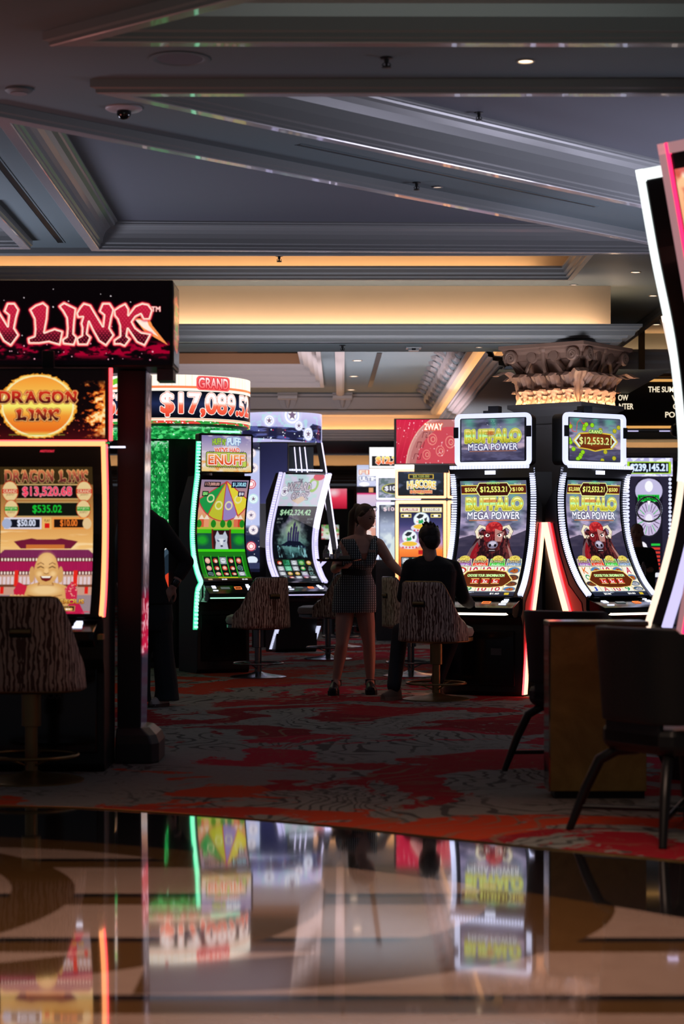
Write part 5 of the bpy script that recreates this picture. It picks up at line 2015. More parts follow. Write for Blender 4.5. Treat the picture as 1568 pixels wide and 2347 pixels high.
# ------------------------------------------------------------------ middle distance machines
def boxy(name, label, x, D, w, z, art_main, art_top, frame_m, top_z, rz=0.0, grp=None, zb=0.78):
    """upright machine: main display z[1]..z[0], topper display top_z"""
    t = thing(name, label, 'slot machine', ((x - 784) / F * D, D, 0), rz, grp)
    b = MB()
    b.prism([(0.02, z[0] + 0.02), (0.02, zb), (-0.24, zb - 0.03), (-0.26, zb - 0.10), (-0.10, zb - 0.16), (-0.10, 0.0), (0.5, 0.0), (0.5, z[0] + 0.02)], -w / 2, w / 2, 'X')
    b.build('cabinet', M_black, t, bevel=0.008)
    h = z[0] - z[1]
    b = MB()
    rrect_frame(b, w, h + 0.06, 0.045, 0.03, 0.02, (0, 0.02, (z[0] + z[1]) / 2))
    b.build('light_frame', frame_m, t)
    flat_screen('display', art_main, w - 0.11, h - 0.04, (0, 0.012, (z[0] + z[1]) / 2), t, 1.05)
    h = top_z[0] - top_z[1]
    b = MB()
    rrect_box(b, w, h, 0.2, 0.015, (0, 0.02, (top_z[0] + top_z[1]) / 2))
    c = b.build('topper', M_black, t)
    b = MB()
    rrect_frame(b, w, h, 0.035, 0.025, 0.02, (0, 0.02, (top_z[0] + top_z[1]) / 2))
    b.build('topper_light_frame', frame_m, c)
    flat_screen('topper_display', art_top, w - 0.09, h - 0.07, (0, 0.012, (top_z[0] + top_z[1]) / 2), c, 1.05)
    return t


DH = 29.0
k = F / DH
zz = lambda y, D=DH: CH + (HY - y) / (F / D)
t1 = boxy('slot_machine', 'orange-framed slot machine with flying saucers on screen, behind the seated player', 965, DH, 117 / k, (zz(1152), zz(1385)), art_saucer_game(), art_hi_score(),
          L_orange if False else mat('amber_frame_light', (0.9, 0.5, 0.3), 0.4, emit=(1.0, 0.42, 0.16), es=2.0), (zz(1075), zz(1142)), grp='row of distant machines under the red sign')
t2 = copy_tree(t1)
t2.location.x = (1084 - 784) / F * DH
t2['label'] = 'twin machine mostly hidden behind the bison machine, only its lit left edge shows'
b = MB()
b.box((0, 0.1, zz(1068)), (0.75, 0.2, 0.07))
o = b.build('topper_crown', L_warm, t1)
t = thing('red_sign', 'square red display sign with pale round emblem hung above the saucer machine', 'sign', ((990 - 784) / F * 28.6, 28.6, zz(1012, 28.6)))
b = MB()
b.box((0, 0.06, 0), (168 / F * 28.6 + 0.03, 0.12, 0.66))
b.build('sign_box', M_black, t, bevel=0.005)
screen('display', art_fortune_sign(), lambda u, v: (-0.51 + u * 1.03, -0.006, 0.315 - v * 0.63), t, 1.0)
b = MB()
b.box((0, 0.12, (zz(1075) + zz(1062, 28.6)) / 2 - zz(1012, 28.6)), (0.5, 0.1, 0.2))
b.build('mount', M_black, t)

a1 = Art(60, 190)
a1.rect(0, 0, 60, 190, [(0, (40, 44, 60)), (40, (170, 180, 206)), (120, (150, 170, 186)), (190, (200, 160, 110))])
a1.text('$10,621.11', 6, 4, 54, 12, (240, 210, 220), bold=0.04)
a1.noise(16, 16, 3, (230, 240, 240), 0.5, 0.7, 0.8)
a1.poly([(14, 90), (22, 60), (34, 84), (50, 110), (10, 120)], (210, 224, 226))
a1.noise(9, 9, 6, (226, 130, 60), 0.55, 0.62, 0.9, mask=(a1.Y > 120))
a2 = Art(80, 50)
a2.rect(0, 0, 80, 50, [(0, (130, 140, 150)), (50, (180, 180, 210))])
a2.noise(8, 6, 5, (90, 110, 110), 0.5, 0.6, 0.8)
a2.ell(36, 27, 30, 13, (60, 60, 70))
a2.ell(36, 27, 31, 14, (190, 190, 90), ring=0.1)
a2.text('$10,621.11', 12, 21, 76, 33, (235, 235, 245), out=(50, 50, 60), ow=0.7, bold=0.05)
DB = 31.0
zb_ = lambda y: zz(y, DB)
t = boxy('slot_machine', 'pale lit slot machine beside the saucer machine, under the small white jackpot sign', 914, DB, 0.70, (zb_(1155), zb_(1385)), a1, a2, L_white, (zb_(1090), zb_(1146)), grp='row of distant machines under the red sign')
b = MB()
b.box((0.0, 0.0, zb_(1082)), (0.9, 0.2, 0.10))
b.build('topper_crown', L_warm, t)
t = thing('jackpot_sign', 'small white curved jackpot sign to the left of the red sign', 'sign', ((905 - 784) / F * 30.6, 30.6, zz(1049, 30.6)))
a3 = Art(116, 52)
a3.rect(0, 0, 116, 52, (250, 250, 250))
a3.rect(6, 22, 116, 46, (16, 14, 18))
a3.text('$12,771.80', 16, 24, 108, 42, [(24, (255, 230, 120)), (42, (240, 80, 50))], out=(255, 246, 236), ow=0.9, bold=0.06)
b = MB()
b.box((0, 0.08, 0), (0.79, 0.14, 0.33))
b.build('sign_box', M_black, t)
screen('display', a3, lambda u, v: (-0.39 + u * 0.78, 0.004, 0.16 - v * 0.32), t, 1.15)
a4 = Art(46, 90)
a4.rect(0, 0, 46, 90, [(0, (190, 200, 235)), (20, (225, 228, 246)), (46, (200, 205, 240)), (48, (20, 20, 26)), (60, (30, 24, 30)), (62, (226, 50, 110)), (66, (225, 200, 220)), (90, (206, 190, 220))])
a4.text('FIRE', 4, 12, 36, 20, (250, 236, 220), out=(220, 90, 60), ow=0.6, bold=0.06)
a4.text('ULTIMATE', 4, 26, 42, 34, (250, 250, 255), out=(90, 100, 150), ow=0.8, bold=0.06)
a4.ell(10, 42, 7, 5, (255, 255, 255))
a4.ell(32, 42, 7, 5, (255, 255, 255))
a4.rect(16, 50, 22, 60, (226, 160, 110))
t = thing('slot_machine', 'small bright machine furthest left in the middle row, right of the doorway', 'slot machine', ((857 - 784) / F * 33.0, 33.0, 0), 0.0, 'row of distant machines under the red sign')
b = MB()
b.box((0, 0.2, 1.33), (0.58, 0.5, 2.66))
b.build('cabinet', M_black, t, bevel=0.01)
z0, z1 = zz(1066, 33), zz(1160, 33)
screen('display', a4, lambda u, v: (-0.28 + u * 0.56, -0.055, z0 + (z1 - z0) * v), t, 1.0)
a5 = Art(46, 100)
a5.rect(0, 0, 46, 100, [(0, (230, 190, 200)), (60, (235, 160, 130)), (100, (90, 60, 80))])
a5.noise(9, 9, 4, (250, 240, 240), 0.5, 0.6, 0.8)
z2, z3 = zz(1165, 33), zz(1290, 33)
screen('display', a5, lambda u, v: (-0.25 + u * 0.50, -0.055, z2 + (z3 - z2) * v), t, 0.9)
b = MB()
b.box(((884 - 784) / F * 29.6, 29.7, 0.60), (0.28, 0.4, 1.2))
tag(b.build('side_cabinet', mat('charcoal_laminate', (0.05, 0.05, 0.055), 0.5), bevel=0.01), 'plain charcoal cabinet standing between the tray carrier and the player, far behind', 'cabinet')

# doorway with red sign deep in the hall
t = thing('hall_poster', 'blurred red and white display glowing deep in the hall above the tray carrier', 'sign', ((770 - 784) / F * 40.0, 40.0, zz(1143, 40)))
a6 = Art(60, 50)
a6.rect(0, 0, 60, 50, [(0, (235, 120, 140)), (24, (240, 60, 90)), (50, (180, 20, 50))])
a6.ell(22, 10, 22, 14, (250, 220, 225), al=0.9, soft=0.8)
screen('display', a6, lambda u, v: (-0.2 + u * 0.42, -0.01, 0.2 - v * 0.40), t, 0.9)
b = MB()
b.box((0.01, 0.05, 0), (0.46, 0.1, 0.44))
b.build('sign_box', M_black, t)
b = MB()
b.box((0.02, 0.1, -1.3), (0.5, 0.3, 2.2))
b.build('stand', M_black, t)
t = thing('slot_machine', 'tiny distant machine with pale green screen below the blurred red display', 'slot machine', ((757 - 784) / F * 39.0, 39.0, 0))
b = MB()
b.box((0, 0.2, 0.95), (0.44, 0.4, 1.9))
b.build('cabinet', M_black, t)
a7 = Art(34, 28)
a7.rect(0, 0, 34, 28, [(0, (160, 170, 180)), (14, (210, 225, 190)), (28, (225, 225, 240))])
a7.noise(6, 6, 4, (90, 150, 60), 0.5, 0.6, 0.8)
a7.noise(7, 5, 5, (210, 80, 100), 0.55, 0.62, 0.8)
screen('display', a7, lambda u, v: (-0.17 + u * 0.34, -0.006, 1.86 - v * 0.28), t, 0.9)
for x0, x1, y0 in ((796, 800, 1118), (812, 817, 1118)):
    b = MB()
    b.box(((x0 + x1) / 2 / F * 40 - 784 / F * 40, 40.5, 1.3), (0.045, 0.05, 2.6))
    b.build('trim_16', mat('door_frame_paint', (0.42, 0.22, 0.13), 0.5), kind='structure')
b = MB()
b.box(((806 - 784) / F * 40.5, 40.6, 1.3), (0.11, 0.04, 2.6))
b.build('door_1', mat('grey_door', (0.12, 0.10, 0.11), 0.5), kind='structure')
t = thing('table_lamp', 'pair of small warm globe lamps glowing behind the leaning black frame', 'lamp', ((753 - 784) / F * 32.0, 32.0, 1.29))
for dx in (-0.035, 0.035):
    b = MB()
    b.ball((dx, 0, 0.0), 0.028, 12)
    b.build('globe', mat('globe_glow', (1, 0.8, 0.6), 0.4, emit=(1.0, 0.62, 0.34), es=4), t, smooth=True)
b = MB()
b.box((0, 0.05, -0.66), (0.2, 0.1, 1.26))
b.build('lamp_stand', M_black, t)

# ------------------------------------------------------------------ wheel machine at the right
DW2 = 27.0
zw = lambda y: zz(y, DW2)
t = thing('slot_machine', 'slot machine with round prize wheel and bulb lights, behind the right bison machine', 'slot machine', ((1487 - 784) / F * DW2, DW2, 0))
b = MB()
b.box((0, 0.2, zw(1045) / 2), (0.60, 0.4, zw(1045)))
b.build('cabinet', M_black, t, bevel=0.01)
z0, z1, z2 = zw(1050), zw(1092), zw(1335)
screen('jackpot_display', art_wheel_top(), lambda u, v: (-0.32 + u * 0.64, -0.03, z0 + (z1 - z0) * v), t, 1.1)
screen('display', art_wheel_game(), lambda u, v: (-0.27 + u * 0.54, -0.012, z1 + (z2 - z1) * v), t, 1.0)
b = MB()
for sx in (-1, 1):
    for i in range(22):
        b.ball((sx * 0.285, -0.03, z1 - 0.04 - i * 0.055), 0.022, 8)
b.build('bulb_row', L_white, t)
b = MB()
cz = zw(1167)
b.tube([(0.17 * math.cos(a_ / 32 * 2 * PI), -0.03, cz + 0.17 * math.sin(a_ / 32 * 2 * PI)) for a_ in range(32)], 0.014, 8, loop=True)
b.build('wheel_rim', M_chrome, t, smooth=True)
b = MB()
b.box((0.05, -0.18, 0.42), (0.66, 0.40, 0.84))
b.build('counter_base', mat('grey_laminate', (0.22, 0.22, 0.25), 0.5), t, bevel=0.01)

# ------------------------------------------------------------------ tall bowed machines at the right edge
def bowed(label, xl, D, rz, ctrl, w, m_edge, m_line, art=None):
    t = thing('bowed_slot_machine', label, 'slot machine', (xl, D, 0), rz, 'tall bowed screens at the right edge')
    fz = curve_pts(ctrl, 48)
    back = [(-(q[0] - 0.10), q[1]) for q in fz]
    front = [(-(q[0] - 0.006), q[1]) for q in fz]
    b = MB()
    b.rings([[(0.006, f[0], f[1]), (w - 0.006, f[0], f[1]), (w - 0.006, q[0], q[1]), (0.006, q[0], q[1])] for f, q in zip(front, back)])
    b.box((w / 2, 0.03, 0.43), (w - 0.02, 0.34, 0.86))
    b.build('screen_back', M_black, t)
    b = MB()
    rib(b, fz, w / 2, w - 0.10, 0.008, 0.002, 0.02, 0.99)
    s = b.build('display_glass', M_gloss, t)
    if art:
        screen('display', art, curve_surf(fz, w - 0.15, 0.045, 0.975, 0.014, x0=w / 2), t, 1.1)
    for x in (0.025, w - 0.025):
        for v0, v1 in ((0.0, 0.60), (0.60, 1.0)):
            b = MB()
            rib(b, fz, x, 0.05 if v0 == 0 else 0.036, 0.02, 0.0, v0, v1)
            b.build('edge_light', L_peachw if v0 > 0 and m_edge is L_whitehot else m_edge, t)
    if art:
        b = MB()
        rib(b, fz, 0.057, 0.014, 0.024)
        b.build('inner_light', L_crimson, t, label='thin crimson inner line')
    if not art:
        b = MB()
        rib(b, fz, 0.175, 0.07, 0.012, 0.012, 0.56, 1.0)
        b.build('inner_light', L_cool, t, label='broad lavender inner light band')
    b = MB()
    rib(b, fz, w / 2, w, 0.02, 0.0, 0.0, 0.018)
    b.build('top_light', m_edge, t)
    b = MB()
    fl = [q - np.array((0.075, 0)) for q in fz]
    rib(b, fl, 0.0, 0.03, 0.02, 0.0)
    b.build('rear_edge_light', m_line, t)
    return t


L_whitehot = mat('milky_white_edge', (0.9, 0.9, 0.9), 0.4, emit=(0.86, 0.95, 0.93), es=1.35)
L_peachw = mat('peach_white_edge', (0.9, 0.8, 0.7), 0.4, emit=(1.0, 0.78, 0.60), es=1.3)
L_pinkgrey = mat('dusty_pink_edge', (0.7, 0.5, 0.5), 0.3, emit=(0.62, 0.30, 0.33), es=0.55)
L_crimson = mat('crimson_line', (0.8, 0.1, 0.2), 0.4, emit=(1.0, 0.02, 0.12), es=2.0)
bowed('tallest white-edged bowed slot machine with black screen, right edge behind the grey chair', 1.935, 11.4, math.radians(-50),
      [(0.36, 3.43), (0.23, 2.95), (0.09, 2.5), (0.01, 2.05), (0.0, 1.75), (0.06, 1.45), (0.17, 1.15), (0.30, 0.86)], 0.8, L_whitehot, L_cool)
bowed('red-lined bowed slot machine with fiery screen, cut off by the right edge of the frame', 1.836, 10.2, math.radians(-48),
      [(0.33, 3.33), (0.21, 2.91), (0.08, 2.44), (0.01, 2.01), (0.0, 1.73), (0.04, 1.44), (0.11, 1.16), (0.19, 0.87)], 0.75, L_pinkgrey, L_crimson, art_flame_panel())
bowed('smaller bowed slot machine glimpsed behind the white-edged one', 2.68, 15.2, math.radians(-50),
      [(0.35, 3.07), (0.2, 2.6), (0.06, 2.1), (0.0, 1.75), (0.03, 1.4), (0.12, 1.1), (0.24, 0.85)], 0.6, mat('faint_warm_edge', (0.8, 0.7, 0.6), 0.4, emit=(1.0, 0.86, 0.76), es=0.85), L_cool)

# ------------------------------------------------------------------ hanging direction sign
DS = 24.0
zs = lambda y: zz(y, DS)
xs = lambda x: (x - 784) / F * DS
t = thing('direction_sign', 'black hanging direction sign with gold edges and white capitals, right of the column', 'sign', (xs(1500), DS, zs(926)))
b = MB()
b.box((0, 0.08, 0), (xs(1590) - xs(1410), 0.16, zs(868) - zs(985)))
s = b.build('sign_box', mat('sign_black', (0.006, 0.006, 0.006), 0.6), t, bevel=0.005)
b = MB()
for y in (872, 979):
    b.box((0, -0.01, zs(y) - zs(926)), (xs(1590) - xs(1410), 0.02, 0.03))
b.build('gold_edge', mat('gold_edge_light', (0.6, 0.4, 0.2), 0.4, emit=(1.0, 0.50, 0.14), es=0.75), t)
b = MB()
b.box((0, 0.02, zs(861) - zs(926)), (xs(1590) - xs(1410), 0.2, 0.04))
b.box((xs(1473) - xs(1500), 0.08, zs(785) - zs(926)), (0.07, 0.07, 0.80))
b.build('hanger', mat('bronze_hanger', (0.16, 0.09, 0.025), 0.45), t)
M_lt = mat('lit_lettering', (0.9, 0.85, 0.75), 0.5, emit=(1.0, 0.86, 0.62), es=1.0)
for s, x0, x1, y0, y1 in (('O', 1414, 1423, 883, 896), ('OW', 1417, 1440, 905, 918), ('NTER', 1419, 1452, 925, 938), ('THE SUM', 1486, 1544, 886, 899), ('V', 1540, 1552, 906, 919), ('C', 1543, 1553, 925, 938), ('PO', 1525, 1547, 944, 957)):
    text_obj('lettering', s, xs(x1) - xs(x0), zs(y0) - zs(y1), M_lt, t, (xs(x0) - xs(1500), -0.006, zs(y1) - zs(926)), bold=0.05)
b = MB()
b.ball((xs(1552) - xs(1500), 0.0, zs(985) - zs(926)), 0.09, 16)
b.build('end_knob', M_black, t, smooth=True)
b = MB()
for x in (1450, 1525):
    b.box((xs(x) - xs(1500), 0.0, zs(988) - zs(926)), (0.14, 0.02, 0.012))
b.build('underlight', L_cool, t)

# ------------------------------------------------------------------ column with leafy capital
DC = 20.45
XC = (1297 - 784) / F * DC
t = thing('column', 'square grey column with uplit acanthus capital holding up the lit beam', 'column', (XC, DC, 0), PI / 4 + 0.14)
M_stone = mat('grey_column_paint', (0.115, 0.115, 0.12), 0.55, bump=0.1, bscale=40)
M_leaf = mat('plaster_leaf', (0.34, 0.205, 0.15), 0.5)
def sq(b, prof):
    b.rings([[(-h, -h, z), (h, -h, z), (h, h, z), (-h, h, z)] for h, z in prof])
zc = lambda y: CH + (HY - y) / (F / (DC - 0.5))
b = MB()
sq(b, [(0.40, 0.0), (0.40, 0.25), (0.36, 0.28), (0.34, 0.32), (0.34, 2.55), (0.36, 2.56), (0.36, 2.59), (0.34, 2.60), (0.34, 2.68), (0.36, 2.70), (0.375, 2.72), (0.40, 2.74), (0.435, 2.76), (0.435, 2.80), (0.428, 2.80), (0.428, 2.785), (0.34, 2.785)])
b.build('shaft', M_stone, t)
b = MB()
sq(b, [(0.34, 2.78), (0.345, 2.95), (0.36, 3.10), (0.40, 3.20), (0.41, 3.24)])
bell = b.build('bell', M_leaf, t)
def leaf(b, M, w, h, curl, n=10, m=14):
    def fn(u, v):
        x = (u - 0.5) * 2
        prof = math.sin(min(v * 1.15, 1) * PI * 0.5) ** 0.4 * (1 - max(0, v - 0.72) ** 2 * 4.5)
        lobes = 1 + 0.07 * math.cos(v * 26)
        wx = w / 2 * x * prof * lobes
        out = curl * max(0, v - 0.35) ** 2 * 2.4
        zz_ = h * (v if v < 0.86 else 0.86 - (v - 0.86) * 0.9)
        ridge = 0.030 * (1 - abs(x)) ** 0.7 + 0.010 * math.cos(x * 9.5) + 0.006 * math.cos(v * 30 + abs(x) * 6)
        return (wx, -(0.012 + ridge + out - 0.03 * x * x * (v > .5)), zz_)
    b.sheet(fn, n, m, M)
for k in range(4):
    R = Matrix.Rotation(k * PI / 2, 4, 'Z')
    for row, (z0, h, n_, off, curl, hw) in enumerate(((2.78, 0.20, 4, 0.352, 0.10, 0.34), (2.80, 0.36, 4, 0.352, 0.20, 0.345))):
        for i in range(n_):
            x = -hw + 2 * hw * (i + (0.5 if row == 0 else 0.0)) / n_ + (0 if row == 0 else 0.085)
            b = MB()
            leaf(b, R @ Matrix.Translation((x, -off, z0)), 0.17 if row == 0 else 0.15, h, curl, 12, 18)
            o = b.build('acanthus_leaf', M_leaf, t, smooth=True)
            if k in (1, 2):
                pass
    # corner leaf and volutes
    C_ = Matrix.Rotation(k * PI / 2 + PI / 4, 4, 'Z')
    b = MB()
    leaf(b, C_ @ Matrix.Translation((0, -0.47, 2.80)), 0.17, 0.40, 0.26, 12, 18)
    b.build('acanthus_leaf', M_leaf, t, smooth=True)
    for i, x in enumerate((-0.36, -0.13, 0.13, 0.36)):
        b = MB()
        sgn = 1 if x > 0 else -1
        pts = []
        for q in range(40):
            a_ = q / 39 * 2.3 * 2 * PI
            r = 0.062 * (1 - q / 46)
            pts.append((x + sgn * r * math.cos(a_) * (1 if abs(x) > 0.2 else -1), -0.43 - (0.05 if abs(x) > .2 else 0), 3.275 + r * math.sin(a_)))
        b.tube([(x - sgn * 0.10 * (1 if abs(x) > .2 else -1), -0.40, 3.13), (x - sgn * 0.03 * (1 if abs(x) > .2 else -1), -0.43, 3.22)] + pts[::-1][::-1], 0.022, 8, M=R)
        b.lathe([(0.0, -0.05), (0.05, -0.045), (0.058, 0.0), (0.05, 0.045), (0.0, 0.05)], (x, -0.42, 3.275), 16, R, (0, 1, 0))
        b.build('volute', M_leaf, t, smooth=True)
    b = MB()
    b.ball((0, -0.44, 3.35), (0.055, 0.05, 0.045), 12, R)
    b.tube([(0, -0.38, 3.10), (0, -0.43, 3.22), (0, -0.44, 3.33)], [0.03, 0.025, 0.03], 8, M=R)
    b.build('rosette', M_leaf, t, smooth=True)
b = MB()
sq(b, [(0.40, 3.24), (0.44, 3.26), (0.445, 3.30), (0.47, 3.33), (0.475, 3.355), (0.50, 3.365), (0.50, 3.40)])
b.build('abacus', M_leaf, t)
b = MB()
for k in range(4):
    R = Matrix.Rotation(k * PI / 2, 4, 'Z')
    b.box((0, -0.42, 2.792), (0.80, 0.012, 0.008), R)
b.build('uplight', mat('capital_uplight', (1, 0.8, 0.6), 0.5, emit=(1.0, 0.66, 0.36), es=85.0), t)

# carved frieze and corbels of the far tray
M_frz = mat('frieze_plaster', (0.22, 0.20, 0.20), 0.5)
b = MB()
for i in range(16):
    y = 21.5 + i * 0.78
    for kx, (dz, r) in enumerate(((0.0, 0.045), (0.10, 0.035), (0.20, 0.03))):
        pts = [(XW - 0.05 - 0.28 * q / 14 + 0.03 * math.sin(q * 0.9), y + 0.34 * math.sin(q / 14 * 2 * PI) + kx * 0.16, 3.76 + 0.30 * q / 14) for q in range(15)]
        b.tube(pts, r, 6)
b.build('trim_17', M_frz, smooth=True, kind='structure')
path_sweep('trim_18', [(XW, 20.87), (XW, DW - 0.3)], [(0.04, 3.74), (0.10, 3.80), (0.34, 4.09)], M_soffit, side=1)
for i, x in enumerate((660, 785, 535, 410)):
    X = (x - 784) / F * DW
    b = MB()
    b.box((X, DW - 0.16, 4.06), (0.42, 0.32, 0.05))
    b.box((X, DW - 0.13, 4.01), (0.34, 0.26, 0.05))
    b.rings([[(X - h, DW - d, z), (X + h, DW - d, z), (X + h, DW, z), (X - h, DW, z)] for h, d, z in ((0.15, 0.22, 3.99), (0.15, 0.16, 3.92), (0.13, 0.10, 3.84), (0.09, 0.08, 3.78), (0.05, 0.04, 3.74))])
    b.lathe([(0, -0.17), (0.06, -0.165), (0.06, 0.165), (0, 0.17)], (X, DW - 0.22, 3.96), 14, None, (1, 0, 0))
    b.tube([(X, DW - 0.20, 3.95), (X, DW - 0.14, 3.86), (X, DW - 0.10, 3.78)], [0.05, 0.045, 0.02], 8)
    tag(b.build('corbel', M_trim2, smooth=True), ['carved corbel on the far wall above the tray carrier, left of the pale rib', 'carved corbel on the far wall under the pale ceiling rib', 'carved corbel hidden behind the green drum', 'carved corbel behind the tower'][i], 'corbel', 'carved corbels on the far hall wall')

# ------------------------------------------------------------------ things on the ceiling
M_fix = mat('grey_fixture', (0.20, 0.20, 0.21), 0.5)
M_can = mat('brushed_can', (0.5, 0.45, 0.4), 0.3, metal=0.7)


def downlight(p, r, label, on=True):
    t = thing('downlight', label, 'light', p, 0, 'recessed ceiling downlights')
    b = MB()
    b.lathe([(r * 1.12, 0.0), (r * 1.12, -0.006), (r * 0.92, -0.008), (r * 0.85, 0.03), (r * 0.6, 0.05)], n=28)
    b.build('trim_ring', M_can if on else M_fix, t, smooth=True)
    b = MB()
    b.lathe([(0, -0.003), (r * 0.84, -0.003), (r * 0.84, 0.002), (0, 0.002)], n=24)
    b.build('lamp', mat('downlight_glow' if on else 'downlight_dim', (1, 0.9, 0.8), 0.4, emit=(1.0, 0.74, 0.5), es=2.6 if on else 0.5), t)
    return t


downlight(Q(1205, 139, ZS), 0.046, 'warm lit downlight near the top right of the ceiling')
downlight(Q(1003, 428, ZS), 0.036, 'dim downlight beside a sprinkler in the diagonal ceiling strip', False)
downlight(Q(1458, 623, ZS), 0.045, 'lit downlight nearest the white bowed machine')
downlight(Q(1315, 652, ZS), 0.04, 'faint downlight beyond the right end of the upper lit tray', False)
downlight(Q(1497, 677, ZS), 0.045, 'lit downlight above the end of the glowing beam')
downlight(Q(1505, 743, ZS), 0.05, 'lit downlight above the direction sign hanger')
downlight(Q(1098, 795, 3.40), 0.035, 'downlight under the beam beside the capital')
for (x, y), l in zip(((819, 826), (811, 862), (805, 893)), ('nearest', 'middle', 'furthest')):
    downlight(Q(x, y, 4.02), 0.07, l + ' of the three small downlights in the far hall ceiling')


def sprinkler(p, label, s=1.0):
    b = MB()
    b.lathe([(0, 0), (0.03 * s, 0), (0.03 * s, -0.006), (0.012 * s, -0.01), (0.010 * s, -0.03), (0.006 * s, -0.034), (0.006 * s, -0.05), (0.022 * s, -0.052), (0.022 * s, -0.056), (0, -0.058)], n=16)
    b.tube([(-0.012 * s, 0, -0.03), (-0.02 * s, 0, -0.04), (-0.004 * s, 0, -0.052)], 0.003 * s, 6)
    b.tube([(0.012 * s, 0, -0.03), (0.02 * s, 0, -0.04), (0.004 * s, 0, -0.052)], 0.003 * s, 6)
    o = b.build('sprinkler', M_black)
    o.location = p
    tag(o, label, 'sprinkler', 'ceiling sprinklers')


sprinkler(Q(886, 132, ZS), 'black sprinkler head left of the warm downlight, nearest the top of the photo', 1.2)
sprinkler(Q(1098, 257, 4.22), 'black sprinkler head inside the dark triangular recess')
sprinkler(Q(955, 418, ZS), 'black sprinkler head beside the dim downlight in the diagonal strip')
sprinkler(Q(640, 586, ZS), 'black sprinkler head just above the upper lit tray', 1.1)
sprinkler(Q(785, 791, 3.40), 'black sprinkler head under the front of the beam', 1.1)
t = thing('dome_camera', 'dark glass dome security camera on a pale disc in the ceiling', 'camera', Q(284, 247, ZS))
b = MB()
b.lathe([(0, 0.0), (0.112, 0.0), (0.112, -0.008), (0.10, -0.016), (0.05, -0.02)], n=32)
b.build('mount_disc', mat('pale_disc', (0.4, 0.38, 0.4), 0.4), t, smooth=True)
b = MB()
b.lathe([(0.044, -0.015)] + [(0.044 * math.cos(a_ * PI / 16), -0.03 - 0.042 * math.sin(a_ * PI / 16)) for a_ in range(9)], n=28)
b.build('dome', M_gloss, t, smooth=True)
t = thing('ceiling_speaker', 'large round flush grille in the ceiling near the top left', 'speaker', Q(412, 134, ZS))
b = MB()
b.lathe([(0.165, 0.0), (0.168, -0.006), (0.15, -0.010), (0.128, -0.004), (0.125, 0.0)], n=40)
b.build('ring', M_soffit, t, smooth=True)
b = MB()
b.lathe([(0, -0.003), (0.126, -0.003), (0.126, 0.0)], n=40)
b.build('grille', M_recess, t)
t = thing('smoke_detector', 'small round detector at the left edge of the ceiling', 'detector', Q(43, 203, ZS))
b = MB()
b.lathe([(0, 0), (0.078, 0), (0.08, -0.014), (0.065, -0.026), (0.0, -0.028)], n=32)
b.build('case', M_soffit, t, smooth=True)
b = MB()
b.lathe([(0.028, -0.027), (0.05, -0.027), (0.05, -0.031), (0.028, -0.031)], n=24)
b.build('vent_ring', M_fix, t)
t = thing('ceiling_camera', 'small boxy camera under the beam, left of the capital', 'camera', Q(948, 795, 3.40))
b = MB()
b.box((0, 0, -0.01), (0.16, 0.14, 0.02))
b.box((0, -0.01, -0.03), (0.11, 0.10, 0.03))
b.build('case', M_trim, t, bevel=0.005)
b = MB()
b.box((0, -0.062, -0.03), (0.04, 0.01, 0.02))
b.build('lens', M_black, t)
for (p0, p1, wd), l in zip((((685, 331), (1365, 473), 0.035), ((-40, 325), (140, 556), 0.05), ((100, 574), (215, 574), 0.04)),
                           ('long slot air vent running along the diagonal ceiling strip', 'slot air vent at the left edge of the ceiling, pointing at the big sign', 'short slot air vent just above the upper lit tray at left')):
    a_, c_ = Q(*p0, ZS), Q(*p1, ZS)
    d_ = c_ - a_
    t = thing('slot_vent', l, 'vent', (a_ + c_) / 2, math.atan2(d_.y, d_.x), 'slot air vents')
    b = MB()
    b.box((0, 0, -0.001), (d_.length, wd, 0.004))
    b.build('slot', M_black, t)
    b = MB()
    b.box((0, wd / 2 + 0.006, -0.002), (d_.length + 0.02, 0.01, 0.008))
    b.box((0, -wd / 2 - 0.006, -0.002), (d_.length + 0.02, 0.01, 0.008))
    b.build('rim', M_soffit, t)
a_, c_ = Q(870, 808, 4.02), Q(848, 886, 4.02)
d_ = c_ - a_
b = MB()
b.box((0, 0, -0.004), (d_.length, 0.07, 0.01))
o = b.build('slot_vent', M_black)
o.location = (a_ + c_) / 2
o.rotation_euler = (0, 0, math.atan2(d_.y, d_.x))
tag(o, 'black slot vent in the far hall ceiling beside three small downlights', 'vent', 'slot air vents')

# ------------------------------------------------------------------ stools
def fabric(name, light, dark):
    g = NG(name)
    o = g.tc.outputs['Object']
    x_, y_, z_ = g.sep(o)
    cb = g.nt.nodes.new('ShaderNodeCombineXYZ')
    g.put(cb.inputs[0], g.math('ADD', x_, g.math('MULTIPLY', g.math('SIGN', x_), g.math('ADD', y_, 0.27))))
    g.put(cb.inputs[2], g.math('MULTIPLY', z_, 0.36))
    v = cb.outputs[0]
    wv = g.wave(v, 10.0, 8.0, 2.5, 2.6)
    f = g.ramp(wv, [(0.40, 0.0), (0.58, 1.0)])
    g.put(g.b.inputs['Base Color'], g.mix(f, dark, light))
    g.b.inputs['Roughness'].default_value = 0.55
    g.bump(g.math('ADD', g.math('MULTIPLY', f, 0.5), g.math('MULTIPLY', g.noise(o, 220, 2), 0.3)), 0.4, 0.004)
    return g.m


M_fab = fabric('bark_pattern_fabric', (0.66, 0.54, 0.45), (0.11, 0.055, 0.038))
M_vinyl = mat('pale_vinyl', (0.42, 0.42, 0.40), 0.5)
M_slot = mat('dark_recess', (0.01, 0.008, 0.006), 0.7)
M_brass2 = mat('satin_brass', (0.30, 0.21, 0.09), 0.38, metal=0.9)
M_steel = mat('dark_chrome', (0.22, 0.23, 0.25), 0.22, metal=1.0)


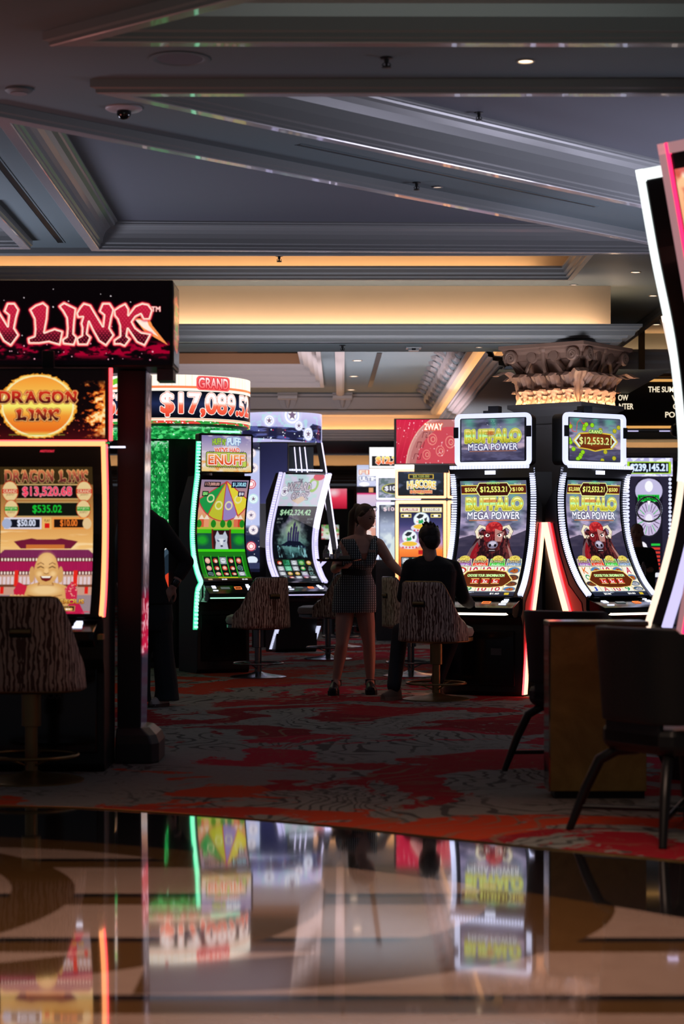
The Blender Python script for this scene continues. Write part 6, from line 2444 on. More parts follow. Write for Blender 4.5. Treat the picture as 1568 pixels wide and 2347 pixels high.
def stool(x, D, yaw, label, metal=None):
    t = thing('game_stool', label, 'stool', ((x - 784) / F * D, D, 0), yaw, 'pedestal stools at the gaming machines')
    metal = metal or M_steel
    def shell(off):
        def fn(u, v):
            tt = (u - 0.5) * 2
            a = tt * math.radians(97)
            e = 0.62
            ca, sa = math.cos(a), math.sin(a)
            x_ = math.copysign(abs(sa) ** e, sa)
            y_ = math.copysign(abs(ca) ** e, ca)
            top = 1.034 - max(0.0, (abs(tt) - 0.44) / 0.56) ** 1.15 * 0.40 - 0.05 * max(0, (abs(tt) - 0.30)) * (abs(tt) < 0.5)
            z = 0.52 + (top - 0.52) * v
            k = 1 - 0.17 * (z - 0.52) / 0.51
            return ((0.30 - off) * x_ * k, -(0.25 - off) * y_ * (1.0 + 0.10 * (z - 0.52)) - 0.02, z)
        return fn
    b = MB()
    b.sheet(shell(0.0), 56, 14)
    o = b.build('shell_back', M_fab, t, smooth=True)
    m = o.modifiers.new('thickness', 'SOLIDIFY')
    m.thickness = 0.012
    m.offset = 0
    b = MB()
    b.sheet(shell(0.022), 56, 14)
    o = b.build('inner_padding', M_vinyl, t, smooth=True)
    m = o.modifiers.new('thickness', 'SOLIDIFY')
    m.thickness = 0.02
    m.offset = 0
    fn = shell(0.008)
    b = MB()
    b.tube([fn(i / 60, 1.0) for i in range(61)], 0.011, 8)
    b.tube([fn(i / 60, 0.0) for i in range(61)], 0.009, 8)
    b.build('rim_piping', metal, t, smooth=True)
    b = MB()
    def ell(rx, ry0, ry1, z):
        return [(rx * math.copysign(abs(math.cos(q)) ** 0.7, math.cos(q)), (ry1 if math.sin(q) > 0 else ry0) * math.copysign(abs(math.sin(q)) ** 0.7, math.sin(q)), z) for q in [2 * PI * i / 36 for i in range(36)]]
    b.rings([ell(0.23, 0.20, 0.32, 0.545), ell(0.26, 0.22, 0.36, 0.555), ell(0.27, 0.22, 0.375, 0.59), ell(0.26, 0.22, 0.36, 0.63), ell(0.22, 0.18, 0.31, 0.65)])
    b.build('seat_cushion', M_vinyl, t, smooth=True)
    b = MB()
    b.rings([ell(0.24, 0.22, 0.32, 0.50), ell(0.27, 0.25, 0.35, 0.515), ell(0.27, 0.25, 0.35, 0.545)])
    b.build('seat_pan', metal, t, smooth=True)
    b = MB()
    b.lathe([(0.0, 0.50), (0.055, 0.50), (0.055, 0.31), (0.036, 0.305), (0.036, 0.03), (0, 0.03)], n=28)
    b.build('pedestal', metal, t, smooth=True)
    b = MB()
    b.tube([(0.26 * math.cos(2 * PI * i / 48), 0.26 * math.sin(2 * PI * i / 48), 0.145) for i in range(48)], 0.010, 8, loop=True)
    for k in range(3):
        a = PI / 2 + k * 2 * PI / 3
        b.tube([(0.26 * math.cos(a), 0.26 * math.sin(a), 0.145), (0.15 * math.cos(a), 0.15 * math.sin(a), 0.135), (0.035 * math.cos(a), 0.035 * math.sin(a), 0.09)], 0.007, 8)
    b.build('foot_ring', metal, t, smooth=True)
    b = MB()
    b.lathe([(0, 0), (0.295, 0), (0.295, 0.008), (0.27, 0.016), (0.16, 0.028), (0.07, 0.045), (0.04, 0.06), (0, 0.06)], n=48)
    b.build('base_plate', metal, t, smooth=True)
    b = MB()
    b.box((0.0, -0.288, 0.842), (0.125, 0.02, 0.05))
    r = b.build('handle_recess', M_slot, t, bevel=0.008)
    b = MB()
    b.box((0.0, -0.298, 0.852), (0.115, 0.018, 0.026))
    b.build('pull_handle', M_brass2, r, bevel=0.006)
    return t


stool(72, 11.2, math.radians(-3), 'brown patterned stool with brass handle in front of the orange-framed machine, largest on the left', M_brass2)
stool(592, 20.7, math.radians(38), 'stool with pale cushion turned left in front of the wolf machine, its patterned back shown', M_steel)
stool(1000, 17.5, math.radians(-34), 'stool the man in dark clothes sits on, brass foot ring', M_brass2)
stool(942, 20.9, math.radians(-72), 'stool beyond the seated man, only its pale inner shell and base show')
stool(752, 24.3, math.radians(60), 'stool half hidden behind the tray carrier hips, pale seat pointing left')
stool(782, 27.5, math.radians(40), 'stool furthest away behind the tray carrier legs, its round base showing')
stool(806, 31.6, math.radians(-20), 'tiny stool base seen between the tray carrier legs, deepest of all stools')

# ------------------------------------------------------------------ dark lounge chairs and the stone counter end
M_dkleather = mat('black_leather', (0.010, 0.012, 0.013), 0.45, bump=0.2, bscale=120)
M_dkleg = mat('black_tube_leg', (0.008, 0.009, 0.010), 0.35)


def lounge(x, D, yaw, label):
    t = thing('armchair', label, 'chair', (x, D, 0), yaw, 'black chairs at the right')
    def fn(u, v):
        tt = (u - 0.5) * 2
        a = tt * math.radians(98)
        x_ = 0.31 * math.copysign(abs(math.sin(a)) ** 0.55, math.sin(a))
        y_ = -0.27 * math.copysign(abs(math.cos(a)) ** 0.7, math.cos(a))
        top = 0.945 - max(0.0, (abs(tt) - 0.5) / 0.5) ** 1.3 * 0.30
        bot = 0.52 + 0.06 * (1 - v) * 0 + 0.04 * max(0, abs(tt) - 0.55)
        r = min(1, (1 - abs(tt)) * 12)
        z = bot + (top - bot) * v
        return (x_ * (0.93 + 0.07 * v), y_ * (0.95 + 0.12 * v), z)
    b = MB()
    b.sheet(fn, 48, 12)
    o = b.build('backrest', M_dkleather, t, smooth=True)
    m = o.modifiers.new('thickness', 'SOLIDIFY')
    m.thickness = 0.05
    m.offset = 0
    m2 = o.modifiers.new('round', 'BEVEL')
    m2.width = 0.02
    m2.segments = 3
    b = MB()
    rrect = [(0.26, -0.22), (0.26, 0.24), (0.22, 0.28), (-0.22, 0.28), (-0.26, 0.24), (-0.26, -0.22), (-0.2, -0.25), (0.2, -0.25)]
    b.rings([[(p[0] * k, p[1] * k, z) for p in rrect] for k, z in ((0.9, 0.38), (1.0, 0.41), (1.0, 0.47), (0.95, 0.50))])
    b.build('seat', M_dkleather, t, bevel=0.015)
    b = MB()
    b.box((0, -0.235, 0.49), (0.40, 0.03, 0.16))
    b.build('back_support', M_dkleg, t, bevel=0.01)
    for sx, sy in ((-1, -1), (1, -1), (-1, 1), (1, 1)):
        b = MB()
        b.tube([(sx * 0.12, sy * 0.12, 0.385), (sx * 0.19, sy * 0.19, 0.375), (sx * 0.245, sy * 0.245, 0.33), (sx * 0.29, sy * 0.29, 0.2), (sx * 0.345, sy * 0.345, 0.0)], [0.026, 0.026, 0.026, 0.024, 0.018], 12)
        b.build('leg', M_dkleg, t, smooth=True)
    b = MB()
    for sx, sy in ((1, 1), (1, -1)):
        b.tube([(-sx * 0.315, -sy * 0.315, 0.11), (sx * 0.315, sy * 0.315, 0.11)], 0.013, 10)
    b.build('cross_brace', M_dkleg, t, smooth=True)
    return t


lounge(1.52, 9.07, math.radians(-61), 'black chair nearest the camera, in front of the tan stone counter end')
lounge(1.44, 11.75, math.radians(-40), 'black chair behind the tan stone counter end, its curved top against the red lights')

g = NG('tan_stone')
n = g.noise(g.tc.outputs['Object'], 4.0, 10, 1.0, 0.62)
g.put(g.b.inputs['Base Color'], g.mix(g.ramp(n, [(0.35, 0.0), (0.65, 1.0)]), (0.30, 0.19, 0.045), (0.46, 0.31, 0.085)))
g.b.inputs['Roughness'].default_value = 0.28
M_stone2 = g.m
t = thing('counter', 'tan stone-clad counter end with mirrored flank, standing between the two black chairs', 'counter', (1.335, 10.49, 0))
b = MB()
b.box((0, 0, 0.47), (0.50, 0.26, 0.86))
b.build('stone_panel', M_stone2, t, bevel=0.004)
b = MB()
b.box((-0.254, 0, 0.47), (0.008, 0.25, 0.86))
b.build('mirrored_flank', mat('bronze_mirror', (0.30, 0.18, 0.12), 0.08, metal=1.0), t)
b = MB()
b.box((0, 0, 0.912), (0.52, 0.28, 0.026))
b.build('top_edge', mat('bronze_edge', (0.30, 0.16, 0.10), 0.18, metal=1.0), t, bevel=0.006)
b = MB()
b.box((0.01, 0.01, 0.02), (0.47, 0.22, 0.04))
b.build('plinth', M_black, t)

# ------------------------------------------------------------------ people
def cap(b, p0, p1, r0, r1, n=14, sq=1.0, M=None):
    """tapered capsule"""
    p0, p1 = Vector(p0), Vector(p1)
    ax = (p1 - p0)
    L = ax.length
    if L < 1e-6:
        ax = Vector((0, 0, 1))
    ax.normalize()
    prof = [(r0 * math.sin(k * PI / 8), -r0 * math.cos(k * PI / 8)) for k in range(0, 5)] + [(r1 * math.cos(k * PI / 8), L + r1 * math.sin(k * PI / 8)) for k in range(0, 5)]
    q = Vector((0, 0, 1)).rotation_difference(ax).to_matrix().to_4x4()
    R = Matrix.Translation(p0) @ q
    rs = [[(max(r, 1e-4) * math.cos(2 * PI * k / n), max(r, 1e-4) * sq * math.sin(2 * PI * k / n), z) for k in range(n)] for r, z in prof]
    b.rings(rs, True, M @ R if M is not None else R)


def limb(b, pts, rad):
    for i in range(len(pts) - 1):
        cap(b, pts[i], pts[i + 1], rad[i], rad[i + 1])


def ovals(b, secs, yaw=0.0, n=24):
    """closed loft of ellipses: (x, y, z, rx, ry[, tilt forward])"""
    c, s_ = math.cos(yaw), math.sin(yaw)
    rs = []
    for x, y, z, rx, ry in secs:
        rs.append([(x + c * rx * math.cos(a) - s_ * ry * math.sin(a), y + s_ * rx * math.cos(a) + c * ry * math.sin(a), z) for a in [2 * PI * k / n for k in range(n)]])
    b.rings(rs)


def fuse(name, b, m, parent, voxel=0.006, smooth=6, label=None):
    """one continuous skin from overlapping closed shapes"""
    me = b.mesh('tmp')
    o = bpy.data.objects.new('tmp', me)
    COL.objects.link(o)
    r = o.modifiers.new('r', 'REMESH')
    r.mode = 'VOXEL'
    r.voxel_size = voxel
    s_ = o.modifiers.new('s', 'SMOOTH')
    s_.factor = 0.5
    s_.iterations = smooth
    dg = bpy.context.evaluated_depsgraph_get()
    out = bpy.data.meshes.new_from_object(o.evaluated_get(dg))
    bpy.data.objects.remove(o)
    bpy.data.meshes.remove(me)
    out.name = name
    out.materials.clear()
    out.materials.append(m)
    out.polygons.foreach_set('use_smooth', [True] * len(out.polygons))
    q = bpy.data.objects.new(name, out)
    COL.objects.link(q)
    q.parent = parent
    if label:
        q['label'] = label
    return q


def head_M(c, yaw, pitch=0.0, roll=0.0):
    """head looks along local -Y; yaw 0 = towards the camera"""
    return Matrix.Translation(c) @ Matrix.Rotation(yaw, 4, 'Z') @ Matrix.Rotation(pitch, 4, 'X') @ Matrix.Rotation(roll, 4, 'Y')


def add_head(b, M, s=1.0):
    """skull, jaw, nose, brow, lips, ears; head height 0.23"""
    n, m = 40, 30
    rs = []
    for j in range(m + 1):
        th = 0.03 + (PI - 0.06) * j / m
        ring = []
        for i in range(n):
            ph = 2 * PI * i / n
            x, y, z = math.sin(th) * math.sin(ph), -math.sin(th) * math.cos(ph), math.cos(th)
            X, Y, Z = x * 0.076, y * 0.096, z * 0.115
            if z < 0:                                   # jaw narrows, back of the skull rises to the neck
                X *= 1 + 0.36 * z
                Y *= (1 + 0.10 * z) if y < 0 else (1 + 0.42 * z)
                Y -= 0.012 * -z
            fr = max(0.0, -y) ** 3
            Y += -0.020 * fr * math.exp(-((Z + 0.018) / 0.020) ** 2) * math.exp(-(X / 0.014) ** 2)      # nose
            Y += -0.010 * fr * math.exp(-((Z - 0.008) / 0.020) ** 2) * math.exp(-(X / 0.010) ** 2)
            Y += 0.012 * fr * math.exp(-((Z - 0.010) / 0.014) ** 2) * math.exp(-((abs(X) - 0.031) / 0.015) ** 2)   # sockets
            Y += -0.006 * fr * math.exp(-((Z - 0.032) / 0.010) ** 2)                                     # brow
            Y += -0.006 * fr * math.exp(-((Z + 0.058) / 0.010) ** 2) * math.exp(-(X / 0.022) ** 2)       # lips
            Y += -0.010 * fr * math.exp(-((Z + 0.096) / 0.016) ** 2) * math.exp(-(X / 0.024) ** 2)       # chin
            Y += -0.006 * fr * math.exp(-((Z + 0.028) / 0.024) ** 2) * math.exp(-((abs(X) - 0.040) / 0.016) ** 2)   # cheeks
            ring.append((X * s, Y * s, Z * s))
        rs.append(ring)
    b.rings(rs, True, M)
    for sx in (-1, 1):
        b.ball((sx * 0.077 * s, 0.010 * s, -0.008 * s), (0.012 * s, 0.020 * s, 0.030 * s), 10, M)


def face_bits(M, parent, lip=(0.30, 0.08, 0.08)):
    for sx in (-1, 1):
        b = MB()
        b.ball((sx * 0.030, -0.082, 0.010), (0.012, 0.008, 0.006), 10, M)
        b.build('eye', mat('eye_dark', (0.03, 0.02, 0.02), 0.2), parent, smooth=True)
        b = MB()
        b.tube([(sx * 0.016, -0.096, 0.028), (sx * 0.030, -0.094, 0.034), (sx * 0.046, -0.080, 0.029)], [0.002, 0.003, 0.0015], 8, M=M)
        b.build('eyebrow', mat('brow_hair', (0.10, 0.05, 0.03), 0.8), parent, smooth=True)
    b = MB()
    b.tube([(-0.024, -0.088, -0.055), (-0.010, -0.101, -0.058), (0.010, -0.101, -0.058), (0.024, -0.088, -0.055)], [0.002, 0.005, 0.005, 0.002], 8, M=M)
    b.build('lips', mat('lips', lip, 0.5), parent, smooth=True)


def hand(b, wrist, d, palm_n, curl=0.5, s=1.0, thumb=1, spread=0.16):
    """palm with four unequal bent fingers and a side thumb; d = direction of the fingers, palm_n = way the palm faces"""
    d = Vector(d).normalized()
    pn = Vector(palm_n)
    pn = (pn - d * pn.dot(d)).normalized()
    sd = d.cross(pn).normalized() * thumb
    w_ = Vector(wrist)
    for k in range(4):                                    # palm as four joined metacarpals
        o = (k - 1.5) * 0.019 * s
        cap(b, w_ + sd * (-o * 0.55) + d * 0.005, w_ + d * 0.085 * s + sd * -o, 0.017 * s, 0.0125 * s)
    for k, L in enumerate((0.070, 0.080, 0.074, 0.056)):
        o = -(k - 1.5) * 0.019 * s
        p = w_ + d * 0.085 * s + sd * o
        dd = (d + sd * (1.5 - k) * spread * 0.4).normalized()
        a = 0.0
        r = 0.0092 * s
        for j, f in enumerate((0.45, 0.30, 0.25)):
            a += curl * (0.7 if j == 0 else 0.6)
            q = p + (dd * math.cos(a) + pn * math.sin(a)) * L * f * s
            cap(b, p, q, r, r * 0.88, 10)
            p, r = q, r * 0.88
    p = w_ + d * 0.022 * s + sd * 0.026 * s
    for f, di in ((0.040, d * 0.65 + sd * 0.75 + pn * 0.25), (0.030, d * 0.85 + sd * 0.35 + pn * 0.4), (0.024, d + sd * 0.1 + pn * 0.4)):
        q = p + di.normalized() * f * s
        cap(b, p, q, 0.0125 * s if f > 0.035 else 0.0105 * s, 0.0100 * s, 10)
        p = q


def shoe(b, heel, toe, h=0.07, w=0.045, sole=0.025):
    heel, toe = Vector(heel), Vector(toe)
    d = (toe - heel)
    L = d.length
    d.normalize()
    sd = Vector((-d.y, d.x, 0))
    rs = []
    for k, (f, ww, hh) in enumerate(((0.0, 0.5, 0.75), (0.04, 0.75, 1.0), (0.2, 0.80, 1.05), (0.4, 0.85, 0.95), (0.6, 0.98, 0.70), (0.8, 1.0, 0.52), (0.94, 0.8, 0.42), (1.0, 0.4, 0.3))):
        c = heel + d * L * f
        rs.append([c + sd * (w * ww * math.cos(a)) + Vector((0, 0, sole + h * hh * max(0, math.sin(a)) if math.sin(a) > 0 else sole * 0.5)) for a in [2 * PI * i / 16 for i in range(16)]])
    b.rings(rs)
    return d, sd, L


def sole(b, heel, toe, w=0.048, h=0.028):
    heel, toe = Vector(heel), Vector(toe)
    d = toe - heel
    L = d.length
    d.normalize()
    sd = Vector((-d.y, d.x, 0))
    out = [(0.0, 0.45), (0.06, 0.8), (0.3, 0.85), (0.6, 1.0), (0.85, 1.0), (1.0, 0.5)]
    pl = [heel + d * L * f + sd * w * k for f, k in out] + [heel + d * L * f - sd * w * k for f, k in out[::-1]]
    b.rings([[p + Vector((0, 0, z)) for p in pl] for z in (0.0, h)])


# ---- tray carrier, turned to her left (right in the picture), leaning a little
DWt = 18.15
def W(x, y, dy=0.0):
    p = P(x, y, DWt)
    k = (DWt + dy) / DWt
    return Vector((p.x * k, DWt + dy, CH + (p.z - CH) * k))
SK = mat('fair_skin', (0.50, 0.27, 0.20), 0.5)
t = thing('person', 'person in a sleeveless striped mini dress with long ponytail, carrying a tray', 'person', (0, 0, 0))
b = MB()
HM = head_M(W(838, 1186), math.radians(48), math.radians(14), math.radians(-3))
add_head(b, HM, 1.02)
limb(b, [W(828, 1215, 0.02), W(824, 1240, 0.03)], [0.052, 0.060])
yaww = math.radians(14)
sec = [(W(812, 1402).x, DWt, W(0, 1402).z, 0.15, 0.11), (W(813, 1370).x, DWt, W(0, 1370).z, 0.19, 0.13), (W(814, 1345).x, DWt, W(0, 1345).z, 0.185, 0.125),
       (W(818, 1312).x, DWt, W(0, 1312).z, 0.120, 0.095), (W(822, 1290).x, DWt, W(0, 1290).z, 0.15, 0.11), (W(826, 1268).x, DWt - 0.01, W(0, 1268).z, 0.165, 0.125),
       (W(828, 1250).x, DWt, W(0, 1250).z, 0.165, 0.105), (W(828, 1236).x, DWt + 0.01, W(0, 1236).z, 0.12, 0.08), (W(826, 1228).x, DWt + 0.02, W(0, 1228).z, 0.06, 0.055)]
ovals(b, sec, yaww)
# arms
LS, LE, LW = W(792, 1246), W(768, 1304, -0.02), W(776, 1300, -0.30)
RS, RE, RW = W(868, 1248), W(895, 1290, -0.06), W(924, 1318, -0.22)
limb(b, [LS, (LS + LE) / 2, LE, (LE + LW) / 2, LW], [0.056, 0.052, 0.043, 0.042, 0.029])
limb(b, [RS, (RS + RE) / 2, RE, (RE + RW) / 2, RW], [0.055, 0.052, 0.044, 0.040, 0.029])
limb(b, [W(812, 1240), LS], [0.06, 0.056])
limb(b, [W(845, 1240), RS], [0.06, 0.055])
hand(b, LW, (0.35, -0.35, 0.0), (0, 0, 1), 0.55, 1.0, -1)
hand(b, RW, (0.9, -0.2, -0.35), (0.1, 0.4, -1), 0.45, 1.0, -1)
# legs
for hx, kx, ax, dy in ((793, 784, 771, -0.04), (834, 846, 849, 0.05)):
    H_, K_, A_ = W(hx, 1385, 0), W(kx, 1476, dy - 0.03), W(ax, 1558, dy + 0.01)
    limb(b, [H_, (H_ * 0.5 + K_ * 0.5), K_, (K_ * 0.65 + A_ * 0.35) + Vector((0, 0.02, 0)), A_, A_ + Vector((0, -0.02, -0.04))], [0.090, 0.080, 0.056, 0.057, 0.037, 0.04])
body = fuse('body', b, SK, t, 0.0065, 5)
face_bits(HM, t)
# hair: cap, high ponytail
HR = mat('dark_blond_hair', (0.075, 0.042, 0.022), 0.5)
b = MB()
b.ball((0, 0.016, 0.030), (0.082, 0.098, 0.098), 20, HM)
b.ball((0, 0.060, 0.0), (0.066, 0.055, 0.085), 16, HM)
for sx in (-1, 1):
    cap(b, (sx * 0.07, -0.02, 0.05), (sx * 0.072, 0.03, -0.01), 0.018, 0.014, M=HM)
cap(b, (0, 0.10, 0.075), (0, 0.13, 0.075), 0.03, 0.028, M=HM)
pt = [W(819, 1165, 0.06), W(810, 1178, 0.10), W(808, 1200, 0.12), W(806, 1222, 0.12), W(800, 1246, 0.12), W(797, 1262, 0.11)]
limb(b, pt, [0.036, 0.044, 0.042, 0.036, 0.024, 0.010])
fuse('hair', b, HR, t, 0.006, 3)
b = MB()
for sx in (-1, 1):
    b.tube([HM @ Vector((sx * 0.032 + 0.026 * math.cos(a), -0.070 + 0.006 * math.sin(a), 0.098 + 0.020 * math.sin(a))) for a in [2 * PI * k / 20 for k in range(20)]], 0.0025, 6, loop=True)
b.build('raised_glasses', M_gloss, t, smooth=True)
# dress
g = NG('striped_dress_fabric')
o_ = g.tc.outputs['Object']
x_, y_, z_ = g.sep(o_)
st = g.math('FRACT', g.math('MULTIPLY', g.math('ADD', x_, g.math('MULTIPLY', g.math('ABSOLUTE', g.math('SUBTRACT', g.math('FRACT', g.math('MULTIPLY', z_, 0.0)), 0.0)), 1.0)), 52.0))
dash = g.math('FRACT', g.math('MULTIPLY', z_, 46.0))
f = g.math('MULTIPLY', g.math('GREATER_THAN', st, 0.62), g.math('GREATER_THAN', dash, 0.28))
g.put(g.b.inputs['Base Color'], g.mix(f, (0.012, 0.02, 0.026), (0.42, 0.48, 0.48)))
g.b.inputs['Roughness'].default_value = 0.7
b = MB()
up = lambda s_, e: [(x, y, z, rx + e, ry + e) for x, y, z, rx, ry in s_]
skirt = [(W(811, 1404).x, DWt, W(0, 1404).z, 0.205, 0.150), (W(812, 1385).x, DWt, W(0, 1385).z, 0.210, 0.152)] + up(sec[1:5], 0.012) + [(W(825, 1284).x, DWt, W(0, 1284).z, 0.168, 0.128)]
ovals(b, skirt, yaww)
body_top = W(828, 1262)
dress = fuse('dress', b, g.m, t, 0.008, 4)
b = MB()
c_, s__ = math.cos(yaww), math.sin(yaww)
def chest(x, z, e=0.0):
    """point on the front of the bust"""
    cx = W(826, 1262).x
    ry = 0.125 * math.sqrt(max(0.05, 1 - (x / 0.178) ** 2)) + 0.016 + e
    return Vector((cx + x * c_ + ry * s__, DWt + x * s__ - ry * c_, z))
for sx, xt in ((-1, -0.105), (1, 0.10)):
    for side in (-1, 1):
        rows = []
        for k in range(9):
            v = k / 8
            z = W(0, 1300).z + (W(0, 1236).z - W(0, 1300).z) * v
            xc = sx * (0.014 + 0.088 * v ** 1.1)
            hw = 0.046 + 0.010 * v
            dep = 0.035 * v ** 3
            rows.append([chest(xc + (q - 0.5) * 2 * hw + sx * hw * 0.6, z, 0.004 - dep) for q in (0, 0.25, 0.5, 0.75, 1.0)])
        if side == 1:
            vs = [p for r in rows for p in r]
            fs = [(j * 5 + i, j * 5 + i + 1, (j + 1) * 5 + i + 1, (j + 1) * 5 + i) for j in range(8) for i in range(4)]
            b.add(vs, fs)
    # over the shoulder
    p0 = W(812 if sx < 0 else 858, 1238, -0.05)
    b.tube([p0, W(806 if sx < 0 else 858, 1231, 0.0), W(806 if sx < 0 else 856, 1240, 0.08)], 0.028, 10, flat=0.5)
o = b.build('dress_strap', g.m, dress, smooth=True)
m = o.modifiers.new('thickness', 'SOLIDIFY')
m.thickness = 0.006
b = MB()
b.box((0, 0, 0), (0.065, 0.006, 0.022))
o = b.build('name_badge', mat('badge_plate', (0.35, 0.22, 0.18), 0.4), t, bevel=0.002)
o.location = W(853, 1263, -0.165)
o.rotation_euler = (0, 0, yaww)
b = MB()
for k in range(3):
    pass
pl = [(W(0, 1303).z, 0.140, 0.114), (W(0, 1320).z, 0.140, 0.114)]
b.rings([[(W(817, 1320).x + c_ * rx * math.cos(a) - s__ * ry * math.sin(a), DWt + s__ * rx * math.cos(a) + c_ * ry * math.sin(a), z) for a in [2 * PI * k / 32 for k in range(32)]] for z, rx, ry in pl], False)
b.build('waist_band', mat('black_sash', (0.01, 0.012, 0.014), 0.6), dress)
for ax, dy, tx in ((771, -0.04, 758), (849, 0.05, 848)):
    A_ = W(ax, 1575, dy)
    heel = Vector((A_.x - 0.01, A_.y + 0.07, 0.0))
    toe = Vector((W(tx, 1590).x + 0.02, A_.y - 0.16, 0.0))
    s_t = MB()
    shoe(s_t, heel, toe, 0.085, 0.046, 0.045)
    s_t.rings([[(A_.x + 0.047 * math.cos(a), A_.y + 0.02 + 0.052 * math.sin(a), z) for a in [2 * PI * k / 16 for k in range(16)]] for z in (0.08, 0.135)])
    so = s_t.build('shoe', mat('black_clog', (0.010, 0.010, 0.011), 0.35), t, smooth=True)
    q = MB()
    sole(q, heel, toe, 0.050, 0.042)
    q.build('sole', mat('dark_rubber', (0.006, 0.006, 0.006), 0.8), so)

# tray and bottles carried by the tray carrier
tz = LW.z + 0.052
tc_ = Vector((W(780, 1293).x, DWt - 0.36, tz))
t = thing('tray', 'round black serving tray balanced on the hand of the person in the striped dress', 'tray', tc_)
b = MB()
b.lathe([(0, 0), (0.19, 0.0), (0.205, 0.006), (0.212, 0.022), (0.207, 0.022), (0.198, 0.010), (0.0, 0.006)], n=48)
b.build('tray_dish', M_gloss, t, smooth=True)


def bottle(x, dy, label, s=1.0):
    p = P(x, 1290, DWt - 0.36 + dy)
    t = thing('water_bottle', label, 'bottle', (p.x, DWt - 0.36 + dy, tz + 0.0065), 0, 'bottles on the tray')
    b = MB()
    b.lathe([(0, 0), (0.028, 0), (0.030, 0.006), (0.030, 0.075), (0.028, 0.088), (0.014, 0.108), (0.011, 0.116), (0.011, 0.122), (0, 0.122)], n=24)
    b.build('bottle_body', mat('clear_bottle', (0.55, 0.6, 0.62), 0.12, trans=0.75), t, smooth=True)
    b = MB()
    b.lathe([(0.0, 0.121), (0.0135, 0.121), (0.0135, 0.135), (0, 0.135)], n=16)
    b.build('cap', mat('pale_cap', (0.4, 0.4, 0.4), 0.5), t)
    b = MB()
    b.lathe([(0.0308, 0.028), (0.0308, 0.066)], n=24)
    b.build('paper_label', mat('bottle_label', (0.42, 0.38, 0.40), 0.6), t)
    return t


bottle(748, -0.02, 'small clear bottle at the left rim of the round tray')
bottle(777, -0.04, 'small clear bottle in front of the tray carrier arm, right one on the tray')
t = thing('drinking_glass', 'short tumbler standing between the two bottles on the tray', 'glass', (P(762, 1290, DWt - 0.33).x, DWt - 0.33, tz + 0.0065))
b = MB()
b.lathe([(0.018, 0.0), (0.023, 0.06), (0.021, 0.06), (0.016, 0.004), (0, 0.004), (0, 0)], n=20)
b.build('tumbler', mat('clear_glass', (0.6, 0.6, 0.62), 0.08, trans=0.8), t, smooth=True)
b = MB()
b.box((P(790, 1290, DWt - 0.42).x, DWt - 0.45, tz + 0.030), (0.10, 0.012, 0.044), rz=0.2)
tag(b.build('folded_banknotes', mat('banknote_paper', (0.22, 0.21, 0.15), 0.7), bevel=0.004), 'folded banknotes standing on the right side of the tray', 'banknotes')
b = MB()
b.box((tc_.x + 0.13, DWt - 0.33, tz + 0.016), (0.07, 0.05, 0.012), rz=0.3)
tag(b.build('lighter', M_chrome, bevel=0.003), 'small shiny metal object at the right rim of the tray', 'lighter')

# ---- seated man, back to the camera
DM = 17.45
def S_(x, y, dy=0.0):
    p = P(x, y, DM)
    k = (DM + dy) / DM
    return Vector((p.x * k, DM + dy, CH + (p.z - CH) * k))
t = thing('person', 'person in dark clothes seated on the stool, seen from behind at the left bison machine', 'person', (0, 0, 0))
SK2 = mat('darker_skin', (0.42, 0.23, 0.17), 0.5)  # slightly darker skin tone than the tray carrier
b = MB()
HM2 = head_M(S_(984, 1238, 0.08), math.radians(198), math.radians(14)) @ Matrix.Scale(1.14, 4)
add_head(b, HM2, 1.0)
limb(b, [S_(984, 1258, 0.06), S_(986, 1285, 0.0)], [0.060, 0.066])
shl, shr = S_(942, 1300, 0.02), S_(1038, 1302, 0.06)
yawm = math.radians(-14)
tor = [(S_(990, 1452).x, DM + 0.0, S_(0, 1452).z, 0.19, 0.15), (S_(990, 1400).x, DM, S_(0, 1400).z, 0.185, 0.14), (S_(988, 1350).x, DM + 0.02, S_(0, 1350).z, 0.205, 0.14),
       (S_(988, 1310).x, DM + 0.04, S_(0, 1310).z, 0.215, 0.13), (S_(988, 1294).x, DM + 0.04, S_(0, 1294).z, 0.19, 0.11), (S_(986, 1284).x, DM + 0.05, S_(0, 1284).z, 0.145, 0.09), (S_(986, 1274).x, DM + 0.05, S_(0, 1274).z, 0.075, 0.07)]
ovals(b, tor, yawm)
EL, WL = S_(925, 1368, 0.02), S_(958, 1392, 0.36)
ER, WR = S_(1062, 1370, 0.08), S_(1078, 1385, 0.36)
arm_l = [shl, (shl + EL) / 2, EL, (EL + WL) / 2, WL]
arm_r = [shr, (shr + ER) / 2, ER, (ER + WR) / 2, WR]
ra = [0.062, 0.056, 0.047, 0.043, 0.030]
limb(b, arm_l, ra)
limb(b, arm_r, ra)
hand(b, WL, (0.4, 0.8, 0.1), (0, 0.1, -1), 0.35, 1.0, -1)
hand(b, WR, (0.1, 0.9, 0.2), (0, 0.1, -1), 0.3, 1.0, 1)
hipL, hipR = S_(958, 1440, 0.02), S_(1015, 1440, 0.05)
kneL, kneR = S_(918, 1448, 0.28), S_(1040, 1448, 0.38)
ankL, ankR = S_(903, 1575, 0.02), S_(1003, 1560, 0.24)
rl = [0.090, 0.080, 0.062, 0.055, 0.045]
limb(b, [hipL, (hipL + kneL) / 2, kneL, (kneL + ankL) / 2, ankL], rl)
limb(b, [hipR, (hipR + kneR) / 2, kneR, (kneR + ankR) / 2, ankR], rl)
fuse('body', b, SK2, t, 0.0065, 5)
b = MB()
ovals(b, up(tor, 0.016), yawm)
limb(b, arm_l, [r + 0.014 for r in ra])
limb(b, arm_r, [r + 0.014 for r in ra])
limb(b, [S_(965, 1290, 0.04), shl], [0.055, 0.072])
limb(b, [S_(1010, 1290, 0.05), shr], [0.055, 0.072])
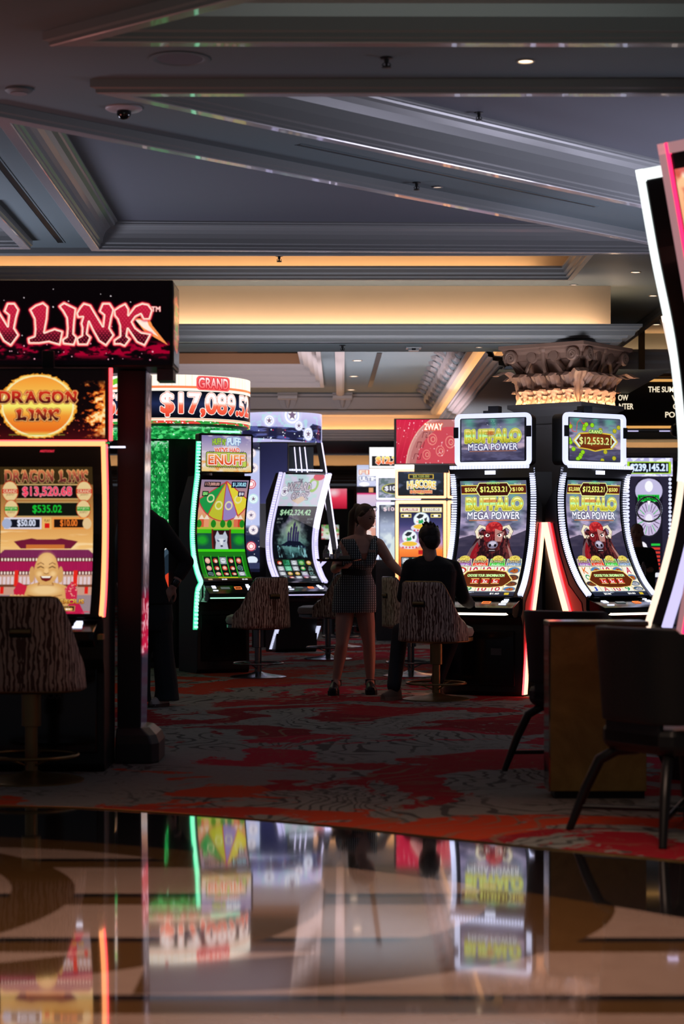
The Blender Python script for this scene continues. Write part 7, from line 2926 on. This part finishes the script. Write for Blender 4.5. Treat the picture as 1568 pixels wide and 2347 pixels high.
fuse('sweater', b, mat('black_knit', (0.010, 0.012, 0.014), 0.85, bump=0.3, bscale=200), t, 0.008, 5)
b = MB()
rt = [0.104, 0.094, 0.078, 0.070, 0.062]
limb(b, [hipL, (hipL + kneL) / 2, kneL, (kneL + ankL) / 2, ankL + Vector((0, 0, 0.01))], rt)
limb(b, [hipR, (hipR + kneR) / 2, kneR, (kneR + ankR) / 2, ankR + Vector((0, 0, 0.01))], rt)
cap(b, hipL, hipR, 0.115, 0.115)
fuse('trousers', b, mat('dark_denim', (0.012, 0.016, 0.024), 0.8), t, 0.008, 5)
b = MB()
b.ball((0, 0.012, 0.034), (0.084, 0.102, 0.094), 20, HM2)
b.ball((0, 0.058, -0.010), (0.068, 0.052, 0.080), 16, HM2)
for q in range(26):
    a, e = random.uniform(0, 2 * PI), random.uniform(0.2, 1.1)
    v = Vector((0.082 * math.sin(e) * math.cos(a), 0.012 + 0.10 * math.sin(e) * math.sin(a), 0.034 + 0.092 * math.cos(e)))
    cap(b, v, v * 1.08 + Vector((0.006, 0.0, 0.006)), 0.010, 0.006, 8, M=HM2)
fuse('hair', b, mat('black_hair', (0.008, 0.007, 0.007), 0.5), t, 0.005, 2)
for A_, hd, td in ((ankL, (0.05, 0.06), (-0.10, -0.13)), (ankR, (0.0, -0.05), (0.02, 0.12))):
    heel, toe = Vector((A_.x + hd[0], A_.y + hd[1], 0.0)), Vector((A_.x + td[0], A_.y + td[1], 0.0))
    s_t = MB()
    shoe(s_t, heel, toe, 0.085, 0.047, 0.03)
    so = s_t.build('shoe', mat('tan_sneaker', (0.20, 0.13, 0.09), 0.6), t, smooth=True)
    q = MB()
    sole(q, heel, toe, 0.052, 0.03)
    q.build('sole', mat('tan_sole', (0.30, 0.20, 0.14), 0.6), so)

# ---- standing person half hidden by the tower, hand on hip
DL = 16.7
def L_(x, y, dy=0.0):
    p = P(x, y, DL)
    k = (DL + dy) / DL
    return Vector((p.x * k, DL + dy, CH + (p.z - CH) * k))
t = thing('person', 'person in black top and wide jeans, hand on hip, half hidden by tower', 'person', (0, 0, 0))
b = MB()
HM3 = head_M(L_(322, 1112), math.radians(150), math.radians(6))
add_head(b, HM3, 1.0)
limb(b, [L_(322, 1135), L_(324, 1165)], [0.054, 0.06])
tor = [(L_(345, 1400).x, DL, L_(0, 1400).z, 0.17, 0.12), (L_(345, 1372).x, DL, L_(0, 1372).z, 0.165, 0.12), (L_(337, 1325).x, DL, L_(0, 1325).z, 0.135, 0.10), (L_(331, 1270).x, DL, L_(0, 1270).z, 0.15, 0.11),
       (L_(329, 1215).x, DL, L_(0, 1215).z, 0.17, 0.105), (L_(326, 1185).x, DL, L_(0, 1185).z, 0.14, 0.08), (L_(325, 1168).x, DL, L_(0, 1168).z, 0.07, 0.06)]
ovals(b, tor)
sR, eR, wR = L_(366, 1205), L_(428, 1288, 0.03), L_(398, 1345, -0.05)
sL, eL, wL = L_(288, 1205), L_(272, 1290), L_(280, 1360, -0.05)
ra = [0.058, 0.053, 0.045, 0.042, 0.028]
limb(b, [sR, (sR + eR) / 2, eR, (eR + wR) / 2, wR], ra)
limb(b, [sL, (sL + eL) / 2, eL, (eL + wL) / 2, wL], ra)
hand(b, wR, (-0.55, -0.15, -0.75), (0.3, 0.9, 0.1), 0.25, 1.0, 1, 0.5)
hand(b, wL, (0.0, -0.1, -1), (1, 0, 0), 0.5, 1.0, 1)
legs = [[L_(366, 1400), L_(374, 1492), L_(382, 1580)], [L_(324, 1400), L_(322, 1492), L_(318, 1580, -0.1)]]
for lg in legs:
    limb(b, lg, [0.085, 0.06, 0.04])
fuse('body', b, SK, t, 0.0065, 5)
b = MB()
ovals(b, [(L_(345, 1385).x, DL, L_(0, 1385).z, 0.196, 0.15)] + up(tor[1:], 0.018))
limb(b, [sR, (sR + eR) / 2, eR, (eR * 0.45 + wR * 0.55)], [0.075, 0.070, 0.062, 0.050])
limb(b, [sL, (sL + eL) / 2, eL, (eL + wL) / 2], [0.075, 0.070, 0.062, 0.056])
fuse('top', b, mat('black_top_fabric', (0.008, 0.009, 0.010), 0.85), t, 0.008, 5)
b = MB()
ovals(b, [(L_(345, 1375).x, DL, L_(0, 1375).z, 0.178, 0.135), (L_(346, 1420).x, DL, L_(0, 1420).z, 0.190, 0.140), (L_(346, 1445).x, DL, L_(0, 1445).z, 0.16, 0.13)])
for lg, dx in zip(legs, (0, 0)):
    limb(b, [lg[0], lg[1], lg[2] + Vector((0, 0, 0.02))], [0.105, 0.088, 0.098])
    ovals(b, [(lg[2].x, lg[2].y, 0.16, 0.095, 0.095), (lg[2].x, lg[2].y, 0.05, 0.108, 0.11)])
fuse('jeans', b, mat('teal_black_denim', (0.012, 0.022, 0.026), 0.8), t, 0.008, 5)
b = MB()
b.ball((0, 0.016, 0.030), (0.086, 0.102, 0.098), 20, HM3)
b.ball((0, 0.055, -0.05), (0.08, 0.06, 0.12), 16, HM3)
fuse('hair', b, HR, t, 0.007, 3)
b = MB()
q = (eR * 0.22 + wR * 0.78)
cap(b, q, q + (wR - eR).normalized() * 0.03, 0.036, 0.036)
b.build('wrist_watch', M_gloss, t, smooth=True)
for lg, td in zip(legs, ((-0.12, -0.13), (-0.06, -0.16))):
    A_ = lg[2]
    heel, toe = Vector((A_.x - 0.01, A_.y + 0.08, 0.0)), Vector((A_.x + td[0], A_.y + td[1], 0.0))
    s_t = MB()
    shoe(s_t, heel, toe, 0.085, 0.047, 0.03)
    so = s_t.build('shoe', mat('white_sneaker', (0.55, 0.52, 0.50), 0.5), t, smooth=True)
    q = MB()
    sole(q, heel, toe, 0.052, 0.028)
    q.build('sole', mat('grey_sole', (0.10, 0.08, 0.08), 0.7), so)

# ---- man standing far right, bottle in hand
DR = 24.6
def R_(x, y, dy=0.0):
    p = P(x, y, DR)
    k = (DR + dy) / DR
    return Vector((p.x * k, DR + dy, CH + (p.z - CH) * k))
t = thing('person', 'person in dark button shirt standing before the wheel machine at the far right', 'person', (0, 0, 0))
b = MB()
HM4 = head_M(R_(1460, 1222), math.radians(-12), 0.0)
add_head(b, HM4, 1.0)
limb(b, [R_(1461, 1238), R_(1463, 1255)], [0.055, 0.062])
tor = [(R_(1467, 1378).x, DR, R_(0, 1378).z, 0.17, 0.13), (R_(1467, 1340).x, DR, R_(0, 1340).z, 0.175, 0.14), (R_(1466, 1300).x, DR, R_(0, 1300).z, 0.18, 0.13), (R_(1465, 1268).x, DR, R_(0, 1268).z, 0.19, 0.115), (R_(1464, 1254).x, DR, R_(0, 1254).z, 0.09, 0.07)]
ovals(b, tor)
sL, eL, wL = R_(1438, 1268), R_(1432, 1305), R_(1440, 1335, -0.12)
sR, eR, wR = R_(1490, 1268), R_(1500, 1302), R_(1487, 1308, -0.25)
for s0, e0, w0 in ((sL, eL, wL), (sR, eR, wR)):
    limb(b, [s0, (s0 + e0) / 2, e0, (e0 + w0) / 2, w0], [0.06, 0.055, 0.046, 0.04, 0.029])
hand(b, wL, (0.0, -0.2, -1), (1, 0, 0), 0.5, 1.0, 1)
hand(b, wR, (-0.6, -0.6, 0.1), (0.2, -0.3, 0.6), 1.0, 1.0, 1)
legs = [[R_(1456, 1378), R_(1454, 1440), R_(1453, 1494)], [R_(1479, 1378), R_(1481, 1440), R_(1482, 1494)]]
for lg in legs:
    limb(b, lg, [0.09, 0.06, 0.042])
fuse('body', b, SK2, t, 0.0075, 4)
face_bits(HM4, t)
b = MB()
ovals(b, up(tor, 0.014))
for s0, e0, w0 in ((sL, eL, wL), (sR, eR, wR)):
    limb(b, [s0, (s0 + e0) / 2, e0, (e0 + w0) / 2], [0.074, 0.068, 0.060, 0.052])
fuse('shirt', b, mat('dark_shirt', (0.015, 0.022, 0.022), 0.8), t, 0.009, 4)
b = MB()
for lg in legs:
    limb(b, lg, [0.10, 0.082, 0.07])
cap(b, legs[0][0], legs[1][0], 0.12, 0.12)
fuse('trousers', b, mat('dark_denim', (0.012, 0.016, 0.024), 0.8), t, 0.009, 4)
b = MB()
b.ball((0, 0.022, 0.034), (0.080, 0.092, 0.088), 18, HM4)
fuse('hair', b, mat('grey_hair', (0.10, 0.09, 0.08), 0.6), t, 0.007, 2)
for lg in legs:
    A_ = lg[2]
    s_t = MB()
    heel, toe = Vector((A_.x, A_.y + 0.07, 0)), Vector((A_.x, A_.y - 0.18, 0))
    shoe(s_t, heel, toe, 0.08, 0.047, 0.02)
    s_t.build('shoe', mat('black_clog'), t, smooth=True)
bp = wR + Vector((-0.085, -0.125, -0.06))
t = thing('water_bottle', 'clear bottle held by the person before the wheel machine', 'bottle', bp)
b = MB()
b.lathe([(0, 0), (0.028, 0), (0.030, 0.006), (0.030, 0.10), (0.014, 0.15), (0.011, 0.17), (0, 0.17)], n=20)
b.build('bottle_body', mat('clear_bottle'), t, smooth=True)
